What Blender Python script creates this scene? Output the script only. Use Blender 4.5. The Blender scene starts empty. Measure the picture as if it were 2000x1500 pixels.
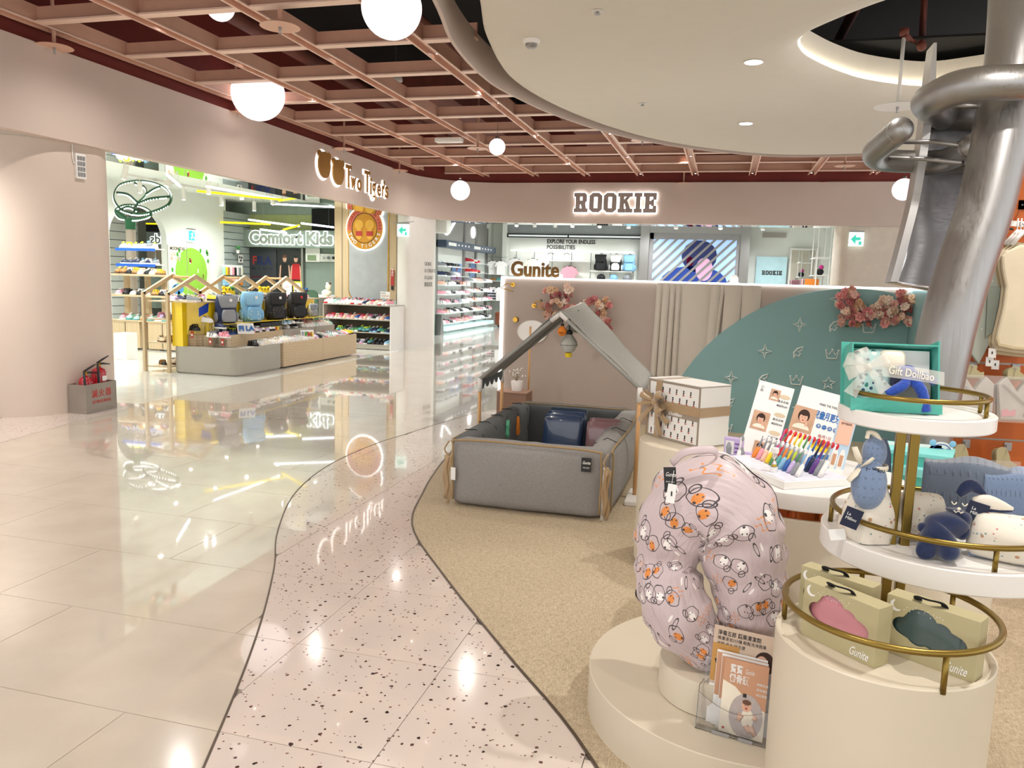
import bpy, bmesh, math, random
from mathutils import Vector, Matrix, noise

C = bpy.context.scene.collection
rnd = random.Random(7)
PI = math.pi

# ---------------------------------------------------------------- camera, world, lights, exposure
F_PX = 1517.0
H_EYE = 1.45
YAW, PIT, ROL = math.radians(15.02), math.radians(7.71), math.radians(1.69)
fw = Vector((-math.sin(YAW) * math.cos(PIT), math.cos(YAW) * math.cos(PIT), -math.sin(PIT)))
r0 = Vector((math.cos(YAW), math.sin(YAW), 0)); u0 = r0.cross(fw)
cr = r0 * math.cos(ROL) + u0 * math.sin(ROL); cu = -r0 * math.sin(ROL) + u0 * math.cos(ROL)
cam_data = bpy.data.cameras.new('camera'); cam = bpy.data.objects.new('camera', cam_data); C.objects.link(cam)
cam_data.sensor_width = 36; cam_data.lens = F_PX / 2000 * 36; cam_data.clip_start = 0.05; cam_data.clip_end = 100
cam.matrix_world = Matrix(((cr.x, cu.x, -fw.x, 0), (cr.y, cu.y, -fw.y, 0), (cr.z, cu.z, -fw.z, H_EYE), (0, 0, 0, 1)))
bpy.context.scene.camera = cam
EYE = Vector((0, 0, H_EYE))

def ray(x, y):
    return fw + cr * ((x - 1000) / F_PX) - cu * ((y - 750) / F_PX)
def at_z(x, y, z=0):
    d = ray(x, y); return EYE + d * ((z - H_EYE) / d.z)
def at_y(x, y, Y):
    d = ray(x, y); return EYE + d * (Y / d.y)
def at_x(x, y, X):
    d = ray(x, y); return EYE + d * (X / d.x)

vs = bpy.context.scene.view_settings
vs.view_transform = 'Standard'; vs.look = 'None'; vs.gamma = 1; vs.use_curve_mapping = False; vs.exposure = 1.3

world = bpy.data.worlds.new('world'); bpy.context.scene.world = world; world.use_nodes = True
bg = world.node_tree.nodes['Background']; bg.inputs[0].default_value = (1.0, 0.985, 0.97, 1); bg.inputs[1].default_value = 0.66

def lamp(kind, name, loc, energy, color=(1, 1, 1), target=None, size=0.1, spot=70, blend=0.6, sy=None):
    d = bpy.data.lights.new(name, kind); o = bpy.data.objects.new(name, d); C.objects.link(o)
    d.energy = energy; d.color = color; o.location = loc
    if kind == 'AREA':
        d.shape = 'RECTANGLE'; d.size = size; d.size_y = sy or size
    else:
        d.shadow_soft_size = size
    if kind == 'SPOT':
        d.spot_size = math.radians(spot); d.spot_blend = blend
    if target is not None:
        o.rotation_euler = (Vector(target) - Vector(loc)).to_track_quat('-Z', 'Y').to_euler()
    return o
WARM = (1, 0.95, 0.9)
# downlights of the mall aisle (set in the ceiling beams)
for bx in (-5.03, -2.88, -0.81):
    for by in (1.0, 3.6, 6.2, 8.9, 11.6, 14.3):
        lamp('SPOT', 'beam_downlight', (bx, by, 3.57), 48, WARM, (bx, by, 0), 0.05, 150, 0.9)
for p in ((-1.5, -1.2), (0.6, -0.6), (1.6, 1.2), (-3.6, -1.0)):
    lamp('SPOT', 'aisle_downlight', (p[0], p[1], 3.4), 50, WARM, (p[0], p[1], 0), 0.05, 110, 0.9)
# downlights of the round soffit above the displays
for p, e in (((0.75, 8.6), 45), ((0.9, 6.4), 40), ((-0.6, 6.8), 45), ((0.3, 4.6), 50), ((1.9, 4.4), 50)):
    lamp('SPOT', 'soffit_downlight', (p[0], p[1], 3.26), e, WARM, (p[0], p[1], 0), 0.04, 80, 0.8)
lamp('SPOT', 'display_spotlight', (1.15, 2.7, 3.25), 62, (1, 0.96, 0.92), (0.1, 2.5, 0.4), 0.03, 62, 0.5)
lamp('SPOT', 'display_spotlight', (0.9, 1.2, 3.2), 16, (1, 0.95, 0.9), (0.4, 2.3, 0.6), 0.04, 60, 0.6)
lamp('SPOT', 'rack_spotlight', (1.3, 2.9, 3.1), 30, (1, 0.95, 0.9), (2.0, 5.0, 1.0), 0.04, 70, 0.6)
lamp('SPOT', 'soffit_downlight', (-6.5, 4.7, 2.58), 60, WARM, (-6.6, 5.1, 0), 0.04, 150, 0.9)  # unseen lamp, added to brighten the curved left face of the pillar
# lights inside the shops
for x in (-8.2, -10.6):
    for y in (8.6, 11.0, 13.4, 15.8):
        if (x, y) != (-8.2, 15.8): lamp('SPOT', 'shoe_shop_light', (x, y, 3.14), 115, (0.97, 1.0, 0.97), (x, y, 0), 0.09, 150, 0.8)
for x in (-5.2, -2.2, 1.0):
    for y in (17.4, 19.8, 22.2):
        lamp('SPOT', 'sport_shop_light', (x, y, 3.14), 92, (0.96, 0.98, 1.0), (x, y, 0), 0.09, 150, 0.8)

# ---------------------------------------------------------------- materials
def lin(c):
    return c / 12.92 if c <= 0.04045 else ((c + 0.055) / 1.055) ** 2.4
def hexc(h):
    if not isinstance(h, str): return (*h[:3], 1)
    return (*[lin(int(h[i:i + 2], 16) / 255) for i in (0, 2, 4)], 1)

class G:
    """small node graph writer around one Principled material"""
    def __init__(s, name, rough=0.5, metal=0.0):
        s.m = bpy.data.materials.new(name); s.m.use_nodes = True
        s.nt = s.m.node_tree; s.b = s.nt.nodes['Principled BSDF']
        s.b.inputs['Roughness'].default_value = rough; s.b.inputs['Metallic'].default_value = metal
    def n(s, t, **kw):
        nd = s.nt.nodes.new(t)
        for k, v in kw.items():
            if k in nd.bl_rna.properties: setattr(nd, k, v)
        return nd
    def put(s, sock, v):
        if isinstance(v, bpy.types.NodeSocket): s.nt.links.new(v, sock)
        else: sock.default_value = v
    def math(s, op, a, b=0.0, c=0.0):
        nd = s.n('ShaderNodeMath', operation=op)
        s.put(nd.inputs[0], a); s.put(nd.inputs[1], b); s.put(nd.inputs[2], c); return nd.outputs[0]
    def vmath(s, op, a, b=(0, 0, 0)):
        nd = s.n('ShaderNodeVectorMath', operation=op); s.put(nd.inputs[0], a); s.put(nd.inputs[1], b)
        return nd.outputs['Value'] if op in ('LENGTH', 'DISTANCE', 'DOT_PRODUCT') else nd.outputs['Vector']
    def mix(s, f, a, b):
        nd = s.n('ShaderNodeMix', data_type='RGBA')
        s.put(nd.inputs[0], f); s.put(nd.inputs[6], a); s.put(nd.inputs[7], b); return nd.outputs[2]
    def coord(s, kind='Object', scale=None):
        o = s.n('ShaderNodeTexCoord').outputs[kind]
        if scale is None: return o
        mp = s.n('ShaderNodeMapping'); s.put(mp.inputs[0], o)
        mp.inputs['Scale'].default_value = scale if isinstance(scale, tuple) else (scale,) * 3
        return mp.outputs[0]
    def noise(s, vec, scale=5, detail=3, rough=0.5):
        nd = s.n('ShaderNodeTexNoise'); s.put(nd.inputs['Vector'], vec); nd.inputs['Scale'].default_value = scale
        nd.inputs['Detail'].default_value = detail; nd.inputs['Roughness'].default_value = rough
        return nd.outputs[0]
    def xyz(s, vec):
        nd = s.n('ShaderNodeSeparateXYZ'); s.put(nd.inputs[0], vec); return nd.outputs
    def comb(s, x, y, z=0.0):
        nd = s.n('ShaderNodeCombineXYZ'); s.put(nd.inputs[0], x); s.put(nd.inputs[1], y); s.put(nd.inputs[2], z); return nd.outputs[0]
    def remap(s, v, a, b, c=0.0, d=1.0):
        nd = s.n('ShaderNodeMapRange'); s.put(nd.inputs[0], v)
        for i, q in zip((1, 2, 3, 4), (a, b, c, d)): nd.inputs[i].default_value = q
        return nd.outputs[0]
    def bump(s, h, strength=0.3, dist=0.01):
        nd = s.n('ShaderNodeBump'); nd.inputs['Strength'].default_value = strength; nd.inputs['Distance'].default_value = dist
        s.put(nd.inputs['Height'], h); s.nt.links.new(nd.outputs[0], s.b.inputs['Normal'])
    def color(s, c): s.put(s.b.inputs['Base Color'], c); return s.m

_mats = {}
def mat(name, col, rough=0.5, metal=0.0, vary=0.05, scale=6.0, emit=0.0, trans=0.0, alpha=1.0, bump=0.0, bscale=300, coat=0.0, sheen=0.0, spec=None, ecol=None, stretch=None):
    """plain procedural material: a colour with a slight noise in it"""
    if name in _mats: return _mats[name]
    g = G(name, rough, metal); c = hexc(col)
    if vary:
        v = g.coord('Object', stretch)
        f = g.noise(v, scale, 3)
        g.color(g.mix(g.remap(f, 0.3, 0.7), tuple(x * (1 - vary) for x in c[:3]) + (1,), tuple(min(1, x * (1 + vary)) for x in c[:3]) + (1,)))
    else: g.color(c)
    b = g.b
    if emit:
        b.inputs['Emission Color'].default_value = hexc(ecol) if ecol else c; b.inputs['Emission Strength'].default_value = emit
    if trans: b.inputs['Transmission Weight'].default_value = trans
    if alpha < 1: b.inputs['Alpha'].default_value = alpha
    if coat: b.inputs['Coat Weight'].default_value = coat
    if sheen: b.inputs['Sheen Weight'].default_value = sheen
    if spec is not None: b.inputs['Specular IOR Level'].default_value = spec
    if bump: g.bump(g.noise(g.coord('Object'), bscale, 2), bump, 0.002)
    _mats[name] = g.m
    return g.m

# ---------------------------------------------------------------- mesh building
class MB:
    def __init__(s): s.v, s.f, s.mi, s.m, s.uv = [], [], [], 0, {}
    def add(s, vs, fs):
        o = len(s.v); s.v += [tuple(v) for v in vs]; s.f += [tuple(o + i for i in f) for f in fs]; s.mi += [s.m] * len(fs); return s
    def box(s, x0, x1, y0, y1, z0, z1):
        vs = [(x, y, z) for z in (z0, z1) for y in (y0, y1) for x in (x0, x1)]
        return s.add(vs, [(0, 2, 3, 1), (4, 5, 7, 6), (0, 1, 5, 4), (1, 3, 7, 5), (3, 2, 6, 7), (2, 0, 4, 6)])
    def cbox(s, c, sz, M=None):
        x, y, z = (q / 2 for q in sz)
        vs = [Vector((a * x, b * y, d * z)) for d in (-1, 1) for b in (-1, 1) for a in (-1, 1)]
        if M is not None: vs = [M @ v for v in vs]
        vs = [v + Vector(c) for v in vs]
        return s.add(vs, [(0, 2, 3, 1), (4, 5, 7, 6), (0, 1, 5, 4), (1, 3, 7, 5), (3, 2, 6, 7), (2, 0, 4, 6)])
    def prism(s, poly, a, b, axis='z'):
        """extrude a 2-D polygon from a to b along an axis; poly in the other two axes, in order"""
        def P(p, t): return {'z': (p[0], p[1], t), 'y': (p[0], t, p[1]), 'x': (t, p[0], p[1])}[axis]
        n = len(poly); vs = [P(p, a) for p in poly] + [P(p, b) for p in poly]
        fs = [tuple(range(n)), tuple(range(2 * n - 1, n - 1, -1))] + [(i, i + n, (i + 1) % n + n, (i + 1) % n) for i in range(n)]
        return s.add(vs, fs)
    def lathe(s, prof, c=(0, 0, 0), n=24, cap=True):
        vs, fs = [], []
        for r, z in prof:
            vs += [(c[0] + r * math.cos(2 * PI * i / n), c[1] + r * math.sin(2 * PI * i / n), c[2] + z) for i in range(n)]
        for k in range(len(prof) - 1):
            fs += [(k * n + i, k * n + (i + 1) % n, (k + 1) * n + (i + 1) % n, (k + 1) * n + i) for i in range(n)]
        if cap:
            fs.append(tuple(range(n - 1, -1, -1))); fs.append(tuple((len(prof) - 1) * n + i for i in range(n)))
        return s.add(vs, fs)
    def tube(s, pts, r, n=8, closed=False, cap=True, flat=None):
        """tube along points; r number or list; flat=(w,h) makes an elliptic section"""
        pts = [Vector(p) for p in pts]; N = len(pts); rs = r if isinstance(r, (list, tuple)) else [r] * N
        vs, fs = [], []; up = None
        for i, p in enumerate(pts):
            if closed: t = pts[(i + 1) % N] - pts[i - 1]
            else: t = pts[min(i + 1, N - 1)] - pts[max(i - 1, 0)]
            t.normalize()
            if up is None:
                up = Vector((0, 0, 1)) if abs(t.z) < 0.95 else Vector((1, 0, 0))
            a = t.cross(up)
            if a.length < 1e-6: a = t.orthogonal()
            a.normalize(); b = a.cross(t).normalized(); up = b
            for k in range(n):
                w = 2 * PI * k / n; fx, fy = flat if flat else (1, 1)
                vs.append(p + (a * (math.cos(w) * fx) + b * (math.sin(w) * fy)) * rs[i])
        segs = N if closed else N - 1
        for i in range(segs):
            j = (i + 1) % N
            fs += [(i * n + k, i * n + (k + 1) % n, j * n + (k + 1) % n, j * n + k) for k in range(n)]
        if cap and not closed:
            fs.append(tuple(range(n - 1, -1, -1))); fs.append(tuple((N - 1) * n + k for k in range(n)))
        return s.add(vs, fs)
    def ball(s, c, r, n=12, m=8, M=None):
        rx, ry, rz = r if isinstance(r, (tuple, list)) else (r, r, r)
        vs = [Vector((0, 0, -rz))]; 
        for j in range(1, m):
            a = -PI / 2 + PI * j / m
            vs += [Vector((rx * math.cos(a) * math.cos(2 * PI * i / n), ry * math.cos(a) * math.sin(2 * PI * i / n), rz * math.sin(a))) for i in range(n)]
        vs.append(Vector((0, 0, rz)))
        if M is not None: vs = [M @ v for v in vs]
        vs = [v + Vector(c) for v in vs]
        fs = [(0, 1 + (i + 1) % n, 1 + i) for i in range(n)]
        for j in range(m - 2):
            o = 1 + j * n; fs += [(o + i, o + (i + 1) % n, o + n + (i + 1) % n, o + n + i) for i in range(n)]
        o = 1 + (m - 2) * n; fs += [(o + i, o + (i + 1) % n, len(vs) - 1) for i in range(n)]
        return s.add(vs, fs)
    def grid(s, fn, nu, nv, thick=0.0):
        """sheet from fn(u,v)->point, u,v in 0..1; thick gives it a back"""
        P = [[Vector(fn(i / nu, j / nv)) for i in range(nu + 1)] for j in range(nv + 1)]
        vs = [p for row in P for p in row]; w = nu + 1
        fs = [(j * w + i, j * w + i + 1, (j + 1) * w + i + 1, (j + 1) * w + i) for j in range(nv) for i in range(nu)]
        if thick:
            N = []
            for j in range(nv + 1):
                for i in range(nu + 1):
                    du = P[j][min(i + 1, nu)] - P[j][max(i - 1, 0)]; dv = P[min(j + 1, nv)][i] - P[max(j - 1, 0)][i]
                    q = du.cross(dv); N.append(q.normalized() if q.length > 1e-9 else Vector((0, 0, 1)))
            o = len(vs); vs += [vs[k] - N[k] * thick for k in range(o)]
            fs += [tuple(o + i for i in reversed(f)) for f in list(fs)]
            edge = [(i, i + 1) for i in range(nu)] + [(j * w + nu, (j + 1) * w + nu) for j in range(nv)] + \
                   [(nv * w + i + 1, nv * w + i) for i in range(nu)] + [((j + 1) * w, j * w) for j in range(nv)]
            fs += [(b, a, a + o, b + o) for a, b in edge]
        return s.add(vs, fs)
    def build(s, name, mats, parent=None, smooth=False, bevel=0.0, loc=None, rot=None, seg=2, subsurf=0):
        me = bpy.data.meshes.new(name); me.from_pydata(s.v, [], s.f)
        mats = mats if isinstance(mats, (list, tuple)) else [mats]
        for m in mats: me.materials.append(m)
        if len(mats) > 1: me.polygons.foreach_set('material_index', s.mi)
        if smooth is True or smooth == 'auto': me.polygons.foreach_set('use_smooth', [True] * len(me.polygons))
        if smooth == 'auto': me.set_sharp_from_angle(angle=math.radians(38))
        me.validate(); me.update()
        o = bpy.data.objects.new(name, me); C.objects.link(o)
        if parent is not None: o.parent = parent
        if loc is not None: o.location = loc
        if rot is not None: o.rotation_euler = rot
        if bevel:
            b = o.modifiers.new('bevel', 'BEVEL'); b.width = bevel; b.segments = seg; b.limit_method = 'ANGLE'; b.angle_limit = math.radians(40)
        if subsurf:
            b = o.modifiers.new('sub', 'SUBSURF'); b.levels = subsurf; b.render_levels = subsurf
        return o

def tag(o, label=None, cat=None, group=None, kind=None):
    if label: o['label'] = label
    if cat: o['category'] = cat
    if group: o['group'] = group
    if kind: o['kind'] = kind
    return o
def thing(name, label, cat, loc=(0, 0, 0), rz=0.0, group=None, rot=None, kind=None):
    o = bpy.data.objects.new(name, None); C.objects.link(o); o.empty_display_size = 0.05
    o.location = loc; o.rotation_euler = rot or (0, 0, rz)
    return tag(o, label, cat, group, kind)
def structure(name, loc=(0, 0, 0)):
    return thing(name, None, None, loc, kind='structure')
def copy_tree(o, parent=None):
    c = o.copy(); C.objects.link(c)
    if parent is not None: c.parent = parent
    for ch in list(o.children): copy_tree(ch, c)
    return c
def frame(origin, right, up):
    """matrix whose local x runs along right, local y along up, local z out of the surface"""
    r = Vector(right).normalized(); u = Vector(up); u = (u - r * u.dot(r)).normalized(); n = r.cross(u); o = Vector(origin)
    return Matrix(((r.x, u.x, n.x, o.x), (r.y, u.y, n.y, o.y), (r.z, u.z, n.z, o.z), (0, 0, 0, 1)))
_texts = []
def text(name, s, size, M, m, parent=None, ext=0.001, bold=0.0, align='LEFT', label=None, shear=0.0, width=None, space=1.0):
    """lettering: real letters, turned into a mesh at the end of the script"""
    cu_ = bpy.data.curves.new(name, 'FONT'); cu_.body = s; cu_.size = size; cu_.extrude = ext; cu_.offset = bold
    cu_.align_x = align; cu_.align_y = 'CENTER'; cu_.shear = shear; cu_.resolution_u = 3; cu_.space_character = space
    cu_.materials.append(m); o = bpy.data.objects.new(name, cu_); C.objects.link(o)
    _texts.append((o, name, parent, M, label, width)); return o
def finish_texts():
    dg = bpy.context.evaluated_depsgraph_get(); dg.update()
    for o, name, parent, M, label, width in _texts:
        me = bpy.data.meshes.new_from_object(o.evaluated_get(dg))
        if width and len(me.vertices):
            xs = [v.co.x for v in me.vertices]; k = width / max(1e-6, max(xs) - min(xs))
            for v in me.vertices: v.co.x *= k
        cu_ = o.data; bpy.data.objects.remove(o); n = bpy.data.objects.new(name, me); C.objects.link(n)
        n.name = name
        if parent is not None: n.parent = parent
        n.matrix_local = M
        if label: n['label'] = label
        bpy.data.curves.remove(cu_)
def circle(c, r, n=24, a0=0.0, a1=2 * PI, z=None):
    full = abs(a1 - a0 - 2 * PI) < 1e-6
    return [(c[0] + r * math.cos(a0 + (a1 - a0) * i / (n if full else n - 1)), c[1] + r * math.sin(a0 + (a1 - a0) * i / (n if full else n - 1))) + (() if z is None else (z,)) for i in range(n)]
def lerp(a, b, t): return a + (b - a) * t
def spline(pts, n=8):
    """Catmull-Rom through the points"""
    P = [Vector(p) for p in pts]; P = [P[0] * 2 - P[1]] + P + [P[-1] * 2 - P[-2]]; out = []
    for i in range(1, len(P) - 2):
        for k in range(n):
            t = k / n; a, b, c, d = P[i - 1], P[i], P[i + 1], P[i + 2]
            out.append(0.5 * ((2 * b) + (c - a) * t + (2 * a - 5 * b + 4 * c - d) * t * t + (3 * b - a - 3 * c + d) * t ** 3))
    out.append(P[-2]); return out
ORD = ['first', 'second', 'third', 'fourth', 'fifth', 'sixth', 'seventh', 'eighth', 'ninth', 'tenth', 'eleventh', 'twelfth', 'thirteenth', 'fourteenth',
       'fifteenth', 'sixteenth', 'seventeenth', 'eighteenth', 'nineteenth', 'twentieth', 'twenty-first', 'twenty-second', 'twenty-third', 'twenty-fourth']
# ---------------------------------------------------------------- special materials
def m_floor():
    g = G('polished_tile', 0.06); v = g.coord('Object')
    f = g.noise(v, 3, 4); f2 = g.noise(v, 60, 2)
    c = g.mix(g.remap(f, 0.35, 0.65), hexc('cfc3b2'), hexc('d8cdbd')); c = g.mix(g.math('MULTIPLY', f2, 0.12), c, hexc('b5a99c'))
    g.b.inputs['Coat Weight'].default_value = 1.0; g.b.inputs['Coat IOR'].default_value = 1.7; g.b.inputs['Coat Roughness'].default_value = 0.03
    g.put(g.b.inputs['Roughness'], g.remap(g.noise(v, 1.3, 2), 0.3, 0.7, 0.1, 0.2)); return g.color(c)
def m_terrazzo():
    g = G('terrazzo', 0.12); v = g.coord('Object')
    c = g.mix(g.noise(v, 4, 3), hexc('e0d2c8'), hexc('d6c8bd'))
    warp = g.vmath('ADD', v, g.vmath('SCALE', v)); 
    nz = g.n('ShaderNodeTexNoise'); g.put(nz.inputs['Vector'], v); nz.inputs['Scale'].default_value = 70
    sc = g.n('ShaderNodeVectorMath', operation='SCALE'); g.put(sc.inputs[0], nz.outputs['Color']); sc.inputs['Scale'].default_value = 0.012
    w = g.vmath('ADD', v, sc.outputs[0])
    for scale, thr, rad, col in ((27, 0.3, 0.15, '5a3a34'), (42, 0.22, 0.17, '8a6a60'), (19, 0.17, 0.12, '33282a')):
        vo = g.n('ShaderNodeTexVoronoi', voronoi_dimensions='2D'); g.put(vo.inputs['Vector'], w); vo.inputs['Scale'].default_value = scale
        rx = g.xyz(vo.outputs['Color'])
        r = g.math('MULTIPLY', g.math('LESS_THAN', rx[0], thr), g.math('LESS_THAN', vo.outputs['Distance'], g.math('MULTIPLY', rx[1], rad + 0.04)))
        c = g.mix(r, c, hexc(col))
    g.b.inputs['Coat Weight'].default_value = 0.8; g.b.inputs['Coat IOR'].default_value = 1.6; g.b.inputs['Coat Roughness'].default_value = 0.03
    return g.color(c)
def m_weave(name, a, b, sc=420, rough=0.9, strength=0.5, blotch=True):
    g = G(name, rough); v = g.coord('Object'); x = g.xyz(v)
    n1 = g.noise(g.comb(g.math('MULTIPLY', x[0], sc * 0.12), g.math('MULTIPLY', x[1], sc), g.math('MULTIPLY', x[2], sc)), 1.0, 2)
    n2 = g.noise(g.comb(g.math('MULTIPLY', x[0], sc), g.math('MULTIPLY', x[1], sc * 0.12), g.math('MULTIPLY', x[2], sc * 0.2)), 1.0, 2)
    h = g.math('ADD', g.math('MULTIPLY', n1, 0.5), g.math('MULTIPLY', n2, 0.5))
    c = g.mix(g.remap(h, 0.38, 0.62), hexc(a), hexc(b))
    if blotch: c = g.mix(g.remap(g.noise(v, 2.2, 3), 0.4, 0.8, 0, 0.25), c, hexc(a))
    g.bump(h, strength, 0.001); return g.color(c)
def m_wood(name, a, b, axis=0, sc=9.0, rough=0.45):
    g = G(name, rough); s = [sc, sc, sc]; s[axis] = sc * 0.1
    v = g.coord('Object', tuple(s)); f = g.noise(v, 2.2, 6, 0.65)
    w = g.n('ShaderNodeTexWave', wave_type='BANDS', bands_direction='Z' if axis != 2 else 'X'); g.put(w.inputs['Vector'], v)
    w.inputs['Scale'].default_value = 0.9; w.inputs['Distortion'].default_value = 5; w.inputs['Detail'].default_value = 3
    return g.color(g.mix(g.math('ADD', g.math('MULTIPLY', f, 0.6), g.math('MULTIPLY', w.outputs[0], 0.3)), hexc(a), hexc(b)))
def m_metal(name, col, rough=0.3, axis=2, sc=60):
    g = G(name, rough, 1.0); s = [sc, sc, sc]; s[axis] = sc * 0.02
    f = g.noise(g.coord('Object', tuple(s)), 2, 3)
    g.put(g.b.inputs['Roughness'], g.remap(f, 0.3, 0.7, rough * 0.8, rough * 1.3))
    c = hexc(col); return g.color(g.mix(f, tuple(q * 0.9 for q in c[:3]) + (1,), c))
def m_spots(name, base, spots, scale=40, thr=0.5, rad=0.3, rough=0.6, uv='Object', dots=False):
    g = G(name, rough); v = g.coord(uv); c = hexc(base)
    for k, (col, mul) in enumerate(spots):
        vo = g.n('ShaderNodeTexVoronoi'); g.put(vo.inputs['Vector'], v); vo.inputs['Scale'].default_value = scale * mul
        vo.inputs['Randomness'].default_value = 0.35 if dots else 1.0
        rx = g.xyz(vo.outputs['Color'])
        r = g.math('MULTIPLY', g.math('LESS_THAN', rx[k % 3], thr), g.math('LESS_THAN', vo.outputs['Distance'], rad))
        c = g.mix(r, c, hexc(col))
    return g.color(c)
def m_minky(name, col, sc=30):
    """dimple-dot plush"""
    g = G(name, 0.95); v = g.coord('UV')
    vo = g.n('ShaderNodeTexVoronoi', voronoi_dimensions='2D', feature='F1'); g.put(vo.inputs['Vector'], v); vo.inputs['Scale'].default_value = sc
    vo.inputs['Randomness'].default_value = 0.0
    h = g.math('SUBTRACT', 0.5, vo.outputs['Distance']); g.bump(g.remap(h, 0.28, 0.46), 0.6, 0.006)
    g.b.inputs['Sheen Weight'].default_value = 0.6; c = hexc(col)
    return g.color(g.mix(g.noise(g.coord('Object'), 200, 2), tuple(q * 0.75 for q in c[:3]) + (1,), c))
def m_doodle():
    """lilac nursing-pillow cloth with a printed pattern of doodled dog faces, bones and squiggles"""
    g = G('printed_satin', 0.38); uv = g.coord('UV'); c = hexc('c3b0b3')
    c = g.mix(g.noise(uv, 2, 2), c, hexc('cdbcbd'))
    def cell(scale, off):
        v = g.vmath('ADD', uv, off); vo = g.n('ShaderNodeTexVoronoi', voronoi_dimensions='2D'); g.put(vo.inputs['Vector'], v)
        vo.inputs['Scale'].default_value = scale; vo.inputs['Randomness'].default_value = 0.55
        d = g.vmath('SUBTRACT', v, vo.outputs['Position']); q = g.xyz(vo.outputs['Color'])
        an = g.math('MULTIPLY', g.math('SUBTRACT', q[2], 0.5), 2.4); cs, sn = g.math('COSINE', an), g.math('SINE', an)
        x, y, _ = g.xyz(d); s = float(scale)
        X = g.math('MULTIPLY', g.math('ADD', g.math('MULTIPLY', x, cs), g.math('MULTIPLY', y, sn)), s)
        Y = g.math('MULTIPLY', g.math('SUBTRACT', g.math('MULTIPLY', y, cs), g.math('MULTIPLY', x, sn)), s)
        return X, Y, q
    def ell(X, Y, cx, cy, rx, ry):
        a = g.math('DIVIDE', g.math('SUBTRACT', X, cx), rx); b = g.math('DIVIDE', g.math('SUBTRACT', Y, cy), ry)
        return g.math('SQRT', g.math('ADD', g.math('MULTIPLY', a, a), g.math('MULTIPLY', b, b)))
    def fill(e): return g.math('LESS_THAN', e, 1.0)
    def ring(e, t): return g.math('LESS_THAN', g.math('ABSOLUTE', g.math('SUBTRACT', e, 1.0)), t)
    def band(q, a, b): return g.math('MULTIPLY', g.math('GREATER_THAN', q, a), g.math('LESS_THAN', q, b))
    def mul(*a):
        r = a[0]
        for k in a[1:]: r = g.math('MULTIPLY', r, k)
        return r
    dark, orange, white = hexc('3a3234'), hexc('e08a3c'), hexc('f2ece8')
    for sc, off in ((9.5, (0, 0, 0)), (9.5, (0.37, 0.21, 0))):
        X, Y, q = cell(sc, off)
        isface = band(q[0], 0.0, 0.62)
        muz = ell(X, Y, 0.03, -0.06, 0.13, 0.17)
        wob = g.math('MULTIPLY', g.math('SINE', g.math('MULTIPLY', Y, 22.0)), 0.05)
        c = g.mix(mul(isface, fill(muz), band(q[1], 0.45, 1.0)), c, white)
        c = g.mix(mul(isface, fill(muz), band(q[1], 0.0, 0.3)), c, orange)
        c = g.mix(mul(isface, ring(g.math('ADD', ell(X, Y, 0, 0, 0.3, 0.26), wob), 0.05)), c, dark)
        c = g.mix(mul(isface, ring(ell(X, Y, 0.24, 0.16, 0.1, 0.13), 0.13)), c, dark)
        c = g.mix(mul(isface, fill(ell(X, Y, 0.03, -0.19, 0.045, 0.04))), c, dark)
        c = g.mix(mul(isface, fill(ell(X, Y, -0.04, 0.03, 0.022, 0.03))), c, dark)
        c = g.mix(mul(isface, fill(ell(X, Y, 0.09, 0.04, 0.022, 0.03))), c, dark)
        isb = band(q[0], 0.62, 0.82)
        sq = g.math('SUBTRACT', Y, g.math('MULTIPLY', g.math('SINE', g.math('MULTIPLY', X, 26.0)), 0.06))
        inx = g.math('LESS_THAN', g.math('ABSOLUTE', X), 0.22)
        for o_ in (-0.14, 0.06):
            c = g.mix(mul(isb, inx, g.math('LESS_THAN', g.math('ABSOLUTE', g.math('SUBTRACT', sq, o_)), 0.018)), c, orange)
        isw = band(q[0], 0.82, 1.0)
        c = g.mix(mul(isw, ring(ell(X, Y, 0, 0, 0.06, 0.22), 0.16)), c, dark)
        c = g.mix(mul(isw, fill(ell(X, Y, 0.2, 0, 0.04, 0.15))), c, white)
    nz = g.noise(g.coord('UV', (3.0, 1.0, 1.0)), 9, 3); g.bump(nz, 0.55, 0.02)
    g.b.inputs['Sheen Weight'].default_value = 0.3
    return g.color(c)

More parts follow.
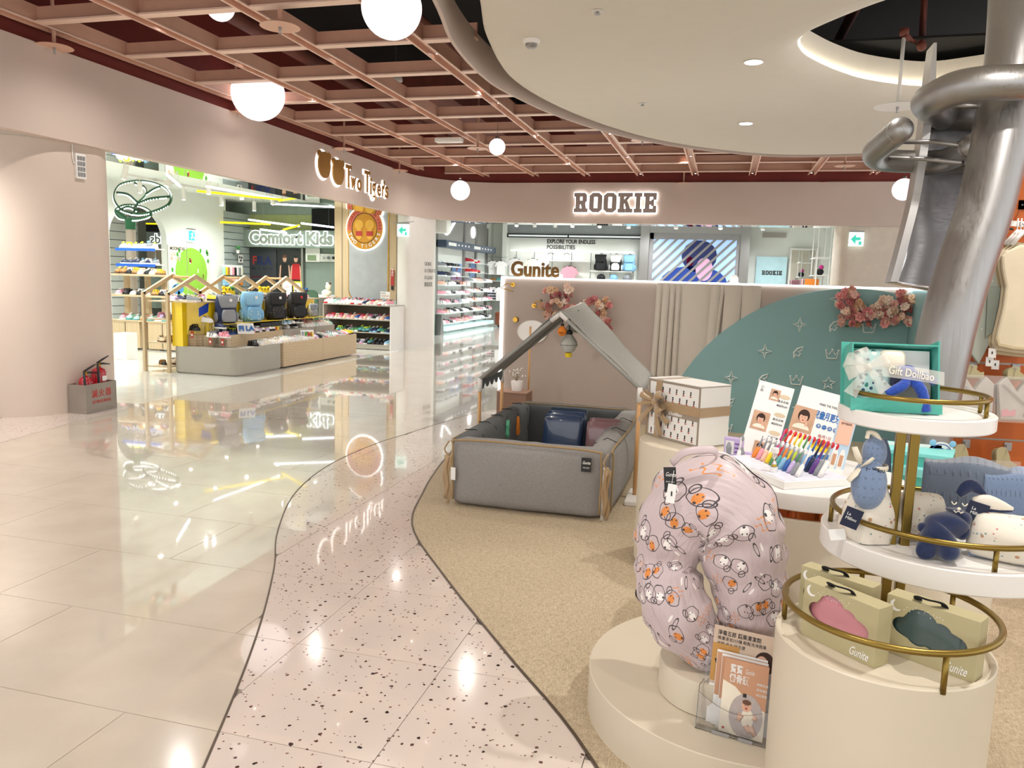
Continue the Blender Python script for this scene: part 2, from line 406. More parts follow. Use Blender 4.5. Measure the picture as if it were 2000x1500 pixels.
M = dict(
 floor=m_floor(), terrazzo=m_terrazzo(), carpet=m_weave('carpet', '9f8e74', 'ccbb9f', 330),
 grout=mat('grout', '8f857b', 0.8), shopfloor=mat('shop_floor', 'd9d8d0', 0.12, coat=0.4), brass_trim=mat('dark_brass_strip', '6f6358', 0.35, 0.8),
 fascia=mat('fascia_paint', 'cab8ac', 0.6, scale=2, vary=0.02), white=mat('white_paint', 'e6e2dc', 0.55, vary=0.015), soffit=mat('soffit_paint', 'dad2c3', 0.7, vary=0.01),
 cream=mat('cream_lacquer', 'd3c8b3', 0.42, vary=0.015), whitelac=mat('white_lacquer', 'ebe8e3', 0.35, vary=0.01), shopwhite=mat('shop_white', 'e8ebe4', 0.6, vary=0.01),
 beam=mat('copper_pink_beam', 'd3a48d', 0.38, vary=0.04), flange=mat('beam_flange_highlight', 'eccbb8', 0.35, vary=0.02), beam_in=mat('beam_light_channel', 'e3c1b0', 0.3, 0.3), void=mat('dark_ceiling_void', '0a0605', 0.95),  # flange is a paler copy of the beam: edge highlight put in its colour
 duct=mat('red_brown_duct', '6a3326', 0.7, vary=0.2), black=mat('black_plastic', '16161a', 0.4), blackmat=mat('matte_black', '0e0e10', 0.9),
 mirror=mat('mirror', 'e6eae8', 0.02, 1.0, vary=0), led=mat('led_strip', 'ffffff', 0.5, emit=1.5, vary=0), ledw=mat('led_warm', 'fff8e6', 0.5, emit=2.6, vary=0),
 globe=mat('lit_globe', 'fff6fb', 0.3, emit=0.42, vary=0), spot=mat('lit_lens', 'fffaf0', 0.5, emit=6.0, vary=0), tube_w=mat('lit_white_tube', 'eef6ff', 0.5, emit=1.4, vary=0),
 tube_y=mat('lit_yellow_tube', 'ffe600', 0.5, emit=0.6, vary=0), signwhite=mat('sign_glow', 'ffffff', 0.5, emit=1.1, vary=0),
 plate=mat('sprinkler_plate', 'd9ab92', 0.35, vary=0.02), steel=m_metal('brushed_steel', 'a6a5a4', 0.4), steel_h=m_metal('steel_brushed_across', 'c6c4c2', 0.4, 0),
 polished=mat('polished_steel', 'd3d3d6', 0.07, 1.0, vary=0), gold=mat('antique_gold', '8a7338', 0.32, 0.9), brightgold=mat('bright_gold', 'c89b45', 0.22, 1.0),
 copper=mat('copper_mirror', 'b0653c', 0.08, 1.0, vary=0), partition=mat('taupe_wall', 'b3a59b', 0.6, vary=0.015), panelw=mat('pale_fluted_panel', 'ccc4b9', 0.6, vary=0.02),
 teal=mat('teal_vinyl', '86b0b3', 0.55, vary=0.015), decal=mat('pale_decal', 'e2e9e6', 0.6), orange=mat('orange_slatwall', 'bb5c12', 0.5, vary=0.03), rail=mat('slat_rail', 'a39a8f', 0.4, 0.5),
 oak=m_wood('pale_oak', 'b39a78', 'd9c5a3', 1), oakz=m_wood('pale_oak_upright', 'b39a78', 'd6c19e', 2), oakx=m_wood('pale_oak_long', 'b8a081', 'd9c5a3', 0), beech=m_wood('beech_pole', 'c08b55', 'dcb27c', 2, 14),
 gwall=mat('sage_wall', '8b9a90', 0.6, vary=0.02), slat=mat('grey_slatwall', 'a9b3b0', 0.5, vary=0.02), groove=mat('slat_groove', '5b6563', 0.7), grey=mat('warm_grey_laminate', 'a8a398', 0.45, vary=0.01),
 shelfgrey=mat('rack_grey', 'b4aea2', 0.5, vary=0.01), rackin=mat('rack_inside', '8c8474', 0.6), yellow=mat('yellow_gloss', 'f2cf12', 0.18, coat=0.5, vary=0.01),
 green=mat('dark_green_enamel', '14502f', 0.35), trunk=mat('taupe_pillar', '8d8274', 0.5), acry=mat('clear_acrylic', 'ffffff', 0.03, trans=1.0, vary=0), 
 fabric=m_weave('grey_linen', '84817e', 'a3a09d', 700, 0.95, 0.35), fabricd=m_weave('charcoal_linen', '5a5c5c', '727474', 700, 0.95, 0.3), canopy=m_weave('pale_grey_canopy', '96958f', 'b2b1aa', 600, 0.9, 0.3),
 piping=mat('tan_piping', 'a5895d', 0.6), ribbon=mat('tan_satin', 'a98c66', 0.3, sheen=0.6, vary=0.06), card=mat('white_card', 'efeeea', 0.6, vary=0.01), kraft=mat('sage_gold_card', 'b5ab84', 0.5, vary=0.02),
 tealbox=mat('turquoise_card', '4fae9f', 0.5, vary=0.01), skin=mat('skin_print', 'e0b197', 0.7, vary=0.03), hair=mat('hair_print', '3a251d', 0.8), inkd=mat('dark_ink', '2a2626', 0.7), inkb=mat('blue_ink', '2c6bb0', 0.6),
 inkr=mat('red_ink', 'b5352c', 0.6), inkg=mat('green_ink', '4c9a3d', 0.6), tan=mat('peach_print', 'c99877', 0.6, vary=0.02), greyk=mat('taupe_print', '9c8f80', 0.6), green_lit=mat('exit_green', '3fd0b4', 0.5, emit=0.25, vary=0),
 exitw=mat('exit_white', 'e8fffb', 0.5, emit=0.4, vary=0), navy=mat('navy_plush', '17264d', 0.95, sheen=0.5, vary=0.2, scale=90), minky=m_minky('blue_dimple_plush', '7f94b5', 9), minky2=m_minky('slate_dimple_plush', '6e7a8c', 7),
 cloth=m_spots('cream_print_cloth', 'e4dccd', (('b98f6c', 1.0), ('c98a84', 1.6), ('7fa09a', 2.1)), 34, 0.3, 0.2), doodle=m_doodle(),
)
PAL = {'white': 'eceae8', 'black': '1b1b1e', 'pink': 'e59aa9', 'red': 'c8202c', 'blue': '2d5ea8', 'navy': '1c2a50', 'grey': '8d9197', 'teal': '4f9c9c', 'mint': 'a9d6c8', 'yellow': 'f0cf2a', 'lilac': 'c3afd9', 'beige': 'd6c2a2',
       'peach': 'f0bfa8', 'green': '4f8c57', 'sky': '8fc3e4', 'cream': 'efe6d2', 'tan': 'b08048', 'silver': 'c7cacd', 'orange': 'e8862d', 'purple': '6a4292', 'brown': '6b4630', 'lime': 'cfe03a', 'magenta': 'c43c86'}
def pm(c, rough=0.55): return mat('dyed_' + c + '_%d' % int(rough * 100), PAL[c], rough, vary=0.04)
# ================================================================ THE SETTING
# ---- floor: plain polished tiles 1.21 x 0.605, terrazzo tiles 0.605 square, carpet; two flowing borders
def interp(tab):
    def f(y):
        if y <= tab[0][0]: return tab[0][1]
        for (a, p), (b, q) in zip(tab, tab[1:]):
            if y <= b:
                t = (y - a) / (b - a); return lerp(p, q, t)
        return tab[-1][1]
    return f
def smooth_tab(tab, n=10):
    P = spline([Vector((y, x, 0)) for y, x in tab], n); return [(p.x, p.y) for p in P]
c1t = smooth_tab([(-1.5, -0.2), (0.2, -0.75), (1.81, -1.39), (2.6, -1.73), (3.25, -2.06), (3.73, -2.34), (4.45, -2.66), (5.21, -2.83), (6.0, -2.84), (6.63, -2.75), (7.4, -2.62), (8.16, -2.42), (9.0, -1.8), (10.0, -0.5), (11.0, 1.0), (12.0, 3.2)])
c2t = smooth_tab([(-1.5, 1.2), (1.0, 0.35), (2.16, -0.28), (2.75, -0.72), (3.41, -1.22), (4.1, -1.68), (4.81, -1.89), (5.4, -2.02), (5.89, -2.1), (6.8, -2.22), (7.95, -2.3), (8.3, -2.3)])
c0t = smooth_tab([(-1.5, -5.0), (3.0, -5.25), (4.92, -5.63), (6.0, -5.83), (7.0, -5.93), (8.5, -5.97), (17, -5.97)])
c1, c2, c0 = interp(c1t), interp(c2t), interp(c0t)
floor = structure('floor')
slab = MB(); slab.box(-14.2, 5.2, -3.2, 25, -0.12, -0.004); slab.build('floor_slab', M['grout'], floor)
def tile_region(x0, x1, y0, y1, fl, fr, m, g=0.0016, zt=0.0):
    """a tile clipped between the two borders fl(y) < x < fr(y)"""
    x0 += g; x1 -= g; y0 += g; y1 -= g; n = 20; L = []; R = []
    for i in range(n + 1):
        y = lerp(y0, y1, i / n); a = max(x0, fl(y) + 0.004); b = min(x1, fr(y) - 0.004)
        if b - a > 0.01: L.append((a, y)); R.append((b, y))
    if len(L) < 2: return
    if all(abs(p[0] - x0) < 1e-9 for p in L) and all(abs(p[0] - x1) < 1e-9 for p in R): L = [L[0], L[-1]]; R = [R[0], R[-1]]
    mb = MB(); mb.prism(R + L[::-1], -0.012, zt); mb.build('tile', m, floor)
P0, PY = 1.98, 0.605
for k in range(-8, 24):
    y0 = P0 + k * PY; y1 = y0 + PY; y1 = min(y1, 16.2)
    if y0 > 16: break
    off = -1.815 if k % 2 else -2.62
    for j in range(-4, 5):
        tile_region(off + j * 1.21, off + (j + 1) * 1.21, y0, y1, lambda y: c0(y) if y < 6.9 else -6.0, c1, M['floor'])
    for j in range(-9, 8):
        a = -0.93 + j * 0.605
        if y0 < 8.1: tile_region(a, a + 0.605, y0, min(y1, 8.25), c1, c2, M['terrazzo'])
    if y1 > 2.0 and y0 < 6.9:
        for j in range(3): tile_region(-6.55 + j * 0.605, -5.945 + j * 0.605, y0, min(y1, 6.9), lambda y: -7, c0, M['terrazzo'])
mb = MB(); mb.prism([(c2(y) + 0.003, y) for y in [(-1.5 + i * 0.12) for i in range(80)]] + [(5, 8.0), (5, -1.5)], -0.01, 0.003)
mb.build('carpet', M['carpet'], floor)
def strip(tab, w, z, name, m, lo=-1.5, hi=8.2):
    ys = [lo + i * 0.1 for i in range(int((hi - lo) / 0.1) + 1)]; f = interp(tab)
    mb = MB(); mb.prism([(f(y) - w, y) for y in ys] + [(f(y) + w, y) for y in ys[::-1]], -0.01, z); return mb.build(name, m, floor)
strip(c1t, 0.0045, 0.0015, 'brass_border', M['brass_trim']); strip(c2t, 0.006, 0.005, 'carpet_edge_strip', M['brass_trim'])
mb = MB(); mb.box(-14, -6.003, 6.905, 16.195, -0.01, 0.0).box(-14, -7.205, 16.195, 18, -0.01, 0.0); mb.build('shop_floor', M['shopfloor'], floor)
mb = MB(); mb.box(-7.2, 4.5, 16.2, 24, -0.01, 0.0); mb.build('sport_shop_floor', M['shopfloor'], floor)

# ---- ceiling: dark void, grid of beams, soffit
rim_pts = spline([(2.6, -2.4, 0), (0.4, -1.5, 0), (-1.1, 1.2, 0), (-1.72, 3.4, 0), (-2.01, 5.2, 0), (-2.22, 6.2, 0), (-2.29, 7.2, 0), (-2.22, 7.94, 0), (-1.93, 9.12, 0), (-1.3, 10.5, 0), (-0.3, 11.6, 0), (0.89, 12.2, 0), (2.4, 11.9, 0), (3.9, 10.6, 0), (4.8, 8, 0), (4.9, 4, 0), (4.4, 0, 0), (2.6, -2.4, 0)], 6)
def inside(x, y, P=rim_pts):
    c = False; n = len(P)
    for i in range(n):
        a, b = P[i], P[(i + 1) % n]
        if (a.y > y) != (b.y > y) and x < (b.x - a.x) * (y - a.y) / (b.y - a.y + 1e-12) + a.x: c = not c
    return c
ceiling = structure('ceiling')
mb = MB(); mb.box(-7.5, 6, -3.2, 16.3, 4.9, 5.0); mb.build('void_deck', M['void'], ceiling)
def runs(fn, a, b, step=0.05):
    out, cur, t = [], None, a
    while t <= b + 1e-6:
        ok = fn(t)
        if ok and cur is None: cur = t
        if not ok and cur is not None: out.append((cur, t)); cur = None
        t += step
    if cur is not None: out.append((cur, b))
    return [r for r in out if r[1] - r[0] > 0.25]
BX = [-6.03 + 1.066 * i for i in range(9)]; BY = [-1.65 + 1.069 * i for i in range(17)]
def in_aisle(x, y):
    if inside(x, y): return False
    if y > 14.4 and x < -4.5 and math.hypot(x + 4.5, y - 14.4) > 1.62: return False
    return -6.2 < x < 4.6 and y < 15.98
for i, x in enumerate(BX):
    for a, b in runs(lambda y: in_aisle(x, y), -2.4, 15.95):
        mb = MB()
        mb.box(x - 0.055, x - 0.043, a, b, 3.55, 3.7).box(x + 0.043, x + 0.055, a, b, 3.55, 3.7); mb.m = 1; mb.box(x - 0.043, x + 0.043, a, b, 3.6, 3.615)
        mb.m = 2; mb.box(x - 0.068, x - 0.055, a, b, 3.55, 3.562).box(x + 0.055, x + 0.068, a, b, 3.55, 3.562)
        mb.build('beam', [M['beam'], M['beam_in'], M['flange']], ceiling)
for y in BY:
    for i in range(len(BX) - 1):
        x0, x1 = BX[i] + 0.055, BX[i + 1] - 0.055
        for a, b in runs(lambda x: in_aisle(x, y), x0, x1, 0.03):
            mb = MB(); mb.box(a, b, y - 0.012, y + 0.012, 3.566, 3.69); mb.m = 1; mb.box(a, b, y - 0.05, y + 0.05, 3.552, 3.566); mb.build('beam', [M['beam'], M['flange']], ceiling)
# pipes and ducts in the void
for k, (x, r, z, m) in enumerate(((-5.5, 0.1, 4.2, 'duct'), (-3.4, 0.05, 4.1, 'duct'), (-1.4, 0.16, 4.35, 'void'), (0.9, 0.05, 4.15, 'duct'))):
    mb = MB(); mb.tube([(x, -2, z), (x + 0.2, 6, z), (x, 15.8, z)], r, 10); mb.build('pipe', M[m], ceiling, True)
for y, z in ((2.4, 4.0), (6.3, 4.02), (9.4, 4.0), (12.3, 4.05), (14.9, 4.0)):
    mb = MB(); mb.tube([(-6.6, y, z), (2, y + 0.3, z + 0.1)], 0.035, 8); mb.build('pipe', M['duct'], ceiling, True)
mb = MB(); mb.box(-4.9, -3.9, 10.5, 15.5, 3.95, 4.3).box(-2.6, -1.4, 12, 15.6, 3.9, 4.25).box(0.2, 2.6, 13.2, 15.6, 3.92, 4.3); mb.build('air_duct', M['duct'], ceiling)
# small lit lamps inside the long beams
for x in BX[:9]:
    for y in [BY[j] + 0.5 for j in range(0, 17, 2)]:
        if in_aisle(x, y) and x > -6:
            mb = MB(); mb.lathe([(0.022, 0), (0.022, -0.012)], (x, y, 3.6), 10); mb.m = 1; mb.lathe([(0.016, -0.0121), (0.016, -0.0125)], (x, y, 3.6), 10)
            mb.build('beam_lamp', [M['black'], M['spot']], ceiling)

sof_pts = spline([(2.6, -2.2, 0), (0.8, -1.3, 0), (-0.75, 1.4, 0), (-1.4, 3.4, 0), (-1.74, 5.25, 0), (-1.98, 6.26, 0), (-2.1, 7.5, 0), (-1.83, 8.94, 0), (-1.18, 10.44, 0), (-0.23, 11.52, 0), (0.89, 12.06, 0), (2.41, 11.75, 0), (3.8, 10.4, 0), (4.6, 8, 0), (4.7, 4, 0), (4.2, 0, 0), (2.6, -2.2, 0)], 6)[:-1]
hole_pts = spline([at_z(x, y, 3.415) for x, y in ((1563, 84), (1566, 70), (1600, 44), (1680, 8), (1760, -22), (1850, -45), (1990, -50), (2110, 0), (2120, 70), (2040, 120), (1960, 143), (1880, 156), (1800, 163), (1700, 151), (1640, 133), (1600, 115), (1575, 100), (1563, 84))], 4)[:-1]
hole_pts = [Vector((p.x, p.y, 0)) for p in hole_pts]
def ring_offset(P, d):
    n = len(P); ctr = sum(P, Vector()) / n; out = []
    for i in range(n):
        t = (P[(i + 1) % n] - P[i - 1]).normalized(); nn = Vector((t.y, -t.x, 0))
        if nn.dot(P[i] - ctr) < 0: nn = -nn
        out.append(P[i] + nn * d)
    return out
from mathutils.geometry import tessellate_polygon
def loft_rings(mb, rings):
    n = len(rings[0]); vs = [v for r in rings for v in r]
    mb.add(vs, [(k * n + i, k * n + (i + 1) % n, (k + 1) * n + (i + 1) % n, (k + 1) * n + i) for k in range(len(rings) - 1) for i in range(n)])
soffit = structure('ceiling_soffit')
mb = MB(); outer = [Vector((p.x, p.y, 3.3)) for p in ring_offset(sof_pts, -0.16)]; hl = [Vector((p.x, p.y, 3.3)) for p in ring_offset(hole_pts, 0.3)]
tri = tessellate_polygon([outer, hl]); mb.add(outer + hl, [tuple(t) for t in tri])
rings = [[Vector((p.x, p.y, 3.3 + dz)) for p in ring_offset(sof_pts, d)] for d, dz in ((-0.16, 0), (-0.09, 0.006), (-0.035, 0.03), (-0.008, 0.07), (0, 0.12), (0, 0.32))]
loft_rings(mb, rings)
rings = [[Vector((p.x, p.y, 3.3 + dz)) for p in ring_offset(hole_pts, d)] for d, dz in ((0.3, 0), (0.2, 0.008), (0.1, 0.035), (0.03, 0.08), (0.0, 0.12))]
loft_rings(mb, rings); mb.build('soffit_shell', M['soffit'], soffit, 'auto')
mb = MB(); loft_rings(mb, [[Vector((p.x, p.y, z)) for p in ring_offset(hole_pts, d)] for d, z in ((0.05, 3.40), (0.05, 3.63), (0.09, 3.63), (0.09, 3.40))]); mb.build('opening_wall', M['soffit'], soffit)
mb = MB(); mb.tube([Vector((p.x, p.y, 3.415)) for p in ring_offset(hole_pts, 0.02)], 0.019, 6, closed=True); mb.build('opening_light_strip', M['ledw'], soffit)
mb = MB(); R_ = [p for p in rim_pts[:-1]]
loft_rings(mb, [[Vector((p.x, p.y, z)) for p in ring_offset(R_, d)] for d, z in ((0, 3.31), (0, 3.62), (0.028, 3.62), (0.028, 3.31), (0, 3.31))]); mb.build('curved_rim', M['fascia'], soffit)
mb = MB(); mb.box(-1.9, 4.6, -2, 5.3, 3.72, 3.74).box(-2, 0.4, 5.3, 11.5, 3.72, 3.74).box(0.4, 3.0, 8.1, 11.5, 3.72, 3.74).box(3.0, 4.7, 5.3, 11.5, 3.72, 3.74); mb.build('soffit_back', M['void'], soffit)

# ---- fascia over the shop fronts: straight, rounded corner, straight
fas = structure('wall_fascia')
def fpath(d): return [(-6.1 + d * 0 - d, -2.5), (-6.1 - d, 14.4)] + [(-4.5 - (1.6 + d) * math.cos(a), 14.4 + (1.6 + d) * math.sin(a)) for a in [PI / 2 * i / 14 for i in range(1, 15)]] + [(4.6, 16.0 + d)]
A, B = fpath(0), fpath(0.12)
mb = MB(); mb.prism(A + B[::-1], 2.62, 3.43); mb.build('fascia_band', M['fascia'], fas, 'auto')
A, B = fpath(0.10), fpath(0.16)
mb = MB(); mb.prism(A + B[::-1], 3.43, 4.9); mb.build('recess_band', mat('maroon_recess', '7a2a20', 0.7), fas, 'auto')
A, B = fpath(0.02), fpath(0.62)
mb = MB(); mb.prism([(x, y) for x, y in A if y >= 6.5 or y > 14] [:0] + [(-6.12, -2.4), *A[1:]] + B[1:][::-1] + [(-6.72, -2.4)], 2.6205, 2.66); mb.build('mirror_soffit', M['mirror'], fas)

# ---- left pillar and walls of the aisle
def rounded(pts, r=0.12, n=6):
    out = []; N = len(pts)
    for i in range(N):
        p = Vector(pts[i]); a = Vector(pts[i - 1]) - p; b = Vector(pts[(i + 1) % N]) - p; k = min(r, a.length * 0.45, b.length * 0.45)
        s, e = p + a.normalized() * k, p + b.normalized() * k
        for j in range(n + 1):
            t = j / n; out.append(tuple((1 - t) ** 2 * s + 2 * t * (1 - t) * p + t * t * e))
    return out
pil = structure('wall_left')
mb = MB(); mb.prism(rounded([(-6.14, 6.92), (-6.9, 6.95), (-8.6, 6.4), (-8.6, 5.2), (-7.3, 5.5), (-6.24, 5.86)], 0.42, 12), 0, 2.62); mb.build('pillar', mat('pillar_paint', 'd0c0b3', 0.55, vary=0.01), pil, 'auto')
mb = MB(); mb.box(-7.3, -7.2, 2.0, 5.4, 0, 2.62); mb.build('wall_panel', M['white'], pil)
mb = MB(); mb.box(-14, -8.6, 6.75, 6.9, 0, 3.3); mb.build('wall_south', M['shopwhite'], pil)
# ---- the shoe shop: back wall with two arches, sage side wall, ceiling
sh = structure('wall_back')
def arch_wall(Y0, Y1, z1, holes, x, t, m, name, par):
    """wall at x=const with arched openings (yc, half width, height)"""
    mb = MB(); ys = sorted({Y0, Y1, *[yc + s * hw for yc, hw, h in holes for s in (-1, 1)]})
    outline = []
    segs = []
    cur = Y0
    for yc, hw, h in holes:
        segs.append((cur, yc - hw)); cur = yc + hw
        arc = [(yc - hw * math.cos(PI * i / 20), h - hw * 0.8 + hw * 0.8 * math.sin(PI * i / 20)) for i in range(21)]
        for a, b in zip(arc, arc[1:]): mb.prism([(a[0], a[1]), (b[0], b[1]), (b[0], z1), (a[0], z1)], x - t, x, 'x')
    segs.append((cur, Y1))
    for a, b in segs:
        if b - a > 0.01: mb.prism([(a, 0), (b, 0), (b, z1), (a, z1)], x - t, x, 'x')
    return mb.build(name, m, par)
arch_wall(11.0, 17.0, 3.2, [(14.01, 0.84, 2.75)], -12.0, 0.15, M['shopwhite'], 'arch_wall', sh)
mb = MB(); mb.box(-14.1, -14.0, 6.9, 18.2, 0, 3.2); mb.build('wall_panel', M['shopwhite'], sh)
side = structure('wall_north')
mb = MB(); mb.box(-14, -6.9, 18.0, 18.15, 0, 3.2); mb.build('sage_panel', M['gwall'], side)
mb = MB(); mb.box(-12.32, -9.0, 17.7, 18.0, 2.07, 2.5); mb.build('sign_bulkhead', M['gwall'], side)
mb = MB(); mb.box(-12.3, -9.0, 17.98, 18.0, 2.5, 2.9); mb.build('upper_panel', mat('dim_green_panel', '9fa870', 0.6), side)
mb = MB(); mb.box(-10.15, -9.0, 17.9, 17.97, 2.5, 3.05); mb.build('black_opening', M['blackmat'], side)
mb = MB(); mb.box(-14, -6.15, 6.9, 18.1, 3.2, 3.26); mb.build('ceiling_panel', M['shopwhite'], structure('ceiling_shoe_shop'))
mb = MB(); mb.box(-7.3, 4.6, 16.15, 24.2, 3.2, 3.26); mb.build('ceiling_panel', M['shopwhite'], structure('ceiling_sport_shop'))
# grey slatwall boards beside the sage wall (x = -12, y 17 - 18) and behind the tree (left arch)
def slatwall(par, x, y0, y1, z0, z1, n, m=None):
    h = (z1 - z0) / n
    for i in range(n):
        mb = MB(); mb.box(x - 0.02, x, y0, y1, z0 + i * h + 0.008, z0 + (i + 1) * h - 0.008); mb.build('slat', m or M['slat'], par)
    mb = MB(); mb.box(x - 0.03, x - 0.02, y0, y1, z0, z1); mb.build('groove_backing', M['groove'], par)
slatwall(sh, -11.98, 16.9, 17.98, 0.2, 2.9, 16)
slatwall(sh, -13.4, 11.5, 15.6, 0.2, 3.0, 15, M['shopwhite'])
# ---- wood-clad column with the round emblem
wc = structure('wall_oak')
mb = MB(); mb.box(-7.92, -6.42, 14.9, 15.3, 0, 3.2); mb.build('oak_cladding', M['oakz'], wc)
mb = MB(); mb.box(-7.75, -7.742, 14.893, 14.9, 0, 3.0); mb.box(-6.52, -6.512, 14.893, 14.9, 0, 3.0); mb.build('cladding_joint', M['groove'], wc)
def stadium(x0, x1, z0, z1, r, top=True):
    pts = [(x0 + r - r * math.cos(PI / 2 * i / 8), z0 + r - r * math.sin(PI / 2 * i / 8)) for i in range(9)] + [(x1 - r + r * math.sin(PI / 2 * i / 8), z0 + r - r * math.cos(PI / 2 * i / 8)) for i in range(9)]
    return pts + [(x1, z1), (x0, z1)]
mb = MB(); mb.prism(stadium(-7.58, -6.71, 0.86, 2.9, 0.3), 14.88, 14.9, 'y'); mb.build('grey_panel', mat('grey_glass_panel', 'a3a7a8', 0.2), wc)
mb = MB(); mb.prism(stadium(-7.6, -6.69, 0.84, 2.92, 0.31), 14.885, 14.9, 'y'); mb.build('panel_edge', M['brightgold'], wc)
# ---- white column between the shops
col_ = structure('wall_column')
mb = MB(); mb.prism(rounded([(-6.42, 14.62), (-6.1, 14.5), (-5.99, 15.05), (-5.87, 15.45), (-6.4, 16.4), (-7.2, 16.4), (-7.2, 15.3), (-6.42, 15.3)], 0.14, 6), 0, 2.62); mb.build('column_shaft', M['white'], col_, 'auto')
mb = MB(); mb.box(-7.3, -5.9, 16.13, 16.4, 2.4, 3.2); mb.build('column_head', M['shopwhite'], col_)
mb = MB(); mb.prism(rounded([(2.0, 16.5), (2.1, 16.15), (3.6, 16.15), (3.6, 16.8), (2.0, 16.8)], 0.2, 6), 0, 3.2); mb.build('column_shaft', mat('warm_column', 'd6cabb', 0.55), structure('wall_column'), 'auto')
# ---- sport shop walls
sp = structure('wall_sport_shop')
mb = MB(); mb.box(-7.35, -7.2, 16.4, 24.2, 0, 3.2); mb.build('wall_panel', M['shopwhite'], sp)
mb = MB(); mb.box(-7.35, 4.6, 24.0, 24.15, 0, 3.2); mb.build('wall_panel', M['shopwhite'], sp)
mb = MB(); mb.box(4.5, 4.6, 16.0, 24.1, 0, 3.2); mb.build('wall_panel', M['shopwhite'], sp)

# ---- the shop-in-shop partition with lit edge, fluted panel, teal arc; orange slatwall
pt = structure('wall_partition')
mb = MB(); mb.box(-2.25, 1.66, 7.95, 8.06, 0, 1.455); mb.build('partition_board', M['partition'], pt)
mb = MB(); mb.box(-2.27, 1.68, 7.93, 8.07, 1.455, 1.472).box(-2.285, -2.25, 7.935, 8.07, 0.0, 1.472); mb.build('lit_edge', M['led'], pt)
mb = MB(); mb.box(1.66, 1.76, 5.4, 8.06, 0, 1.455); mb.build('side_board', M['teal'], pt)
mb = MB(); mb.box(1.64, 1.76, 5.4, 8.06, 1.455, 1.472); mb.build('lit_edge', M['led'], pt)
cx_, cz_, cr_ = 1.19, -0.32, 1.772   # teal disc painted on the boards
arc = [(cx_ + cr_ * math.cos(a), cz_ + cr_ * math.sin(a)) for a in [PI * 0.945 - i * (PI * 0.945 - PI * 0.415) / 30 for i in range(31)]]
arc = [p for p in arc if p[0] < 1.655 and p[1] > 0]
mb = MB(); mb.prism([(arc[0][0], 0.0)] + arc + [(1.658, arc[-1][1]), (1.658, 0.0)], 7.9, 7.95, 'y'); mb.build('teal_panel', M['teal'], pt)
fl = structure('wall_fluted')
xs = [-0.66, -0.6, -0.53, -0.47, -0.42, -0.13, -0.04, 0.0, 0.16, 0.34]
for i in range(len(xs) - 1):
    sl = (0.03, 0.02, 0.02, 0, 0, 0.05, 0.09, 0.02, 0.0)[i]
    n = 8; y0 = 7.935 - (0.012 if i % 2 else 0.0)
    def fn(u, v, i=i, sl=sl, y0=y0): return (lerp(xs[i], xs[i + 1], u) - sl * (1 - v), y0 - 0.022 * math.sin(PI * u) ** 0.7, 0.0 + 1.452 * v)
    mb = MB(); mb.grid(fn, n, 2, 0.003); mb.build('panel_flute', M['panelw'], fl, 'auto')
ob = structure('wall_orange')
ori = math.radians(4)
def OW(x, y, z): # local orange wall: x along, y out toward the aisle (negative = toward camera)
    return Vector((1.2 + x * math.cos(ori) - y * math.sin(ori), 4.98 + x * math.sin(ori) + y * math.cos(ori), z))
zr = [0.0, 0.26, 0.61, 1.05, 1.73, 2.3]
for a, b in zip(zr, zr[1:]):
    mb = MB(); mb.add([OW(x, y, z) for z in (a + 0.006, b - 0.006) for y in (0, 0.03) for x in (0, 3)], [(0, 2, 3, 1), (4, 5, 7, 6), (0, 1, 5, 4), (1, 3, 7, 5), (3, 2, 6, 7), (2, 0, 4, 6)]); mb.build('board', M['orange'], ob)
for z in zr[1:]:
    mb = MB(); mb.add([OW(x, y, z + dz) for dz in (-0.006, 0.006) for y in (0.008, 0.025) for x in (0, 3)], [(0, 2, 3, 1), (4, 5, 7, 6), (0, 1, 5, 4), (1, 3, 7, 5), (3, 2, 6, 7), (2, 0, 4, 6)]); mb.build('slat_rail', M['rail'], ob)
mb = MB(); mb.add([OW(x, y, z) for z in (0, 2.3) for y in (0.03, 0.12) for x in (0, 3)], [(0, 2, 3, 1), (4, 5, 7, 6), (0, 1, 5, 4), (1, 3, 7, 5), (3, 2, 6, 7), (2, 0, 4, 6)]); mb.build('wall_core', M['orange'], ob)
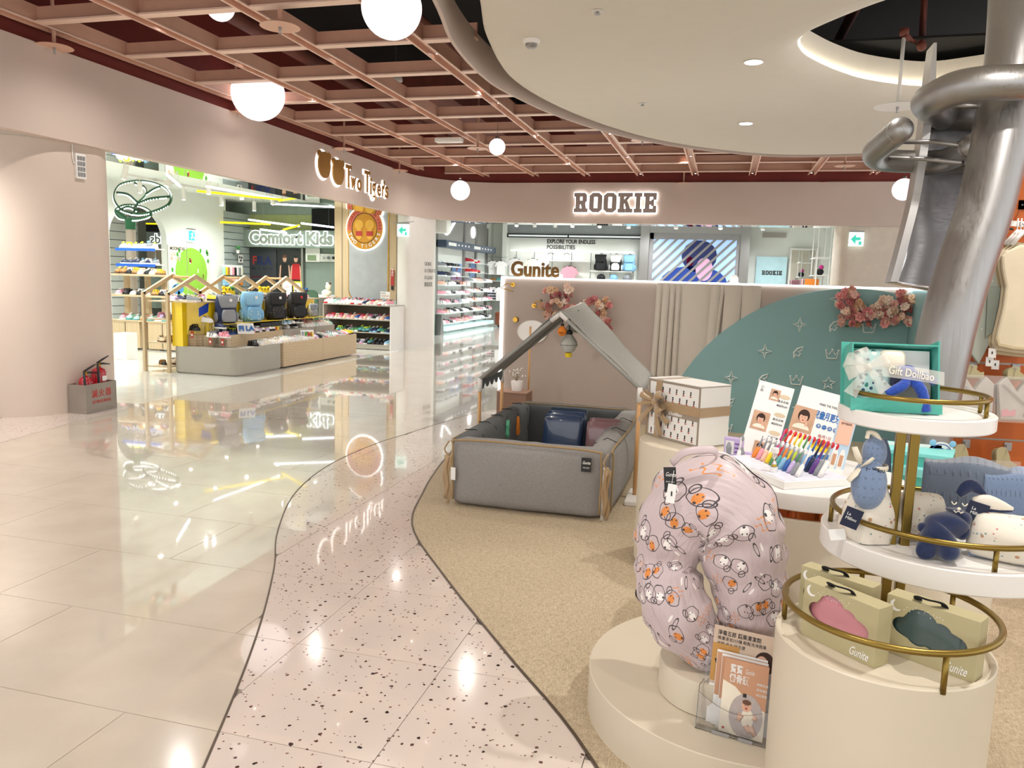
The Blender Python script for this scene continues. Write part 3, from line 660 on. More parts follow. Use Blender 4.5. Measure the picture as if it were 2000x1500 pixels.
# ================================================================ SHOES (prototypes, copied one by one)
_shoe = {}
def shoe_meshes(kind, cu_, cs, ca):
    """local +x is the toe; length 0.17"""
    L = 0.17
    st = [(-0.5, 0.016, 0.045), (-0.44, 0.026, 0.062), (-0.25, 0.03, 0.06), (-0.05, 0.029, 0.052), (0.15, 0.033, 0.038), (0.33, 0.034, 0.03), (0.45, 0.026, 0.024), (0.5, 0.012, 0.018)]
    st = [(a, w * 1.1, h * 1.45) for a, w, h in st]
    if kind == 'boot': st = [(a, w, h * (1.7 if a < 0 else 1.0)) for a, w, h in st]
    sole = MB(); pts = [(a * L * 1.03, w * 1.08) for a, w, h in st]
    sole.prism(pts + [(x, -y) for x, y in pts[::-1]], 0, 0.016 if kind != 'chunky' else 0.026)
    up = MB(); z0 = 0.014 if kind != 'chunky' else 0.024; n = 7; vs = []
    for a, w, h in st:
        for k in range(n):
            t = PI * k / (n - 1); vs.append((a * L, w * math.cos(t) * (1 - 0.15 * math.sin(t)), z0 + (h * 0.85) * math.sin(t) ** 0.8))
    fs = [(i * n + k, (i + 1) * n + k, (i + 1) * n + k + 1, i * n + k + 1) for i in range(len(st) - 1) for k in range(n - 1)]
    fs.append(tuple(range(n - 1, -1, -1))); fs.append(tuple((len(st) - 1) * n + k for k in range(n)))
    for i, j in ((1, 3),):
        for q in (2, 3, 4):
            for ii in range(i, j + 1):
                x, y, z = vs[ii * n + q]; vs[ii * n + q] = (x, y, z - (0.014 if kind != 'sandal' else 0.02) * (1 if q == 3 else 0.7))
    up.add(vs, fs)
    up.mi = [1 if (len(f) == 4 and f[0] // n in (1, 2) and f[0] % n in (2, 3)) else 0 for f in up.f]
    ac = MB()
    if kind == 'sandal':
        for x in (-0.01, 0.03): ac.tube([(x, -0.036, z0), (x + 0.005, -0.022, z0 + 0.06), (x + 0.005, 0.022, z0 + 0.06), (x, 0.036, z0)], 0.007, 5, flat=(1.6, 0.6))
    else:
        for x in (0.0, 0.014, 0.028): ac.tube([(x, -0.018, 0.068 + z0 - x * 0.6), (x, 0, 0.078 + z0 - x * 0.6), (x, 0.018, 0.068 + z0 - x * 0.6)], 0.0035, 4)
        #((-0.086, 0, z0 + 0.03), (0.004, 0.02, 0.03))
    return sole, up, ac
def shoe(kind, cu_, cs, ca, loc, rz, label, group, scale=1.0, pitch=0.0, single=False):
    key = (kind, cu_, cs, ca, single)
    if key not in _shoe:
        s_, u_, a_ = shoe_meshes(kind, cu_, cs, ca)
        if single:
            mb = MB(); mb.m = 0; mb.add(s_.v, s_.f); n0 = len(mb.f); mb.add(u_.v, u_.f); mb.mi = [0] * n0 + [1 + q for q in u_.mi]; mb.m = 3; mb.add(a_.v, a_.f)
            o = mb.build('shoe', [pm(cs), pm(cu_), M['blackmat'], pm(ca)], smooth='auto')
        else:
            o = thing('shoe', None, None); s_.build('sole', pm(cs), o, 'auto'); u_.build('upper', [pm(cu_), M['blackmat']], o, 'auto')
            a_.build('strap' if kind == 'sandal' else 'laces', pm(ca), o, 'auto')
        o['category'] = 'shoe'; _shoe[key] = o; new = o
    else: new = copy_tree(_shoe[key])
    new.location = loc; new.rotation_euler = (0, pitch, rz); new.scale = (scale,) * 3
    new['label'] = label; new['group'] = group; return new
def price_stand(loc, rz, label, z=0.1, w=0.13, tagcol=None):
    t = thing('acrylic_riser', label, 'display stand', loc, rz, 'clear acrylic shoe risers')
    mb = MB(); mb.box(-w / 2, w / 2, -0.045, 0.045, z - 0.003, z).box(-w / 2, -w / 2 + 0.003, -0.045, 0.045, 0, z - 0.003).box(w / 2 - 0.003, w / 2, -0.045, 0.045, 0, z - 0.003); mb.build('riser_sheet', M['acry'], t)
    if tagcol:
        mb = MB(); mb.box(-0.022, 0.022, -0.052, -0.049, z - 0.1, z - 0.01); c = mb.build('price_tag', M['inkr'], t)
        mb = MB(); mb.box(-0.013, 0.013, -0.0535, -0.052, z - 0.075, z - 0.045); mb.build('price_print', M['card'], c)
    return t

# ================================================================ SHOE SHOP
XV = Vector((1, 0, 0)); ZV = Vector((0, 0, 1)); YV = Vector((0, 1, 0))
# ---- island: three tiers
isl = thing('display_island', 'three-tier grey and pale oak display island with rounded corners, set with children\'s shoes', 'display island', (0, 0, 0))
mb = MB(); mb.prism(rounded([(-6.4, 9.24), (-6.4, 10.42), (-7.43, 10.42), (-7.43, 9.24)], 0.12), 0.02, 0.38); mb.prism(rounded([(-6.42, 9.26), (-6.42, 10.42), (-7.42, 10.42), (-7.42, 9.26)], 0.12), 0, 0.02)
mb.build('grey_base_unit', M['grey'], isl, 'auto')
for a, b in ((10.425, 11.64), (11.645, 12.86)):
    mb = MB(); mb.box(-7.42, -6.4, a, b, 0.02, 0.38); mb.build('oak_base_unit', M['oakx'], isl)
for pts, z0, z1, m in (([(-6.72, 9.5), (-6.72, 11.0), (-7.42, 11.0), (-7.42, 9.3)], 0.38, 0.54, 'oakx'), ([(-6.72, 11.005), (-6.72, 12.0), (-7.42, 12.0), (-7.42, 11.005)], 0.38, 0.54, 'grey'), ([(-6.72, 12.005), (-6.72, 12.7), (-7.42, 12.7), (-7.42, 12.005)], 0.38, 0.54, 'grey'),
                       ([(-6.98, 9.66), (-6.98, 10.9), (-7.42, 10.9), (-7.42, 9.5)], 0.54, 0.69, 'grey'), ([(-6.98, 10.905), (-6.98, 12.4), (-7.42, 12.4), (-7.42, 10.905)], 0.54, 0.69, 'oakx')):
    mb = MB(); mb.prism(rounded(pts, 0.1), z0, z1); mb.build('tier', M[m], isl, 'auto')
mb = MB(); mb.prism(rounded([(-7.03, 9.48), (-7.03, 12.5), (-7.42, 12.5), (-7.42, 9.22)], 0.05), 0.54, 0.99); mb.box(-7.42, -7.25, 9.24, 9.6, 0.38, 0.99); mb.build('yellow_core', M['yellow'], isl, 'auto')
mb = MB(); mb.box(-7.028, -6.76, 9.55, 12.4, 0.692, 0.7).box(-6.97, -6.95, 9.9, 12.3, 0.692, 0.6925); mb.build('bag_ledge', M['yellow'], isl)
mb = MB(); mb.box(-7.43, -7.0, 9.22, 12.6, 0.992, 1.008); mb.build('top_board', M['oakx'], isl)
mb = MB(); mb.prism([(9.30, 0.92), (9.52, 0.99), (9.5, 0.86), (9.3, 0.8)], -7.028, -7.024, 'x'); mb.build('blue_sticker', mat('royal_blue', '1b3fa6', 0.4), isl)
# house-shaped frames (three bays of gable frames with ridge poles)
def house(yc, label, shelves):
    t = thing('house_frame', label, 'display frame', (-7.65, yc, 0), 0, 'oak house-shaped display frames')
    hw, ze, zr_, w, d = 0.6, 1.12, 1.38, 0.045, 0.02
    for sx in (-0.2, 0.2):
        gb = MB()
        for s in (-1, 1):
            gb.box(sx - d, sx + d, s * hw - w / 2, s * hw + w / 2, 0, ze)
            gb.prism([(s * (hw + w / 2), ze - 0.01), (0, zr_), (0, zr_ - 0.062), (s * (hw - w / 2), ze - 0.045)], sx - d, sx + d, 'x')
        gb.build('gable_frame', M['oakz'], t)
    rb = MB(); rb.tube([(-0.18, 0, zr_ - 0.045), (0.18, 0, zr_ - 0.045)], 0.016, 8); rb.build('ridge_pole', M['beech'], t, True)
    for z in shelves:
        mb = MB(); mb.box(-0.178, 0.178, -hw + 0.02, hw - 0.02, z - 0.014, z); mb.build('shelf', M['oakx'], t)
    return t
house(9.8, 'oak house-shaped frame with open shelves, at the pillar end of the island', (0.08, 0.42, 0.75, 1.0))
house(11.02, 'oak house-shaped frame behind the light blue and starry black backpacks', (0.42, 0.75))
house(12.25, 'oak house-shaped frame at the counter end of the island', (0.42, 0.75))

# ---- backpacks
def backpack(loc, rz, col, col2, name, label, s=1.0, front=None, rounded_flap=False, spot=None, grp='school backpacks on the island'):
    t = thing(name, label, 'backpack', loc, rz, grp); t.scale = (s,) * 3
    m1 = spot or mat('nylon_' + col, PAL.get(col, col), 0.6, bump=0.2); m2 = mat('nylon_' + col2, PAL.get(col2, col2), 0.6)
    def shell(w, d, h, y0, zb, e=0.16):
        mb = MB(); rings = []
        for k in range(9):
            z = k / 8; q = min(1, (1 - (2 * abs(z - 0.5)) ** 5) * 1.0 + 0.0); q = 0.86 + 0.14 * q if z < 0.6 else max(0.45 if rounded_flap else 0.7, 1 - ((z - 0.55) / 0.45) ** 2 * (0.5 if rounded_flap else 0.25))
            n = 16; ring = []
            for i in range(n):
                a = 2 * PI * i / n; cx, sy = math.cos(a), math.sin(a)
                ring.append((w / 2 * q * math.copysign(abs(cx) ** 0.6, cx), y0 + d / 2 * (0.8 + 0.2 * q) * math.copysign(abs(sy) ** 0.7, sy), zb + h * z))
            rings.append(ring)
        vs = [v for r in rings for v in r]
        mb.add(vs, [(k * 16 + i, k * 16 + (i + 1) % 16, (k + 1) * 16 + (i + 1) % 16, (k + 1) * 16 + i) for k in range(8) for i in range(16)] + [tuple(range(15, -1, -1)), tuple(8 * 16 + i for i in range(16))])
        return mb
    shell(0.27, 0.15, 0.37, 0, 0).build('body', m1, t, True)
    shell(0.19, 0.06, 0.16, -0.09, 0.02).build('front_pocket', m2 if not spot else m1, t, True)
    mb = MB(); mb.grid(lambda u, v: ((u - 0.5) * 0.27 * (1 - 0.25 * (1 - v) ** 2), -0.085 + 0.06 * (1 - v) * 0 - 0.012 * math.sin(PI * u) + (v - 1) * -0.085 * v * 0 + (0.1 * (v > 0.7) * (v - 0.7)), 0.2 + 0.17 * v), 8, 6, 0.008); mb.build('flap', m2, t, True)
    for s_ in (-1, 1):
        mb = MB(); mb.tube([(s_ * 0.07, 0.08, 0.33), (s_ * 0.09, 0.13, 0.24), (s_ * 0.1, 0.13, 0.12), (s_ * 0.11, 0.09, 0.03)], 0.014, 6, flat=(1.5, 0.5)); mb.build('shoulder_strap', M['black'], t, True)
        mb = MB(); mb.ball((s_ * 0.14, -0.01, 0.08), (0.022, 0.05, 0.07), 8, 6); mb.build('side_pocket', m2, t, True)
    mb = MB(); mb.tube([(-0.03, 0.05, 0.36), (-0.02, 0.05, 0.395), (0.02, 0.05, 0.395), (0.03, 0.05, 0.36)], 0.007, 6); mb.build('handle', M['black'], t, True)
    if front:
        mb = MB(); mb.lathe([(0.02, 0), (0.02, 0.004)], (0, 0, 0), 12); mb.build('round_badge', pm(front), t, loc=(0.02, -0.106, 0.3), rot=(PI / 2, 0, 0))
    return t
RB = -PI / 2 + 0.0
bz = 0.832
backpack((-6.88, 9.7, 0.701), PI / 2 - 0.5, 'navy', 'grey', 'backpack', 'charcoal school backpack with grey flap and a white round badge', 1.1, 'white', grp='school backpacks on the island')
backpack((-6.88, 10.32, 0.701), PI / 2 - 0.5, 'sky', 'sky', 'backpack', 'light blue school backpack printed with pale dots, between two dark ones', 1.2, 'white', spot=m_spots('sky_print', '7ab0d6', (('ece9d8', 1), ('4d7fb0', 1.7)), 30, 0.5, 0.22))
backpack((-6.88, 10.98, 0.701), PI / 2 - 0.5, 'black', 'black', 'backpack', 'black school backpack printed with tiny white stars', 1.15, 'white', spot=m_spots('star_print', '15151b', (('e8e2d0', 2), ('c8a35a', 3)), 40, 0.35, 0.16))
backpack((-6.88, 11.62, 0.701), PI / 2 - 0.5, 'black', 'black', 'backpack', 'plain black round-topped backpack with badges, nearest the counter', 1.15, 'red', True)
backpack((-6.88, 12.15, 0.7011), PI / 2 - 0.5, 'silver', 'grey', 'small_bag', 'small silver-grey child\'s bag beside the plain black backpack', 0.6, 'blue', True)
# tiger cushions stand-in: plain yellow-orange ear-shaped plush toys on the top board
def plush_head(loc, rz, label, hat):
    t = thing('plush_toy', label, 'plush toy', loc, rz, 'yellow plush toys on the island')
    mb = MB(); mb.ball((0, 0, 0.1), (0.1, 0.05, 0.1), 12, 8); mb.build('head', pm('yellow', 0.9), t, True)
    for s in (-1, 1):
        mb = MB(); mb.ball((s * 0.07, 0, 0.18), (0.03, 0.02, 0.03), 8, 6); mb.build('ear', pm('yellow', 0.9), t, True)
    mb = MB(); mb.ball((0, -0.045, 0.07), (0.05, 0.02, 0.035), 8, 6); mb.build('muzzle', pm('cream', 0.9), t, True)
    for k in (-0.05, 0, 0.05):
        mb = MB(); mb.cbox((k, -0.046, 0.16), (0.012, 0.006, 0.035)); mb.build('stripe', pm('black', 0.9), t)
    if hat:
        mb = MB(); mb.ball((0.05, 0, 0.17), (0.05, 0.045, 0.04), 8, 6); mb.build('cap', pm(hat, 0.9), t, True)
    return t
plush_head((-7.25, 10.3, 1.008), 0.9, 'striped yellow plush toy with a green cap, behind the light blue backpack', 'green')
plush_head((-7.25, 11.25, 1.008), 0.9, 'striped yellow plush toy with dark brows, behind the starry black backpack', None)

# ---- shoes on the island
cols = [('white', 'white', 'grey'), ('pink', 'white', 'white'), ('lilac', 'white', 'pink'), ('navy', 'white', 'yellow'), ('black', 'black', 'white'), ('mint', 'white', 'sky'), ('beige', 'cream', 'tan'), ('white', 'pink', 'red'), ('grey', 'white', 'lime'), ('cream', 'white', 'peach'), ('yellow', 'black', 'black'), ('silver', 'white', 'blue')]
kinds = ['sneaker', 'sandal', 'chunky', 'sneaker']
def row(n, p0, p1, z, rz, where, group, seed, palette=None, scale=1.0, side='the pillar end', kind=None, single=False, skip=(), jit=0.1):
    R = random.Random(seed); pal = palette or cols
    for i in range(n):
        if i in skip: continue
        t = i / max(1, n - 1); c = pal[R.randrange(len(pal))]; k = kind or kinds[R.randrange(4)]
        what = ('%s sandal' if k == 'sandal' else '%s shoe') % (c[0] if c[0] != c[2] else 'plain ' + c[0])
        lab = '%s, %s from %s %s' % (what, ORD[i], side, where)
        shoe(k, c[0], c[1], c[2], (lerp(p0[0], p1[0], t), lerp(p0[1], p1[1], t), z), rz + R.uniform(-jit, jit), lab, group, scale * R.uniform(0.98, 1.12), single=single)
IG = 'children\'s shoes on the island'
row(14, (-6.52, 9.95), (-6.5, 11.15), 0.381, 0.0, 'on the lowest tier', IG, 11, [('white', 'white', 'beige'), ('cream', 'white', 'white'), ('white', 'white', 'pink'), ('white', 'cream', 'mint')], 1.0, skip=())
shoe('sandal', 'black', 'black', 'black', (-6.52, 9.82, 0.381), -0.2, 'black strap sandal at the front corner of the lowest tier', IG, 1.05)
row(15, (-6.52, 11.45), (-6.5, 12.75), 0.381, 0.0, 'of the oak end of the lowest tier', IG, 12, side='the letter card')
row(7, (-6.84, 10.2), (-6.84, 10.75), 0.541, 0.0, 'of the middle oak tier', IG, 13, [('white', 'black', 'grey'), ('pink', 'pink', 'white'), ('lilac', 'white', 'white')], 1.05, side='the tricolour letter card')
row(5, (-6.84, 11.1), (-6.84, 11.6), 0.62, 0.0, 'of the clear risers on the grey tier', IG, 14, [('sky', 'white', 'white'), ('black', 'white', 'white'), ('yellow', 'black', 'black'), ('white', 'white', 'navy')])
row(9, (-6.84, 11.8), (-6.84, 12.6), 0.541, 0.0, 'of the far grey tier', IG, 15, [('white', 'white', 'pink'), ('cream', 'white', 'mint'), ('mint', 'white', 'white')])
for k in range(3): price_stand((-6.84, 11.15 + 0.2 * k, 0.541), PI / 2, 'low clear acrylic riser, %s from the tricolour card side of the grey tier' % ORD[k], 0.078)
row(7, (-6.99 + 0.06, 9.72), (-6.93, 10.25), 0.691, 0.0, 'of the upper tier under the charcoal backpack', IG, 16, [('pink', 'grey', 'white'), ('navy', 'blue', 'lime'), ('yellow', 'navy', 'blue'), ('mint', 'orange', 'white')], 1.05) if False else None
row(6, (-6.86, 9.62), (-6.86, 10.1), 0.541, 0.0, 'of the row under the charcoal backpack', IG, 16, [('pink', 'grey', 'white'), ('navy', 'blue', 'lime'), ('mint', 'orange', 'white')], 1.1, side='the pillar end')
row(8, (-7.1, 9.3), (-7.1, 9.5), 1.009, 0.3, 'on the top board', IG, 17, skip=(4, 5, 6, 7))
row(5, (-7.5, 9.4), (-7.5, 10.0), 1.009, -0.4, 'on the top board inside the first house frame', IG, 18)
row(9, (-7.12, 9.75), (-7.12, 12.3), 1.009, 0.0, 'along the top board behind the backpacks', IG, 19, kind='chunky')
for j, (z, n, w) in enumerate(((0.081, 3, 'bottom shelf'), (0.421, 4, 'second shelf'), (0.751, 4, 'third shelf'))):
    row(n, (-7.66, 9.32), (-7.62, 9.75), z, -0.5, 'on the ' + w + ' of the first house frame', IG, 20 + j, [('beige', 'brown', 'tan'), ('tan', 'brown', 'orange'), ('black', 'cream', 'tan')] if j < 2 else None)
# upright pairs on clear risers at the left end
for k, (x, y, z, c, kd, tg) in enumerate(((-7.16, 9.37, 0.60, 'black', 'sandal', 1), (-6.86, 9.36, 0.52, 'white', 'sandal', 1), (-6.68, 9.38, 0.52, 'pink', 'sandal', 1), (-6.98, 9.42, 0.72, 'white', 'sneaker', 0), (-6.8, 9.46, 0.64, 'navy', 'sneaker', 0))):
    z0 = 0.382
    price_stand((x, y - 0.0, z0), 0.0, 'clear acrylic riser with %s carrying the %s %s shoe' % ('a red price tag' if tg else 'no tag', ORD[k], c), z - z0, 0.13, 'r' if tg else None)
    shoe(kd, c, 'white' if c != 'black' else 'black', 'grey' if c == 'white' else c, (x, y, z + 0.001), -0.2, '%s %s on the %s clear riser from the yellow core' % (c, kd, ORD[k]), IG, 1.1)
# boots and sneakers under the bags (black and white high tops)
for k, (y, c, kd) in enumerate(((11.25, 'white', 'boot'), (11.5, 'black', 'boot'), (11.72, 'white', 'boot'), (11.92, 'pink', 'boot'), (12.1, 'white', 'chunky'), (12.28, 'white', 'chunky'))):
    shoe(kd, c, 'white', 'black', (-6.9, y, 0.545), 0.0, '%s high-top shoe, %s along the row below the black backpacks' % (c, ORD[k]), IG, 1.2)
# shoe boxes with coloured blocks
for k, y in enumerate((10.55, 10.85)):
    t = thing('shoe_box', 'black-lidded shoe box with coloured block print, %s from the pillar end' % ORD[k], 'box', (-6.87, y, 0.692 if False else 0.541), 0, 'block-print shoe boxes')
    mb = MB(); mb.box(-0.09, 0.09, -0.14, 0.14, 0, 0.06); mb.build('box_base', pm('yellow', 0.4), t)
    mb = MB(); mb.box(-0.095, 0.095, -0.145, 0.145, 0.06, 0.13); mb.build('lid', M['black'], t, bevel=0.002)
    for q, c in enumerate(('green', 'blue', 'red', 'yellow', 'blue')):
        mb = MB(); mb.box(0.09, 0.092, -0.14 + q * 0.056, -0.1 + q * 0.056, 0.005 + 0.02 * (q % 2), 0.05); mb.build('printed_block', pm(c, 0.4), t)
# letter cards
def tent_card(loc, rz, label, letters, w=0.2, h=0.14):
    t = thing('sign_card', label, 'sign', loc, rz, 'letter cards on the island')
    Mx = Matrix.Rotation(math.radians(-20), 4, 'X')
    mb = MB(); mb.cbox((0, 0.02, h / 2), (w, 0.006, h), Mx.to_3x3()); mb.build('card_panel', M['card'], t, bevel=0.002)
    mb = MB(); mb.cbox((0, 0.065, h / 2 - 0.01), (w * 0.3, 0.004, h), Matrix.Rotation(math.radians(25), 3, 'X')); mb.build('card_foot', M['card'], t)
    n = len(letters)
    for i, (ch, m) in enumerate(letters):
        text('printed_letter', ch, h * 0.62, Matrix.Translation((-w * 0.42 + i * w * 0.82 / n, 0.008, h * 0.5)) @ Mx @ Matrix.Rotation(PI / 2, 4, 'X') @ Matrix.Translation((0, 0, 0.006)), m, t, 0.0005, 0.006)
tent_card((-6.66, 9.86, 0.541), PI / 2 - 0.7, 'white card with a tricolour logo lettered in navy and red', [('F', M['inkb']), ('I', M['inkb']), ('L', M['inkb']), ('A', M['inkb'])], 0.24, 0.16)
tent_card((-6.5, 11.32, 0.381), PI / 2 - 0.7, 'white card with four letters in blue, red, green and yellow', [('I', M['inkb']), ('F', M['inkg']), ('M', M['inkr']), ('E', pm('yellow'))], 0.22, 0.15)
tent_card((-6.96, 10.12, 0.7), PI / 2 - 0.6, 'small pink promotional card in front of the charcoal backpack', [('YA', M['inkd'])], 0.13, 0.11)

# ---- low rack by the column
rk = thing('shoe_rack', 'grey open shoe rack with three shelves and a white side, beside the oak column', 'shelf', (-7.63, 13.87, 0))
W, D, Hh = 1.45, 0.66, 0.865
mb = MB(); mb.box(0, W, 0, D, Hh - 0.018, Hh); mb.build('top_board', M['shelfgrey'], rk)
for x in (0, W - 0.018):
    mb = MB(); mb.box(x, x + 0.018, 0, D, 0, Hh - 0.018); mb.build('side_panel', M['shelfgrey'] if x == 0 else M['whitelac'], rk)
mb = MB(); mb.box(0.018, W - 0.018, D - 0.01, D, 0.02, Hh - 0.018); mb.build('back_panel', M['rackin'], rk)
for z in (0.10, 0.335, 0.585):
    mb = MB(); mb.box(0.018, W - 0.018, 0.01, D - 0.01, z - 0.018, z); mb.build('shelf', M['shelfgrey'], rk)
mb = MB(); mb.box(0.018, W - 0.018, 0.02, 0.035, 0.01, 0.082); mb.build('plinth', M['shelfgrey'], rk)
RG = 'children\'s shoes on the grey rack'
pr = [('pink', 'white', 'red'), ('red', 'red', 'pink'), ('beige', 'white', 'cream'), ('blue', 'white', 'red'), ('lilac', 'pink', 'white'), ('black', 'white', 'grey'), ('peach', 'peach', 'white'), ('silver', 'white', 'magenta')]
pg = [('teal', 'black', 'lime'), ('green', 'white', 'black'), ('black', 'black', 'grey'), ('grey', 'mint', 'pink'), ('sky', 'white', 'navy'), ('navy', 'sky', 'white')]
row(15, (-7.53, 13.99), (-6.27, 13.99), 0.587, -PI / 2 - 0.35, 'on the upper shelf of the grey rack', RG, 31, pr, 1.16, 'the left panel')
row(14, (-7.3, 13.99), (-6.27, 13.99), 0.337, -PI / 2 - 0.35, 'on the middle shelf of the grey rack', RG, 32, pg, 1.16, 'the left panel')
row(15, (-7.53, 13.99), (-6.27, 13.99), 0.102, -PI / 2 - 0.35, 'on the bottom shelf of the grey rack', RG, 33, pr + pg, 1.16, 'the left panel')
mixc = [('white', 'white', 'pink'), ('white', 'white', 'navy'), ('pink', 'white', 'red'), ('mint', 'white', 'black'), ('white', 'red', 'red'), ('navy', 'white', 'sky'), ('cream', 'white', 'grey')]
row(17, (-7.56, 13.98), (-6.25, 13.98), 0.867, -PI / 2 - 0.3, 'in the front row atop the grey rack', RG, 34, mixc, 1.16, 'the left panel')
row(16, (-7.5, 14.2), (-6.3, 14.2), 0.867, -PI / 2 - 0.3, 'in the middle row atop the grey rack', RG, 35, mixc, 1.16, 'the left panel')
row(13, (-7.4, 14.4), (-6.5, 14.4), 0.867, -PI / 2 - 0.3, 'in the back row atop the grey rack', RG, 36, mixc, 1.16, 'the left panel')
t = thing('price_board', 'white price board with multicoloured writing standing on the grey rack', 'sign', (-6.55, 14.42, 0.866), 0)
mb = MB(); mb.cbox((0, 0, 0.13), (0.2, 0.008, 0.25)); mb.build('board', M['card'], t)
for k, (s, m) in enumerate((('MOONSTAR', M['inkd']), ('每雙特價', M['tan']), ('童鞋 490', M['inkg']), ('買二送一', M['inkr']))):
    text('printed_line', s, 0.04, Matrix.Translation((-0.085, -0.005, 0.22 - 0.055 * k)) @ Matrix.Rotation(PI / 2, 4, 'X'), m, t, 0.0005, 0, width=0.17 if k else 0.1)
for k, x in enumerate((-7.55, -7.35)):
    t = thing('black_tub', 'square black tub on the rack by the oak column, %s from the counter' % ORD[k], 'container', (x + 0.2, 14.46, 0.866), 0, 'square black tubs')
    mb = MB(); mb.cbox((0, 0, 0.05), (0.11, 0.09, 0.1)); mb.build('tub_body', M['black'], t, bevel=0.004)
    mb = MB(); mb.box(-0.06, 0.06, -0.05, 0.05, 0.1, 0.11); mb.build('rim', M['blackmat'], t)
# ---- counter, cards, toy
ct = thing('service_counter', 'curved brushed-steel service counter with a white top', 'counter', (-8.8, 15.75, 0))
mb = MB(); mb.lathe([(0.66, 0.03), (0.68, 0.06), (0.68, 0.92)], n=40); mb.build('steel_drum', M['steel'], ct, 'auto')
mb = MB(); mb.lathe([(0.7, 0.92), (0.72, 0.93), (0.72, 0.955), (0.7, 0.96)], n=40); mb.build('counter_top', M['whitelac'], ct, 'auto')
t = thing('arch_board', 'dark green rounded board standing between the island and the counter', 'panel', (-8.05, 14.2, 0), 0)
mb = MB(); mb.prism([(-0.13, 0)] + [(-0.13 * math.cos(a), 0.98 + 0.13 * math.sin(a)) for a in [PI * i / 12 for i in range(13)]] + [(0.13, 0)], -0.02, 0.02, 'y'); mb.build('board', mat('forest_green', '3c5b45', 0.5), t)
for k, (x, m, lab) in enumerate(((-9.28, 'card', 'plain white notice card on the steel counter'), (-9.03, 'yellow', 'notice card with a yellow frame on the steel counter'))):
    t = thing('notice_card', lab, 'sign', (x, 15.3, 0.961), 0.1)
    mb = MB(); mb.cbox((0, 0, 0.15), (0.2, 0.006, 0.29)); mb.build('card_panel', M[m] if m == 'card' else pm('yellow'), t)
    mb = MB(); mb.box(-0.075, 0.075, -0.0045, -0.003, 0.04, 0.26); mb.build('printed_area', M['card'], t)
    for j in range(4):
        mb = MB(); mb.box(-0.06, 0.06 - 0.02 * (j % 2), -0.0055, -0.0045, 0.08 + j * 0.04, 0.09 + j * 0.04); mb.build('printed_line', M['inkr'] if j == 2 else M['greyk'], t)
t = thing('plush_toy', 'white sitting plush animal on the steel counter', 'plush toy', (-8.35, 15.35, 0.961), -0.4)
mb = MB(); mb.ball((0, 0, 0.07), (0.14, 0.09, 0.075), 12, 8); mb.build('body', pm('cream', 0.9), t, True)
mb = MB(); mb.ball((0.06, 0, 0.2), (0.07, 0.065, 0.08), 12, 8); mb.build('head', pm('cream', 0.9), t, True)
for s in (-1, 1):
    mb = MB(); mb.ball((0.06 + s * 0.05, 0, 0.275), 0.025, 8, 6); mb.build('ear', pm('brown' if s > 0 else 'cream', 0.9), t, True)
t = thing('card_terminal', 'small black payment terminal with a blue side on the counter', 'device', (-8.72, 15.25, 0.961), 0.1)
mb = MB(); mb.cbox((0, 0, 0.06), (0.16, 0.1, 0.12)); mb.build('terminal_body', M['black'], t, bevel=0.004)
mb = MB(); mb.cbox((-0.06, 0, 0.14), (0.05, 0.05, 0.05)); mb.build('keypad', pm('blue'), t, bevel=0.003)
# ---- gondola at the left with shoes
gd = thing('wall_gondola', 'pale oak shoe gondola with two open boards over a cabinet, behind the tree', 'shelf', (-10.1, 11.6, 0))
for x in (-0.5, 0.28):
    mb = MB(); mb.box(x, x + 0.6, 0, 0.5, 0.03, 0.5); c = mb.build('cabinet', M['oakz'], gd)
    mb = MB(); mb.box(x + 0.295, x + 0.305, -0.004, 0.0, 0.05, 0.48); mb.build('door_gap', M['blackmat'], c)
mb = MB(); mb.box(-0.52, 0.9, -0.01, 0.51, 0.5, 0.525); mb.build('cabinet_top', M['oakx'], gd)
for x, z in ((0.62, 0.975), (0.58, 1.34)):
    mb = MB(); mb.box(-0.6, x, -0.02, 0.48, z - 0.035, z); mb.build('shelf', M['oakx'], gd)
for x in (-0.45, 0.0, 0.35):
    mb = MB(); mb.box(x, x + 0.09, 0.28, 0.34, 0.525, 1.305); mb.build('upright', M['oakz'], gd)
GG = 'shoes on the gondola behind the tree'
dk = [('black', 'black', 'white'), ('black', 'black', 'black'), ('cream', 'white', 'peach'), ('tan', 'brown', 'yellow')]
row(8, (-10.45, 11.7), (-9.6, 11.7), 1.341, -PI / 2, 'on the top board of the gondola', GG, 41, dk, 1.25, 'the pillar')
row(7, (-10.45, 11.7), (-9.55, 11.7), 0.976, -PI / 2, 'on the lower board of the gondola', GG, 42, dk + cols[:2], 1.25, 'the pillar')
row(8, (-10.4, 11.7), (-9.35, 11.7), 0.526, -PI / 2, 'on the gondola cabinet', GG, 43, [('pink', 'white', 'red'), ('mint', 'teal', 'white'), ('peach', 'tan', 'black')], 1.15, 'the pillar')
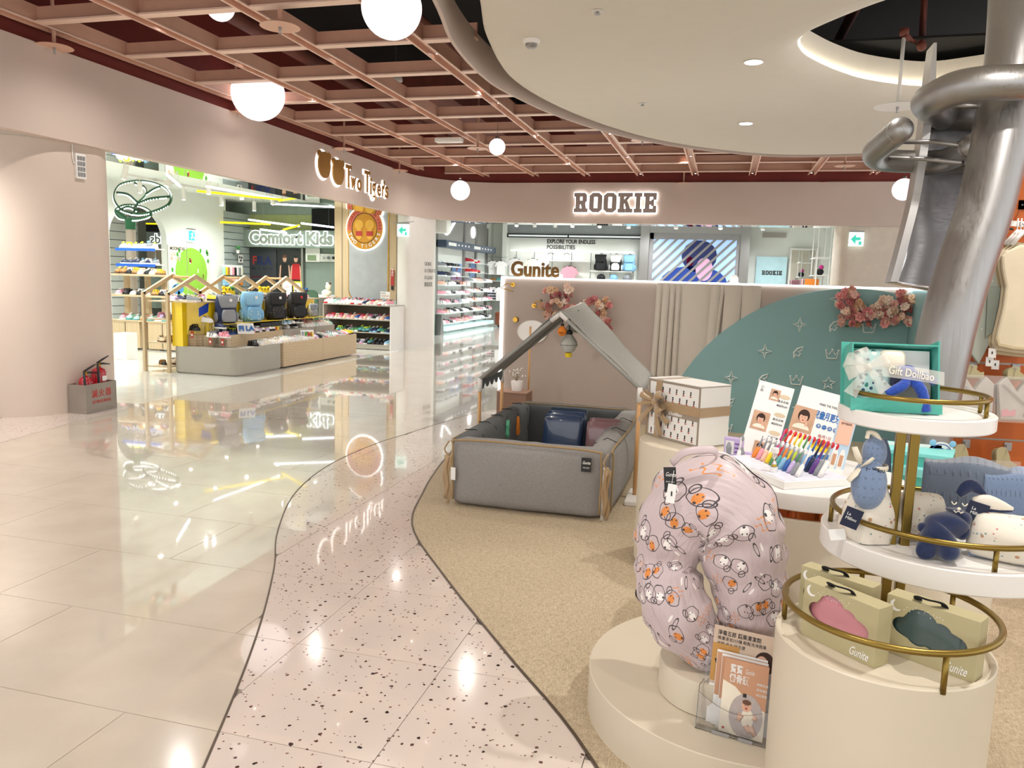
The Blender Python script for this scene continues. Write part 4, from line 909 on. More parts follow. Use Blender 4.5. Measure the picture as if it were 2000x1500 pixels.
for k, z in enumerate((1.5, 1.78)):
    t = thing('blue_shelf', 'clear blue-edged shoe shelf on the slatwall, %s one' % ('lower' if k == 0 else 'upper'), 'shelf', (-10.3, 12.0, z), 0, 'blue-edged shelves')
    for x in (-0.3, 0.35): MB().box(x, x + 0.015, -0.02, 0.0, 1.342 - z, 0).build('bracket', M['steel'], t)
    mb = MB(); mb.box(-0.4, 0.45, -0.12, 0.12, 0, 0.02); mb.build('shelf_board', M['whitelac'], t)
    mb = MB(); mb.box(-0.4, 0.45, -0.125, -0.12, -0.03, 0.02); mb.build('blue_edge', mat('blue_edge', '2a5fc0', 0.3), t)
    row(6, (-10.62, 12.0), (-9.95, 12.0), z + 0.021, -1.2, 'on the %s blue-edged shelf' % ('lower' if k == 0 else 'upper'), GG, 45 + k, [('white', 'white', 'lime'), ('navy', 'white', 'white'), ('grey', 'white', 'sky')], 1.2, 'the pillar')
mb = MB(); mb.cbox((0, 0, 0.21), (0.24, 0.24, 0.42)); tag(mb.build('white_plinth', M['whitelac'], loc=(-9.15, 10.3, 0), bevel=0.004), 'empty white cube plinth on the shop floor beside the pillar', 'plinth')
# ---- lit tree
tr = thing('light_tree', 'dark green leaf-shaped ring light on a taupe post, its veins set with bead lamps', 'light', (-10.9, 12.5, 0))
mb = MB(); mb.lathe([(0.085, 0), (0.085, 2.16)], n=16); mb.build('post', M['trunk'], tr, 'auto')
mb = MB(); mb.lathe([(0.09, 2.16), (0.1, 2.34), (0.02, 2.4)], n=14); mb.tube([(0, 0, 2.3), (-0.3, 0, 2.5)], 0.04, 6); mb.build('collar', M['green'], tr, 'auto')
def lp(px, py): # pixel on the tilted leaf plane, local to the tree
    p = at_y(px, py, 12.5 + (425 - py) * 0.012); return p - Vector((-10.9, 12.5, 0))
def leaf(segs, name):
    dots = MB(); root = None
    for k, s in enumerate(segs):
        P = spline([lp(*q) for q in s], 6); mb = MB(); mb.tube(P, 0.022, 6, flat=(0.6, 1.3)); mb.build('leaf_rim' if k == 0 else 'leaf_vein', M['green'], tr, True)
        L = 0; last = P[0]
        for p in P[1:]:
            d = (p - last).length; m_ = max(1, int(d / 0.035))
            for i in range(m_): q = last.lerp(p, i / m_); dots.ball((q.x, q.y - 0.012, q.z - 0.028), 0.014, 5, 4)
            last = p
    o = dots.build('bead_lamps', M['led'], tr); o['kind'] = 'stuff'
leaf([[(258, 417), (235, 408), (222, 385), (232, 362), (262, 353), (295, 355), (322, 366), (334, 382), (328, 400), (300, 413), (275, 418), (258, 417)], [(261, 414), (268, 398), (285, 380), (283, 366), (262, 357)], [(285, 380), (300, 370), (314, 364)], [(268, 398), (295, 388), (332, 384)], [(268, 395), (250, 380), (228, 376)]], 'leaf')
leaf([[(250, 428), (232, 424), (225, 410), (245, 400), (275, 402), (294, 412), (292, 422), (270, 428), (250, 428)], [(232, 412), (250, 404), (270, 412)]], 'leaf')
# ---- posters and signs
def board(name, label, cat, M4, w, h, m, th=0.01, group=None):
    t = thing(name, label, cat, (0, 0, 0), 0, group); t.matrix_world = M4
    mb = MB(); mb.box(-w / 2, w / 2, -h / 2, h / 2, 0, th); mb.build('panel', m, t); return t
def flat(t, pts, m, name='printed_shape', z=0.011, th=0.001, label=None):
    mb = MB(); mb.prism(pts, z, z + th); o = mb.build(name, m, t)
    if label: o['label'] = label
    return o
def ell(cx, cy, rx, ry, n=18, a0=0, a1=2 * PI): return [(cx + rx * math.cos(a0 + (a1 - a0) * i / n), cy + ry * math.sin(a0 + (a1 - a0) * i / n)) for i in range(n if a1 - a0 > 6.28 else n + 1)]
def rect(x0, x1, y0, y1): return [(x0, y0), (x1, y0), (x1, y1), (x0, y1)]
def T2(x, y, z=0.0115): return Matrix.Translation((x, y, z))
# world poster doors on the arch wall (x = -11.98, facing +x; right is +y)
FX = lambda y, z, x=-11.975: frame((x, y, z), (0, 1, 0), (0, 0, 1))
for k, (y0, y1) in enumerate(((14.84, 15.45), (15.47, 16.3))):
    t = board('poster_door', ('tall poster door lettered at the top, green hill print on its inner side' if k == 0 else 'wide poster door with most of the round green hill print'), 'door', FX((y0 + y1) / 2, 1.0), y1 - y0, 1.98, mat('ivory_poster', 'e6dfcf', 0.5), 0.012, 'illustrated sliding doors')
    w = y1 - y0; gc = 15.62 - (y0 + y1) / 2
    xa, xb = max(-w / 2, gc - 0.56), min(w / 2, gc + 0.56); U_ = [(lerp(xa, xb, i / 24), math.sqrt(max(0.0004, 0.3136 - (lerp(xa, xb, i / 24) - gc) ** 2))) for i in range(25)]; P = [(x, 0.38 - y) for x, y in U_] + [(x, 0.38 + y) for x, y in U_[::-1]]
    flat(t, P, mat('map_green', '8cbf3f', 0.6), 'green_hill', 0.0125)
    if k == 0:
        text('printed_line', 'MOONSTAR', 0.1, T2(-0.25, 0.9, 0.014), M['inkd'], t, 0.0005, 0.002, width=0.5)
        text('printed_line', '日本', 0.09, T2(-0.23, 0.77, 0.014), M['tan'], t, 0.0005); text('printed_line', '第一品牌', 0.09, T2(-0.25, 0.67, 0.014), M['tan'], t, 0.0005)
        flat(t, ell(-0.02, 0.0, 0.2, 0.12), mat('sea_blue', '4d8fc0', 0.5), 'blue_bay', 0.013)
    R = random.Random(50 + k)
    for j in range(16):
        x, y = gc + R.uniform(-0.48, 0.48), 0.38 + R.uniform(-0.42, 0.42)
        if abs(x) > w / 2 - 0.06: continue
        c = R.choice(['white', 'red', 'yellow', 'brown', 'sky', 'cream'])
        mb = MB(); mb.prism(rect(x - 0.02, x + 0.02, y - 0.05, y), 0.013, 0.014); mb.prism(ell(x, y + 0.025, 0.022, 0.025, 8), 0.013, 0.014); mb.build('printed_figure', pm(c), t)
    for j in range(10):
        x, y = R.uniform(-w / 2 + 0.06, w / 2 - 0.06), R.uniform(-0.2, 0.9)
        if math.hypot(x - gc, y - 0.38) < 0.6: continue
        flat(t, ell(x, y, 0.04, 0.055, 10), M['inkg'], 'printed_tree', 0.013)
# exit sign over the doors
def exit_sign(M4, label, arrow=True, w=0.42, h=0.3):
    t = board('exit_sign', label, 'sign', M4, w, h, M['exitw'], 0.03, 'green exit signs')
    if arrow:
        a = w * 0.38; flat(t, [(-a, 0), (-a * 0.1, h * 0.36), (-a * 0.1, h * 0.14), (a * 0.75, h * 0.14), (a * 0.75, -h * 0.06), (-a * 0.1, -h * 0.1), (-a * 0.1, -h * 0.36)], M['green_lit'], 'arrow', 0.031)
        flat(t, rect(a * 0.45, a * 0.95, -h * 0.4, -h * 0.15), M['green_lit'], 'running_figure', 0.031)
    else:
        flat(t, rect(-w * 0.42, w * 0.42, -h * 0.42, h * 0.42), M['green_lit'], 'green_field', 0.031)
        mb = MB(); mb.tube([(-0.03, -0.08, 0.034), (0.0, 0.0, 0.034), (0.03, 0.06, 0.034)], 0.016, 5); mb.tube([(0, 0, 0.034), (0.07, -0.06, 0.034)], 0.014, 5); mb.tube([(0.03, 0.05, 0.034), (-0.05, 0.04, 0.034)], 0.01, 5); mb.ball((0.045, 0.09, 0.034), 0.02, 8, 6); mb.build('running_figure', M['card'], t)
    mb = MB(); mb.box(-w / 2, w / 2, h / 2, h / 2 + 0.03, -0.01, 0.04); mb.build('housing', M['steel'], t); return t
exit_sign(FX(15.62, 2.22, -11.97), 'small green running-figure exit sign above the poster doors', False, 0.26, 0.26)
# neon outlined lettering
def neon(name, label, s, size, M4, par=None, group=None, fill='sage', flip=False):
    t = thing(name, label, 'sign', (0, 0, 0), 0, group); t.matrix_world = M4
    S = Matrix.Diagonal((-1, 1, 1, 1)) if flip else Matrix.Identity(4)
    text('glow_outline', s, size, S @ T2(0, 0, 0.01), M['signwhite'], t, 0.006, size * 0.09, 'CENTER')
    text('letter_face', s, size, S @ T2(0, 0, 0.02), mat('letter_' + fill, 'b4c0b8', 0.5), t, 0.004, size * 0.05, 'CENTER')
    return t
neon('lettering_sign', 'sage bubble lettering with a white neon outline reading Comfort Kids', 'Comfort Kids', 0.42, frame((-10.62, 17.69, 2.29), (1, 0, 0), (0, 0, 1)))
t = board('reflection_board', 'grey board with a painted reflection of the neon lettering, seen through the arch', 'sign', frame((-12.75, 15.6, 2.12), (1, 0.1, 0), (0, 0, 1)), 0.75, 0.34, mat('slate_board', '76807f', 0.3), 0.02)  # reversed sign drawn in place of a mirror's reflection
S = Matrix.Diagonal((-1, 1, 1, 1))
text('glow_outline', 'Kids', 0.3, S @ T2(0, 0, 0.03), M['signwhite'], t, 0.005, 0.022, 'CENTER'); text('letter_face', 'Kids', 0.3, S @ T2(0, 0, 0.04), M['gwall'], t, 0.004, 0.008, 'CENTER')
mb = MB(); mb.box(-0.375, 0.375, 0.17, 0.34, 0, 0.02); mb.build('black_header', M['blackmat'], t)
mb = MB(); mb.box(-0.375, 0.375, 0.34, 0.37, 0, 0.02); mb.build('yellow_light_line', M['tube_y'], t)
mb = MB(); mb.box(-0.375, 0.375, -0.6, -0.17, 0, 0.015); mb.build('poster_print', M['greyk'], t)
mb = MB(); mb.box(0.02, 0.3, -0.55, -0.2, 0.015, 0.018); mb.build('pink_print', pm('pink'), t)
mb = MB(); mb.box(-0.375, 0.375, -1.6, -0.6, 0, 0.02); mb.build('lower_panel', M['gwall'], t)
# dark sports doors
t = board('poster_door', 'dark grey sliding door lettered FILA KIDS in white-edged navy and red', 'door', frame((-11.6, 17.96, 1.02), (1, 0, 0), (0, 0, 1)), 0.82, 2.04, mat('dark_poster', '3a3d42', 0.35), 0.02, 'dark poster doors')
text('printed_letter', 'F', 0.3, T2(-0.3, 0.7, 0.021), M['inkr'], t, 0.001, 0.006); text('printed_letter', 'ILA', 0.3, T2(-0.15, 0.7, 0.021), mat('navy_letter', '1d2860', 0.5), t, 0.001, 0.01, width=0.42)
text('printed_letter', 'K  I  D  S', 0.08, T2(-0.3, 0.5, 0.021), M['blackmat'], t, 0.001, width=0.58)
flat(t, rect(-0.4, 0.4, 0.27, 0.3), mat('dark_red', '5a1018', 0.5), 'red_stripe', 0.021)
t = board('poster_door', 'dark poster door printed with two standing children, one in a red shirt', 'door', frame((-10.83, 17.96, 1.02), (1, 0, 0), (0, 0, 1)), 0.68, 2.04, mat('darker_poster', '2a2a2e', 0.35), 0.02, 'dark poster doors')
for x, top, leg, hr in ((-0.12, pm('black'), pm('beige'), 'brown'), (0.2, pm('red'), pm('black'), 'black')):
    flat(t, [(x - 0.1, 0.65), (x + 0.1, 0.65), (x + 0.13, 0.25), (x - 0.13, 0.25)], top, 'printed_shirt', 0.021)
    flat(t, rect(x - 0.1, x + 0.1, -0.1, 0.25), leg, 'printed_trousers', 0.021); flat(t, ell(x, 0.76, 0.055, 0.075), M['skin'], 'printed_face', 0.021)
    flat(t, ell(x, 0.83, 0.06, 0.04), pm(hr), 'printed_hair', 0.0225)
    for s in (-1, 1): flat(t, [(x + s * 0.1, 0.62), (x + s * 0.14, 0.58), (x + s * 0.17, 0.2), (x + s * 0.13, 0.2)], M['skin'], 'printed_arm', 0.0215)
mb = MB(); mb.box(-12.08, -12.02, 17.9, 18.0, 0, 2.07).box(-10.46, -10.4, 17.9, 18.0, 0, 2.07); tag(mb.build('door_frame', M['steel'], None), kind='structure'); 
# white shelf screen and clear box on the wall right of the doors
t = board('wall_display', 'small white and silver display panel on the sage wall beside the dark doors', 'panel', frame((-10.15, 17.97, 1.9), (1, 0, 0), (0, 0, 1)), 0.4, 0.34, M['card'], 0.03)
flat(t, rect(-0.15, 0.1, -0.14, 0.0), mat('leaf_print', '8aa07a', 0.5), 'leaf_print', 0.031)
t = board('wall_ledge', 'long clear ledge of small caps on the sage wall', 'shelf', frame((-9.55, 17.97, 1.84), (1, 0, 0), (0, 0, 1)), 0.8, 0.2, M['shopwhite'], 0.01)
for k in range(5):
    mb = MB(); mb.ball((-0.3 + k * 0.15, 0, 0.05), (0.05, 0.04, 0.04), 8, 6); mb.build('cap', pm(['white', 'grey', 'black', 'cream', 'red'][k]), t, True)
# accessories on hooks beside the doors
R = random.Random(61)
for k in range(9):
    y = 16.6 + k * 0.09
    t = thing('packed_accessory', '%s packed accessory hanging on the slatwall, %s from the poster doors' % (['green', 'yellow', 'brown', 'white', 'pink', 'black', 'white', 'grey', 'white'][k], ORD[k]), 'accessory', (-11.8, y, 1.55), 0, 'packed accessories on the slatwall')
    c = ['mint', 'yellow', 'tan', 'white', 'pink', 'black', 'white', 'grey', 'cream'][k]
    mb = MB(); mb.cbox((0, 0, -0.12), (0.05, 0.07, 0.2)); mb.build('pouch', pm(c), t, bevel=0.01)
    mb = MB(); mb.cbox((0, 0, 0.0), (0.04, 0.05, 0.05)); mb.tube([(-0.16, 0, 0.03), (0.03, 0, 0.03)], 0.005, 5); mb.build('hook_card', M['card'], t)
t = thing('wall_ledge', 'black wire ledge of bright packs below the hanging accessories', 'shelf', (-11.8, 16.95, 1.28), 0)
mb = MB(); mb.box(-0.15, 0.05, -0.4, 0.4, 0, 0.01); mb.build('ledge', M['black'], t)
for k in range(7):
    mb = MB(); mb.cbox((0, -0.33 + k * 0.11, -0.1), (0.06, 0.09, 0.18)); mb.build('pack', pm(['sky', 'sky', 'pink', 'peach', 'white', 'brown', 'orange'][k]), t, bevel=0.006)
t = thing('potted_plant', 'tiny potted plant on the slatwall beside the dark doors', 'plant', (-11.85, 17.25, 1.88))
mb = MB(); mb.lathe([(0.035, 0), (0.045, 0.08)], n=10); mb.build('pot', M['card'], t, 'auto'); MB().box(-0.128, 0.04, -0.04, 0.04, -0.012, -0.001).build('bracket', M['steel'], t)
mb = MB()
for k in range(9): a = k * 2.4; mb.ball((0.04 * math.cos(a), 0.04 * math.sin(a), 0.12 + 0.02 * (k % 3)), 0.03, 6, 4)
mb.build('leaves', pm('green'), t, True)
t = board('sticker', 'white square sticker with black dots beside the tiny plant', 'sticker', FX(17.5, 1.75, -11.95), 0.2, 0.2, M['card'], 0.01)
for x, y in ((-0.04, 0.04), (0.04, 0.03), (0.0, -0.04)): flat(t, ell(x, y, 0.03, 0.035, 10), M['black'], 'black_dot')
# ---- round emblem on the oak column: generic disc (two round-faced figures left out)
em = thing('round_emblem', 'round amber emblem with red lettered rim and a white halo, on the oak column', 'sign', (0, 0, 0)); em.matrix_world = frame((-7.2, 14.86, 2.39), (1, 0, 0), (0, 0, 1))
mb = MB(); mb.prism(ell(0, 0, 0.43, 0.46, 40), 0, 0.012); mb.build('halo', M['signwhite'], em)
mb = MB(); mb.prism(ell(0, 0, 0.4, 0.43, 40), 0.012, 0.04); mb.build('disc', mat('amber_metal', 'c98d26', 0.35, 0.3), em, bevel=0.004)
mb = MB(); mb.prism(ell(0, 0, 0.385, 0.415, 30, -0.15, PI + 0.15) + ell(0, 0, 0.285, 0.31, 30, -0.15, PI + 0.15)[::-1], 0.04, 0.044); mb.build('letter_band', mat('salmon_band', 'd8745a', 0.5), em)
mb = MB(); mb.tube([(x, y, 0.045) for x, y in ell(0, 0.0, 0.28, 0.3, 36)], 0.006, 5, closed=True); mb.build('ring_line', M['inkd'], em)
for s, r0_, a0, a1, up, m, sz in (('INCORPORATED IN 1988', 0.335, PI + 0.02, -0.02, 1, M['inkr'], 0.075), ('TWO TIGERS', 0.34, PI + 0.35, 2 * PI - 0.35, -1, M['card'], 0.1)):
    n = len(s)
    for i, ch in enumerate(s):
        if ch == ' ': continue
        a = lerp(a0, a1, i / (n - 1)); x, y = r0_ * math.cos(a), r0_ * 1.08 * math.sin(a)
        text('rim_letter', ch, sz, T2(x, y, 0.046) @ Matrix.Rotation(a - PI / 2 if up > 0 else a + PI / 2, 4, 'Z'), m, em, 0.002, 0.002, 'CENTER')
for s in (-1, 1):   # plain round-headed stand-ins for the two mascots
    mb = MB(); mb.prism(ell(s * 0.12, 0.07, 0.1, 0.1, 20), 0.04, 0.05); mb.prism(ell(s * 0.12, -0.12, 0.075, 0.11, 20), 0.04, 0.048); mb.build('figure', mat('amber_face', 'e5ae3a', 0.5), em)
    mb = MB(); mb.prism(rect(s * 0.12 - 0.07, s * 0.12 + 0.07, -0.16, -0.06), 0.05, 0.053); mb.build('red_patch', M['inkr'], em)
# sticker strip
t = board('wall_sticker', 'small vertical red and white sticker on the oak column edge', 'sticker', frame((-6.6, 14.88, 1.4), (1, 0, 0), (0, 0, 1)), 0.07, 0.32, M['inkr'], 0.004)
text('printed_line', '特\n惠\n中', 0.055, T2(0, 0.1, 0.005), M['card'], t, 0.0004, 0, 'CENTER'); flat(t, rect(-0.03, 0.03, -0.25, -0.165), M['inkd'], 'dark_code_patch', 0.0)
# ---- Two Tiger's fascia sign: plain heads (mascots left out) and letters
sg = thing('shop_sign', 'gold lettering reading Two Tiger\'s on the fascia, lit from behind in white', 'sign', (0, 0, 0)); sg.matrix_world = frame((-6.07, 10.0, 3.0), (0, 1, 0), (0, 0, 1))
for k, (y, z) in enumerate(((1.08, 0.1), (1.53, 0.05))):
    mb = MB(); mb.prism(ell(y, z, 0.215, 0.23, 24), -0.025, -0.02); mb.build('halo', M['signwhite'], sg)
    mb = MB(); mb.prism(ell(y, z, 0.185, 0.2, 24), -0.005, 0.02); mb.build('round_badge', mat('ochre_metal', '9a7030', 0.4, 0.4), sg)
    for s in (-1, 1):
        mb = MB(); mb.prism(ell(y + s * 0.14, z + 0.15, 0.055, 0.055, 12), -0.006, 0.019); mb.build('round_tab', mat('ochre_metal', '9a7030', 0.4, 0.4), sg)
for j, (s, y, sz, w) in enumerate((('T', 1.98, 0.5, 0.26), ('w', 2.2, 0.36, 0.22), ('o', 2.44, 0.36, 0.2), ('T', 2.76, 0.5, 0.26), ('i', 3.0, 0.42, 0.06), ('g', 3.1, 0.42, 0.2), ('e', 3.33, 0.38, 0.18), ('r', 3.55, 0.38, 0.12), ('’', 3.62, 0.4, 0.06), ('s', 3.7, 0.42, 0.17))):
    y, w = 1.8 + (y - 1.98) * 0.885, w * 0.9
    dz = 0.02 if s == 'T' else -0.03 + 0.01 * (j % 2)
    text('glow_letter', s, sz, T2(y - 0.02, dz, -0.022), M['signwhite'], sg, 0.002, 0.022, width=w * 0.86 + 0.04); text('letter', s, sz, T2(y, dz, 0.0), mat('ochre_letter', '9a6c22', 0.4, 0.3), sg, 0.007, 0.008, width=w * 0.86)
# ---- ceiling fittings of the shoe shop: light tubes, track spots
def light_tube(a, b, m, label, r=0.02):
    mb = MB(); mb.tube([a, b], r, 8); t = thing('light_tube', label, 'light', (0, 0, 0), 0, 'hanging light tubes'); mb.build('tube', m, t, True)
    for p in (a, b):
        q = Vector(a).lerp(Vector(b), 0.15 if p is a else 0.85); mb = MB(); mb.tube([q, (q.x, q.y, 3.19)], 0.003, 4); mb.build('hanging_wire', M['steel'], t)
def tz(a, b, z): return at_z(*a, z), at_z(*b, z)
for a, b, z, m, lab in (((403, 364), (540, 388), 2.96, 'tube_w', 'long white light tube above the first house frame'), ((385, 373), (550, 390), 2.92, 'tube_y', 'long yellow light tube beside the long white one'),
                        ((545, 392), (594, 384), 2.93, 'tube_y', 'short yellow light tube crossing the end of the long one'), ((529, 398), (664, 405), 2.93, 'tube_w', 'white light tube in front of the oak column'),
                        ((414, 284), (432, 298), 2.98, 'tube_w', 'short white light tube nearest the fascia')):
    if a[1] < 300: pa, pb = at_y(325, 340, 10.2), at_y(352, 364, 10.9)
    else: pa, pb = tz(a, b, z)
    light_tube(pa, pb, M[m], lab)
for a, b, m, lab in (((431, 434), (528, 438), 'tube_y', 'yellow light tube over the sage bulkhead'), ((485, 429), (585, 442), 'tube_w', 'white light tube crossing the yellow one'), ((553, 449), (585, 440), 'tube_y', 'short yellow light tube near the black opening'), ((588, 436), (652, 444), 'tube_w', 'white light tube before the black opening'), ((508, 448), (560, 455), 'tube_w', 'low white light tube over the neon lettering')):
    light_tube(at_y(*a, 16.8), at_y(*b, 16.9), M[m], lab, 0.022)
def track_spot(loc, rz, tilt, label, group, length=0.16, r=0.035, lit=True):
    t = thing('track_spotlight', label, 'spotlight', loc, rz, group)
    mb = MB(); mb.box(-0.04, 0.04, -0.015, 0.015, -0.025, 0); mb.tube([(0, 0, -0.02), (0, 0, -0.07)], 0.006, 6); mb.build('adapter', M['whitelac'], t)
    mb = MB(); mb.lathe([(r, 0.02), (r, -length)], n=12); b = mb.build('lamp_head', M['whitelac'], t, 'auto', loc=(0, 0, -0.08), rot=(tilt, 0, 0))
    mb = MB(); mb.lathe([(r * 0.8, -length - 0.001), (r * 0.8, -length - 0.003)], n=12); mb.build('lens', M['spot'] if lit else M['card'], b)
    return t
TG = 'white track spotlights of the shoe shop'
for j, (p, q, n) in enumerate((((-8.0, 8.0), (-8.0, 14.5), 6), ((-9.6, 9.5), (-9.6, 15.5), 6), ((-11.0, 12.5), (-11.0, 17.0), 4))):
    mb = MB(); mb.box(p[0] - 0.018, p[0] + 0.018, p[1], q[1], 3.16, 3.2); tag(mb.build('ceiling_track', M['whitelac']), 'white lighting track on the shoe shop ceiling, %s from the aisle' % ORD[j], 'track', 'lighting tracks')
    for i in range(n):
        y = lerp(p[1] + 0.4, q[1] - 0.3, i / (n - 1)); track_spot((p[0], y, 3.16), rnd.uniform(0, 6), rnd.choice([0, 0, 0.35]), 'white track spotlight, %s along the %s track from the aisle' % (ORD[i], ORD[j]), TG, 0.2, 0.045)
t = thing('ceiling_cassette', 'square white air-conditioning cassette in the shoe shop ceiling', 'air conditioner', (-9.2, 10.3, 3.2)); 
mb = MB(); mb.box(-0.4, 0.4, -0.4, 0.4, -0.03, 0); mb.build('cover', M['shopwhite'], t)
for k in range(8):
    mb = MB(); mb.box(-0.28, 0.28, -0.27 + k * 0.07, -0.24 + k * 0.07, -0.036, -0.03); mb.build('vent_slat', M['grey'], t)
# ================================================================ SPORT SHOP BEHIND THE PARTITION
# slab letters of the big lit sign
def slab_polys(ch):
    r = lambda a, b, c, d: [(a, c), (b, c), (b, d), (a, d)]
    if ch == 'R': return [r(0.7, 2.1, 0, 7), r(0, 2.8, 0, 1.2), r(0, 0.75, 5.8, 7), [(2.05, 5.8), (3.5, 5.8), (3.5, 7), (2.05, 7)], [(3.45, 7), (4.2, 7), (5, 6.2), (5, 4.2), (4.3, 3.4), (3.6, 3.4), (3.6, 5.8), (3.45, 5.8)], r(2.05, 3.65, 2.9, 4.1), [(2.9, 3), (4.3, 3.45), (5, 0.0), (3.6, 0)], r(3.3, 5.5, 0, 1.2)]
    if ch == 'O': return [[(0, 1.1), (1.1, 0), (1.5, 1.3), (1.5, 5.7), (1.1, 7), (0, 5.9)], [(1.1, 0), (3.9, 0), (3.5, 1.3), (1.5, 1.3)], [(3.9, 0), (5, 1.1), (5, 5.9), (3.9, 7), (3.5, 5.7), (3.5, 1.3)], [(1.5, 5.7), (3.5, 5.7), (3.9, 7), (1.1, 7)]]
    if ch == 'K': return [r(0.7, 2.1, 0, 7), r(0, 2.7, 0, 1.2), r(0, 2.7, 5.8, 7), [(2.05, 2.6), (2.05, 4.2), (3.7, 6.2), (5.2, 6.2)], r(3.1, 5.6, 5.8, 7), [(2.6, 3.6), (3.7, 4.4), (5.2, 0.6), (3.7, 0.6)], r(3.2, 5.7, 0, 1.2)]
    if ch == 'I': return [r(0.7, 2.1, 0, 7), r(0, 2.8, 0, 1.2), r(0, 2.8, 5.8, 7)]
    return [r(0.7, 2.1, 0, 7), r(0, 4.9, 0, 1.25), r(0, 4.9, 5.75, 7), r(2.05, 3.6, 2.9, 4.1), r(3.9, 4.9, 1.2, 2.3), r(3.9, 4.9, 4.7, 5.8), r(3.2, 3.9, 2.4, 4.6)]
def slab_sign(root, s, w, h, face, glow=None, z0=0.03, th=0.03):
    wid = {'R': 5.5, 'O': 5, 'K': 5.7, 'I': 2.8, 'E': 4.9}; tot = sum(wid[c] for c in s) + 1.0 * (len(s) - 1); x = 0; sx = w / tot; sy = h / 7
    for c in s:
        mb = MB()
        for qi, p in enumerate(slab_polys(c)): 
            ux, uy = sum(a for a, b in p) / len(p), sum(b for a, b in p) / len(p)
            mb.prism([((x + a + math.copysign(0.2, a - ux)) * sx, (b + math.copysign(0.12, b - uy)) * sy) for a, b in p], z0 + 0.0003 * qi, z0 + th + 0.0004 * qi, 'z')
        mb.build('letter', face, root)
        if glow:
            mb = MB()
            for qi, p in enumerate(slab_polys(c)):
                cxx = sum(a for a, b in p) / len(p); cyy = sum(b for a, b in p) / len(p); e = 0.5
                mb.prism([((x + a + math.copysign(e, a - cxx)) * sx, (b + math.copysign(e * sx / sy, b - cyy)) * sy) for a, b in p], z0 - 0.014 + 0.0004 * qi, z0 - 0.006 + 0.0005 * qi, 'z')
            mb.build('glow_plate', glow, root)
        x += wid[c] + 1.0
t = thing('shop_sign', 'big taupe slab letters reading ROOKIE, lit from behind, on the far fascia', 'sign', (0, 0, 0)); t.matrix_world = frame((-3.07, 15.985, 2.84), (1, 0, 0), (0, 0, 1))
slab_sign(t, 'ROOKIE', 1.64, 0.375, mat('sign_taupe', 'a3958f', 0.5), M['signwhite'])
# ---- shoe wall
sw = thing('shoe_wall', 'steel and white shoe display wall with clear shelves and a dark header', 'shelf', (-7.18, 18.85, 0))
mb = MB(); mb.box(-0.01, 0.0, 0, 2.2, 0.2, 2.2).box(-0.01, 0.0, 2.2, 4.4, 0.2, 2.2); mb.build('white_panel', M['shopwhite'], sw)
for y, w_ in ((2.1, 0.12), (3.2, 0.1), (4.25, 0.12), (-0.02, 0.06)):
    mb = MB(); mb.box(0, 0.06, y, y + w_, 0.05, 2.95); mb.build('steel_post', M['steel'], sw)
for y0, y1, zs in ((0.02, 2.08, (0.23, 0.50, 0.75, 0.99, 1.23, 1.47, 1.71)), (2.24, 4.24, (0.25, 0.50, 0.78, 1.04, 1.32, 1.59, 1.86))):
    for z in zs:
        mb = MB(); mb.box(0.0, 0.27, y0, y1, z - 0.012, z); mb.build('glass_shelf', mat('pale_glass_shelf', 'dfe9ea', 0.15, coat=0.5), sw)
mb = MB(); mb.box(0, 0.3, -0.02, 4.4, 2.2, 2.38); hd = mb.build('header_band', mat('slate_blue_band', '3f4f66', 0.4), sw)
R = random.Random(3)
for k in range(2):
    mb = MB(); mb.box(0.3, 0.302, 0.15 + 2.1 * k, 0.75 + 2.1 * k, 2.25, 2.33); mb.build('printed_word', M['card'], hd)
    for j in range(4):
        mb = MB(); mb.ball((0.3, 0.95 + 2.1 * k + j * 0.28, 2.29), (0.004, 0.06, 0.025), 8, 5); mb.build('printed_logo', M['card'], hd)
mb = MB(); mb.box(0, 0.03, 0, 2.1, 2.4, 3.1).box(0, 0.03, 2.3, 4.3, 2.4, 3.1); mb.build('steel_fascia', M['steel_h'], sw)
mb = MB(); mb.tube(spline([(0.05, 0.55, 2.85), (0.05, 0.62, 2.6), (0.05, 0.8, 2.58), (0.05, 1.3, 2.9)], 6), 0.02, 6); mb.build('lit_tick', M['signwhite'], sw, True)
mb = MB(); mb.ball((0.05, 2.95, 2.75), (0.02, 0.16, 0.17), 14, 8); mb.build('lit_round_mark', M['signwhite'], sw, True)
mb = MB(); mb.box(0.0, 0.32, 0, 4.3, 0.06, 0.16); mb.build('lit_plinth', mat('pale_lit_plinth', 'd8f2f2', 0.4, emit=0.15), sw)
for y, z, h, w_, c in ((1.2, 1.38, 0.44, 0.75, 'c79bd0'), (2.75, 1.45, 0.44, 0.62, '8fb4e8')):
    mb = MB(); mb.box(0.02, 0.03, y, y + w_, z, z + h); p_ = mb.build('poster', mat('poster_' + c, c, 0.5), sw)
    mb = MB(); mb.box(0.03, 0.032, y, y + w_, z + h * 0.45, z + h); mb.build('poster_sky', mat('poster_sky', '7fa8e0', 0.5), p_)
    if y < 2:
        mb = MB(); mb.ball((0.034, y + 0.4, z + 0.12), (0.003, 0.1, 0.1), 10, 6); mb.ball((0.034, y + 0.38, z + 0.33), (0.003, 0.05, 0.1), 8, 6); mb.build('poster_figure', M['inkr'], p_)
SG = 'shoes on the sport shop wall'
pw = [('white', 'white', 'grey'), ('white', 'white', 'black'), ('pink', 'white', 'white'), ('white', 'white', 'pink'), ('black', 'white', 'white'), ('grey', 'white', 'sky'), ('peach', 'white', 'red')]
OF = dict(side='the white column', single=True)
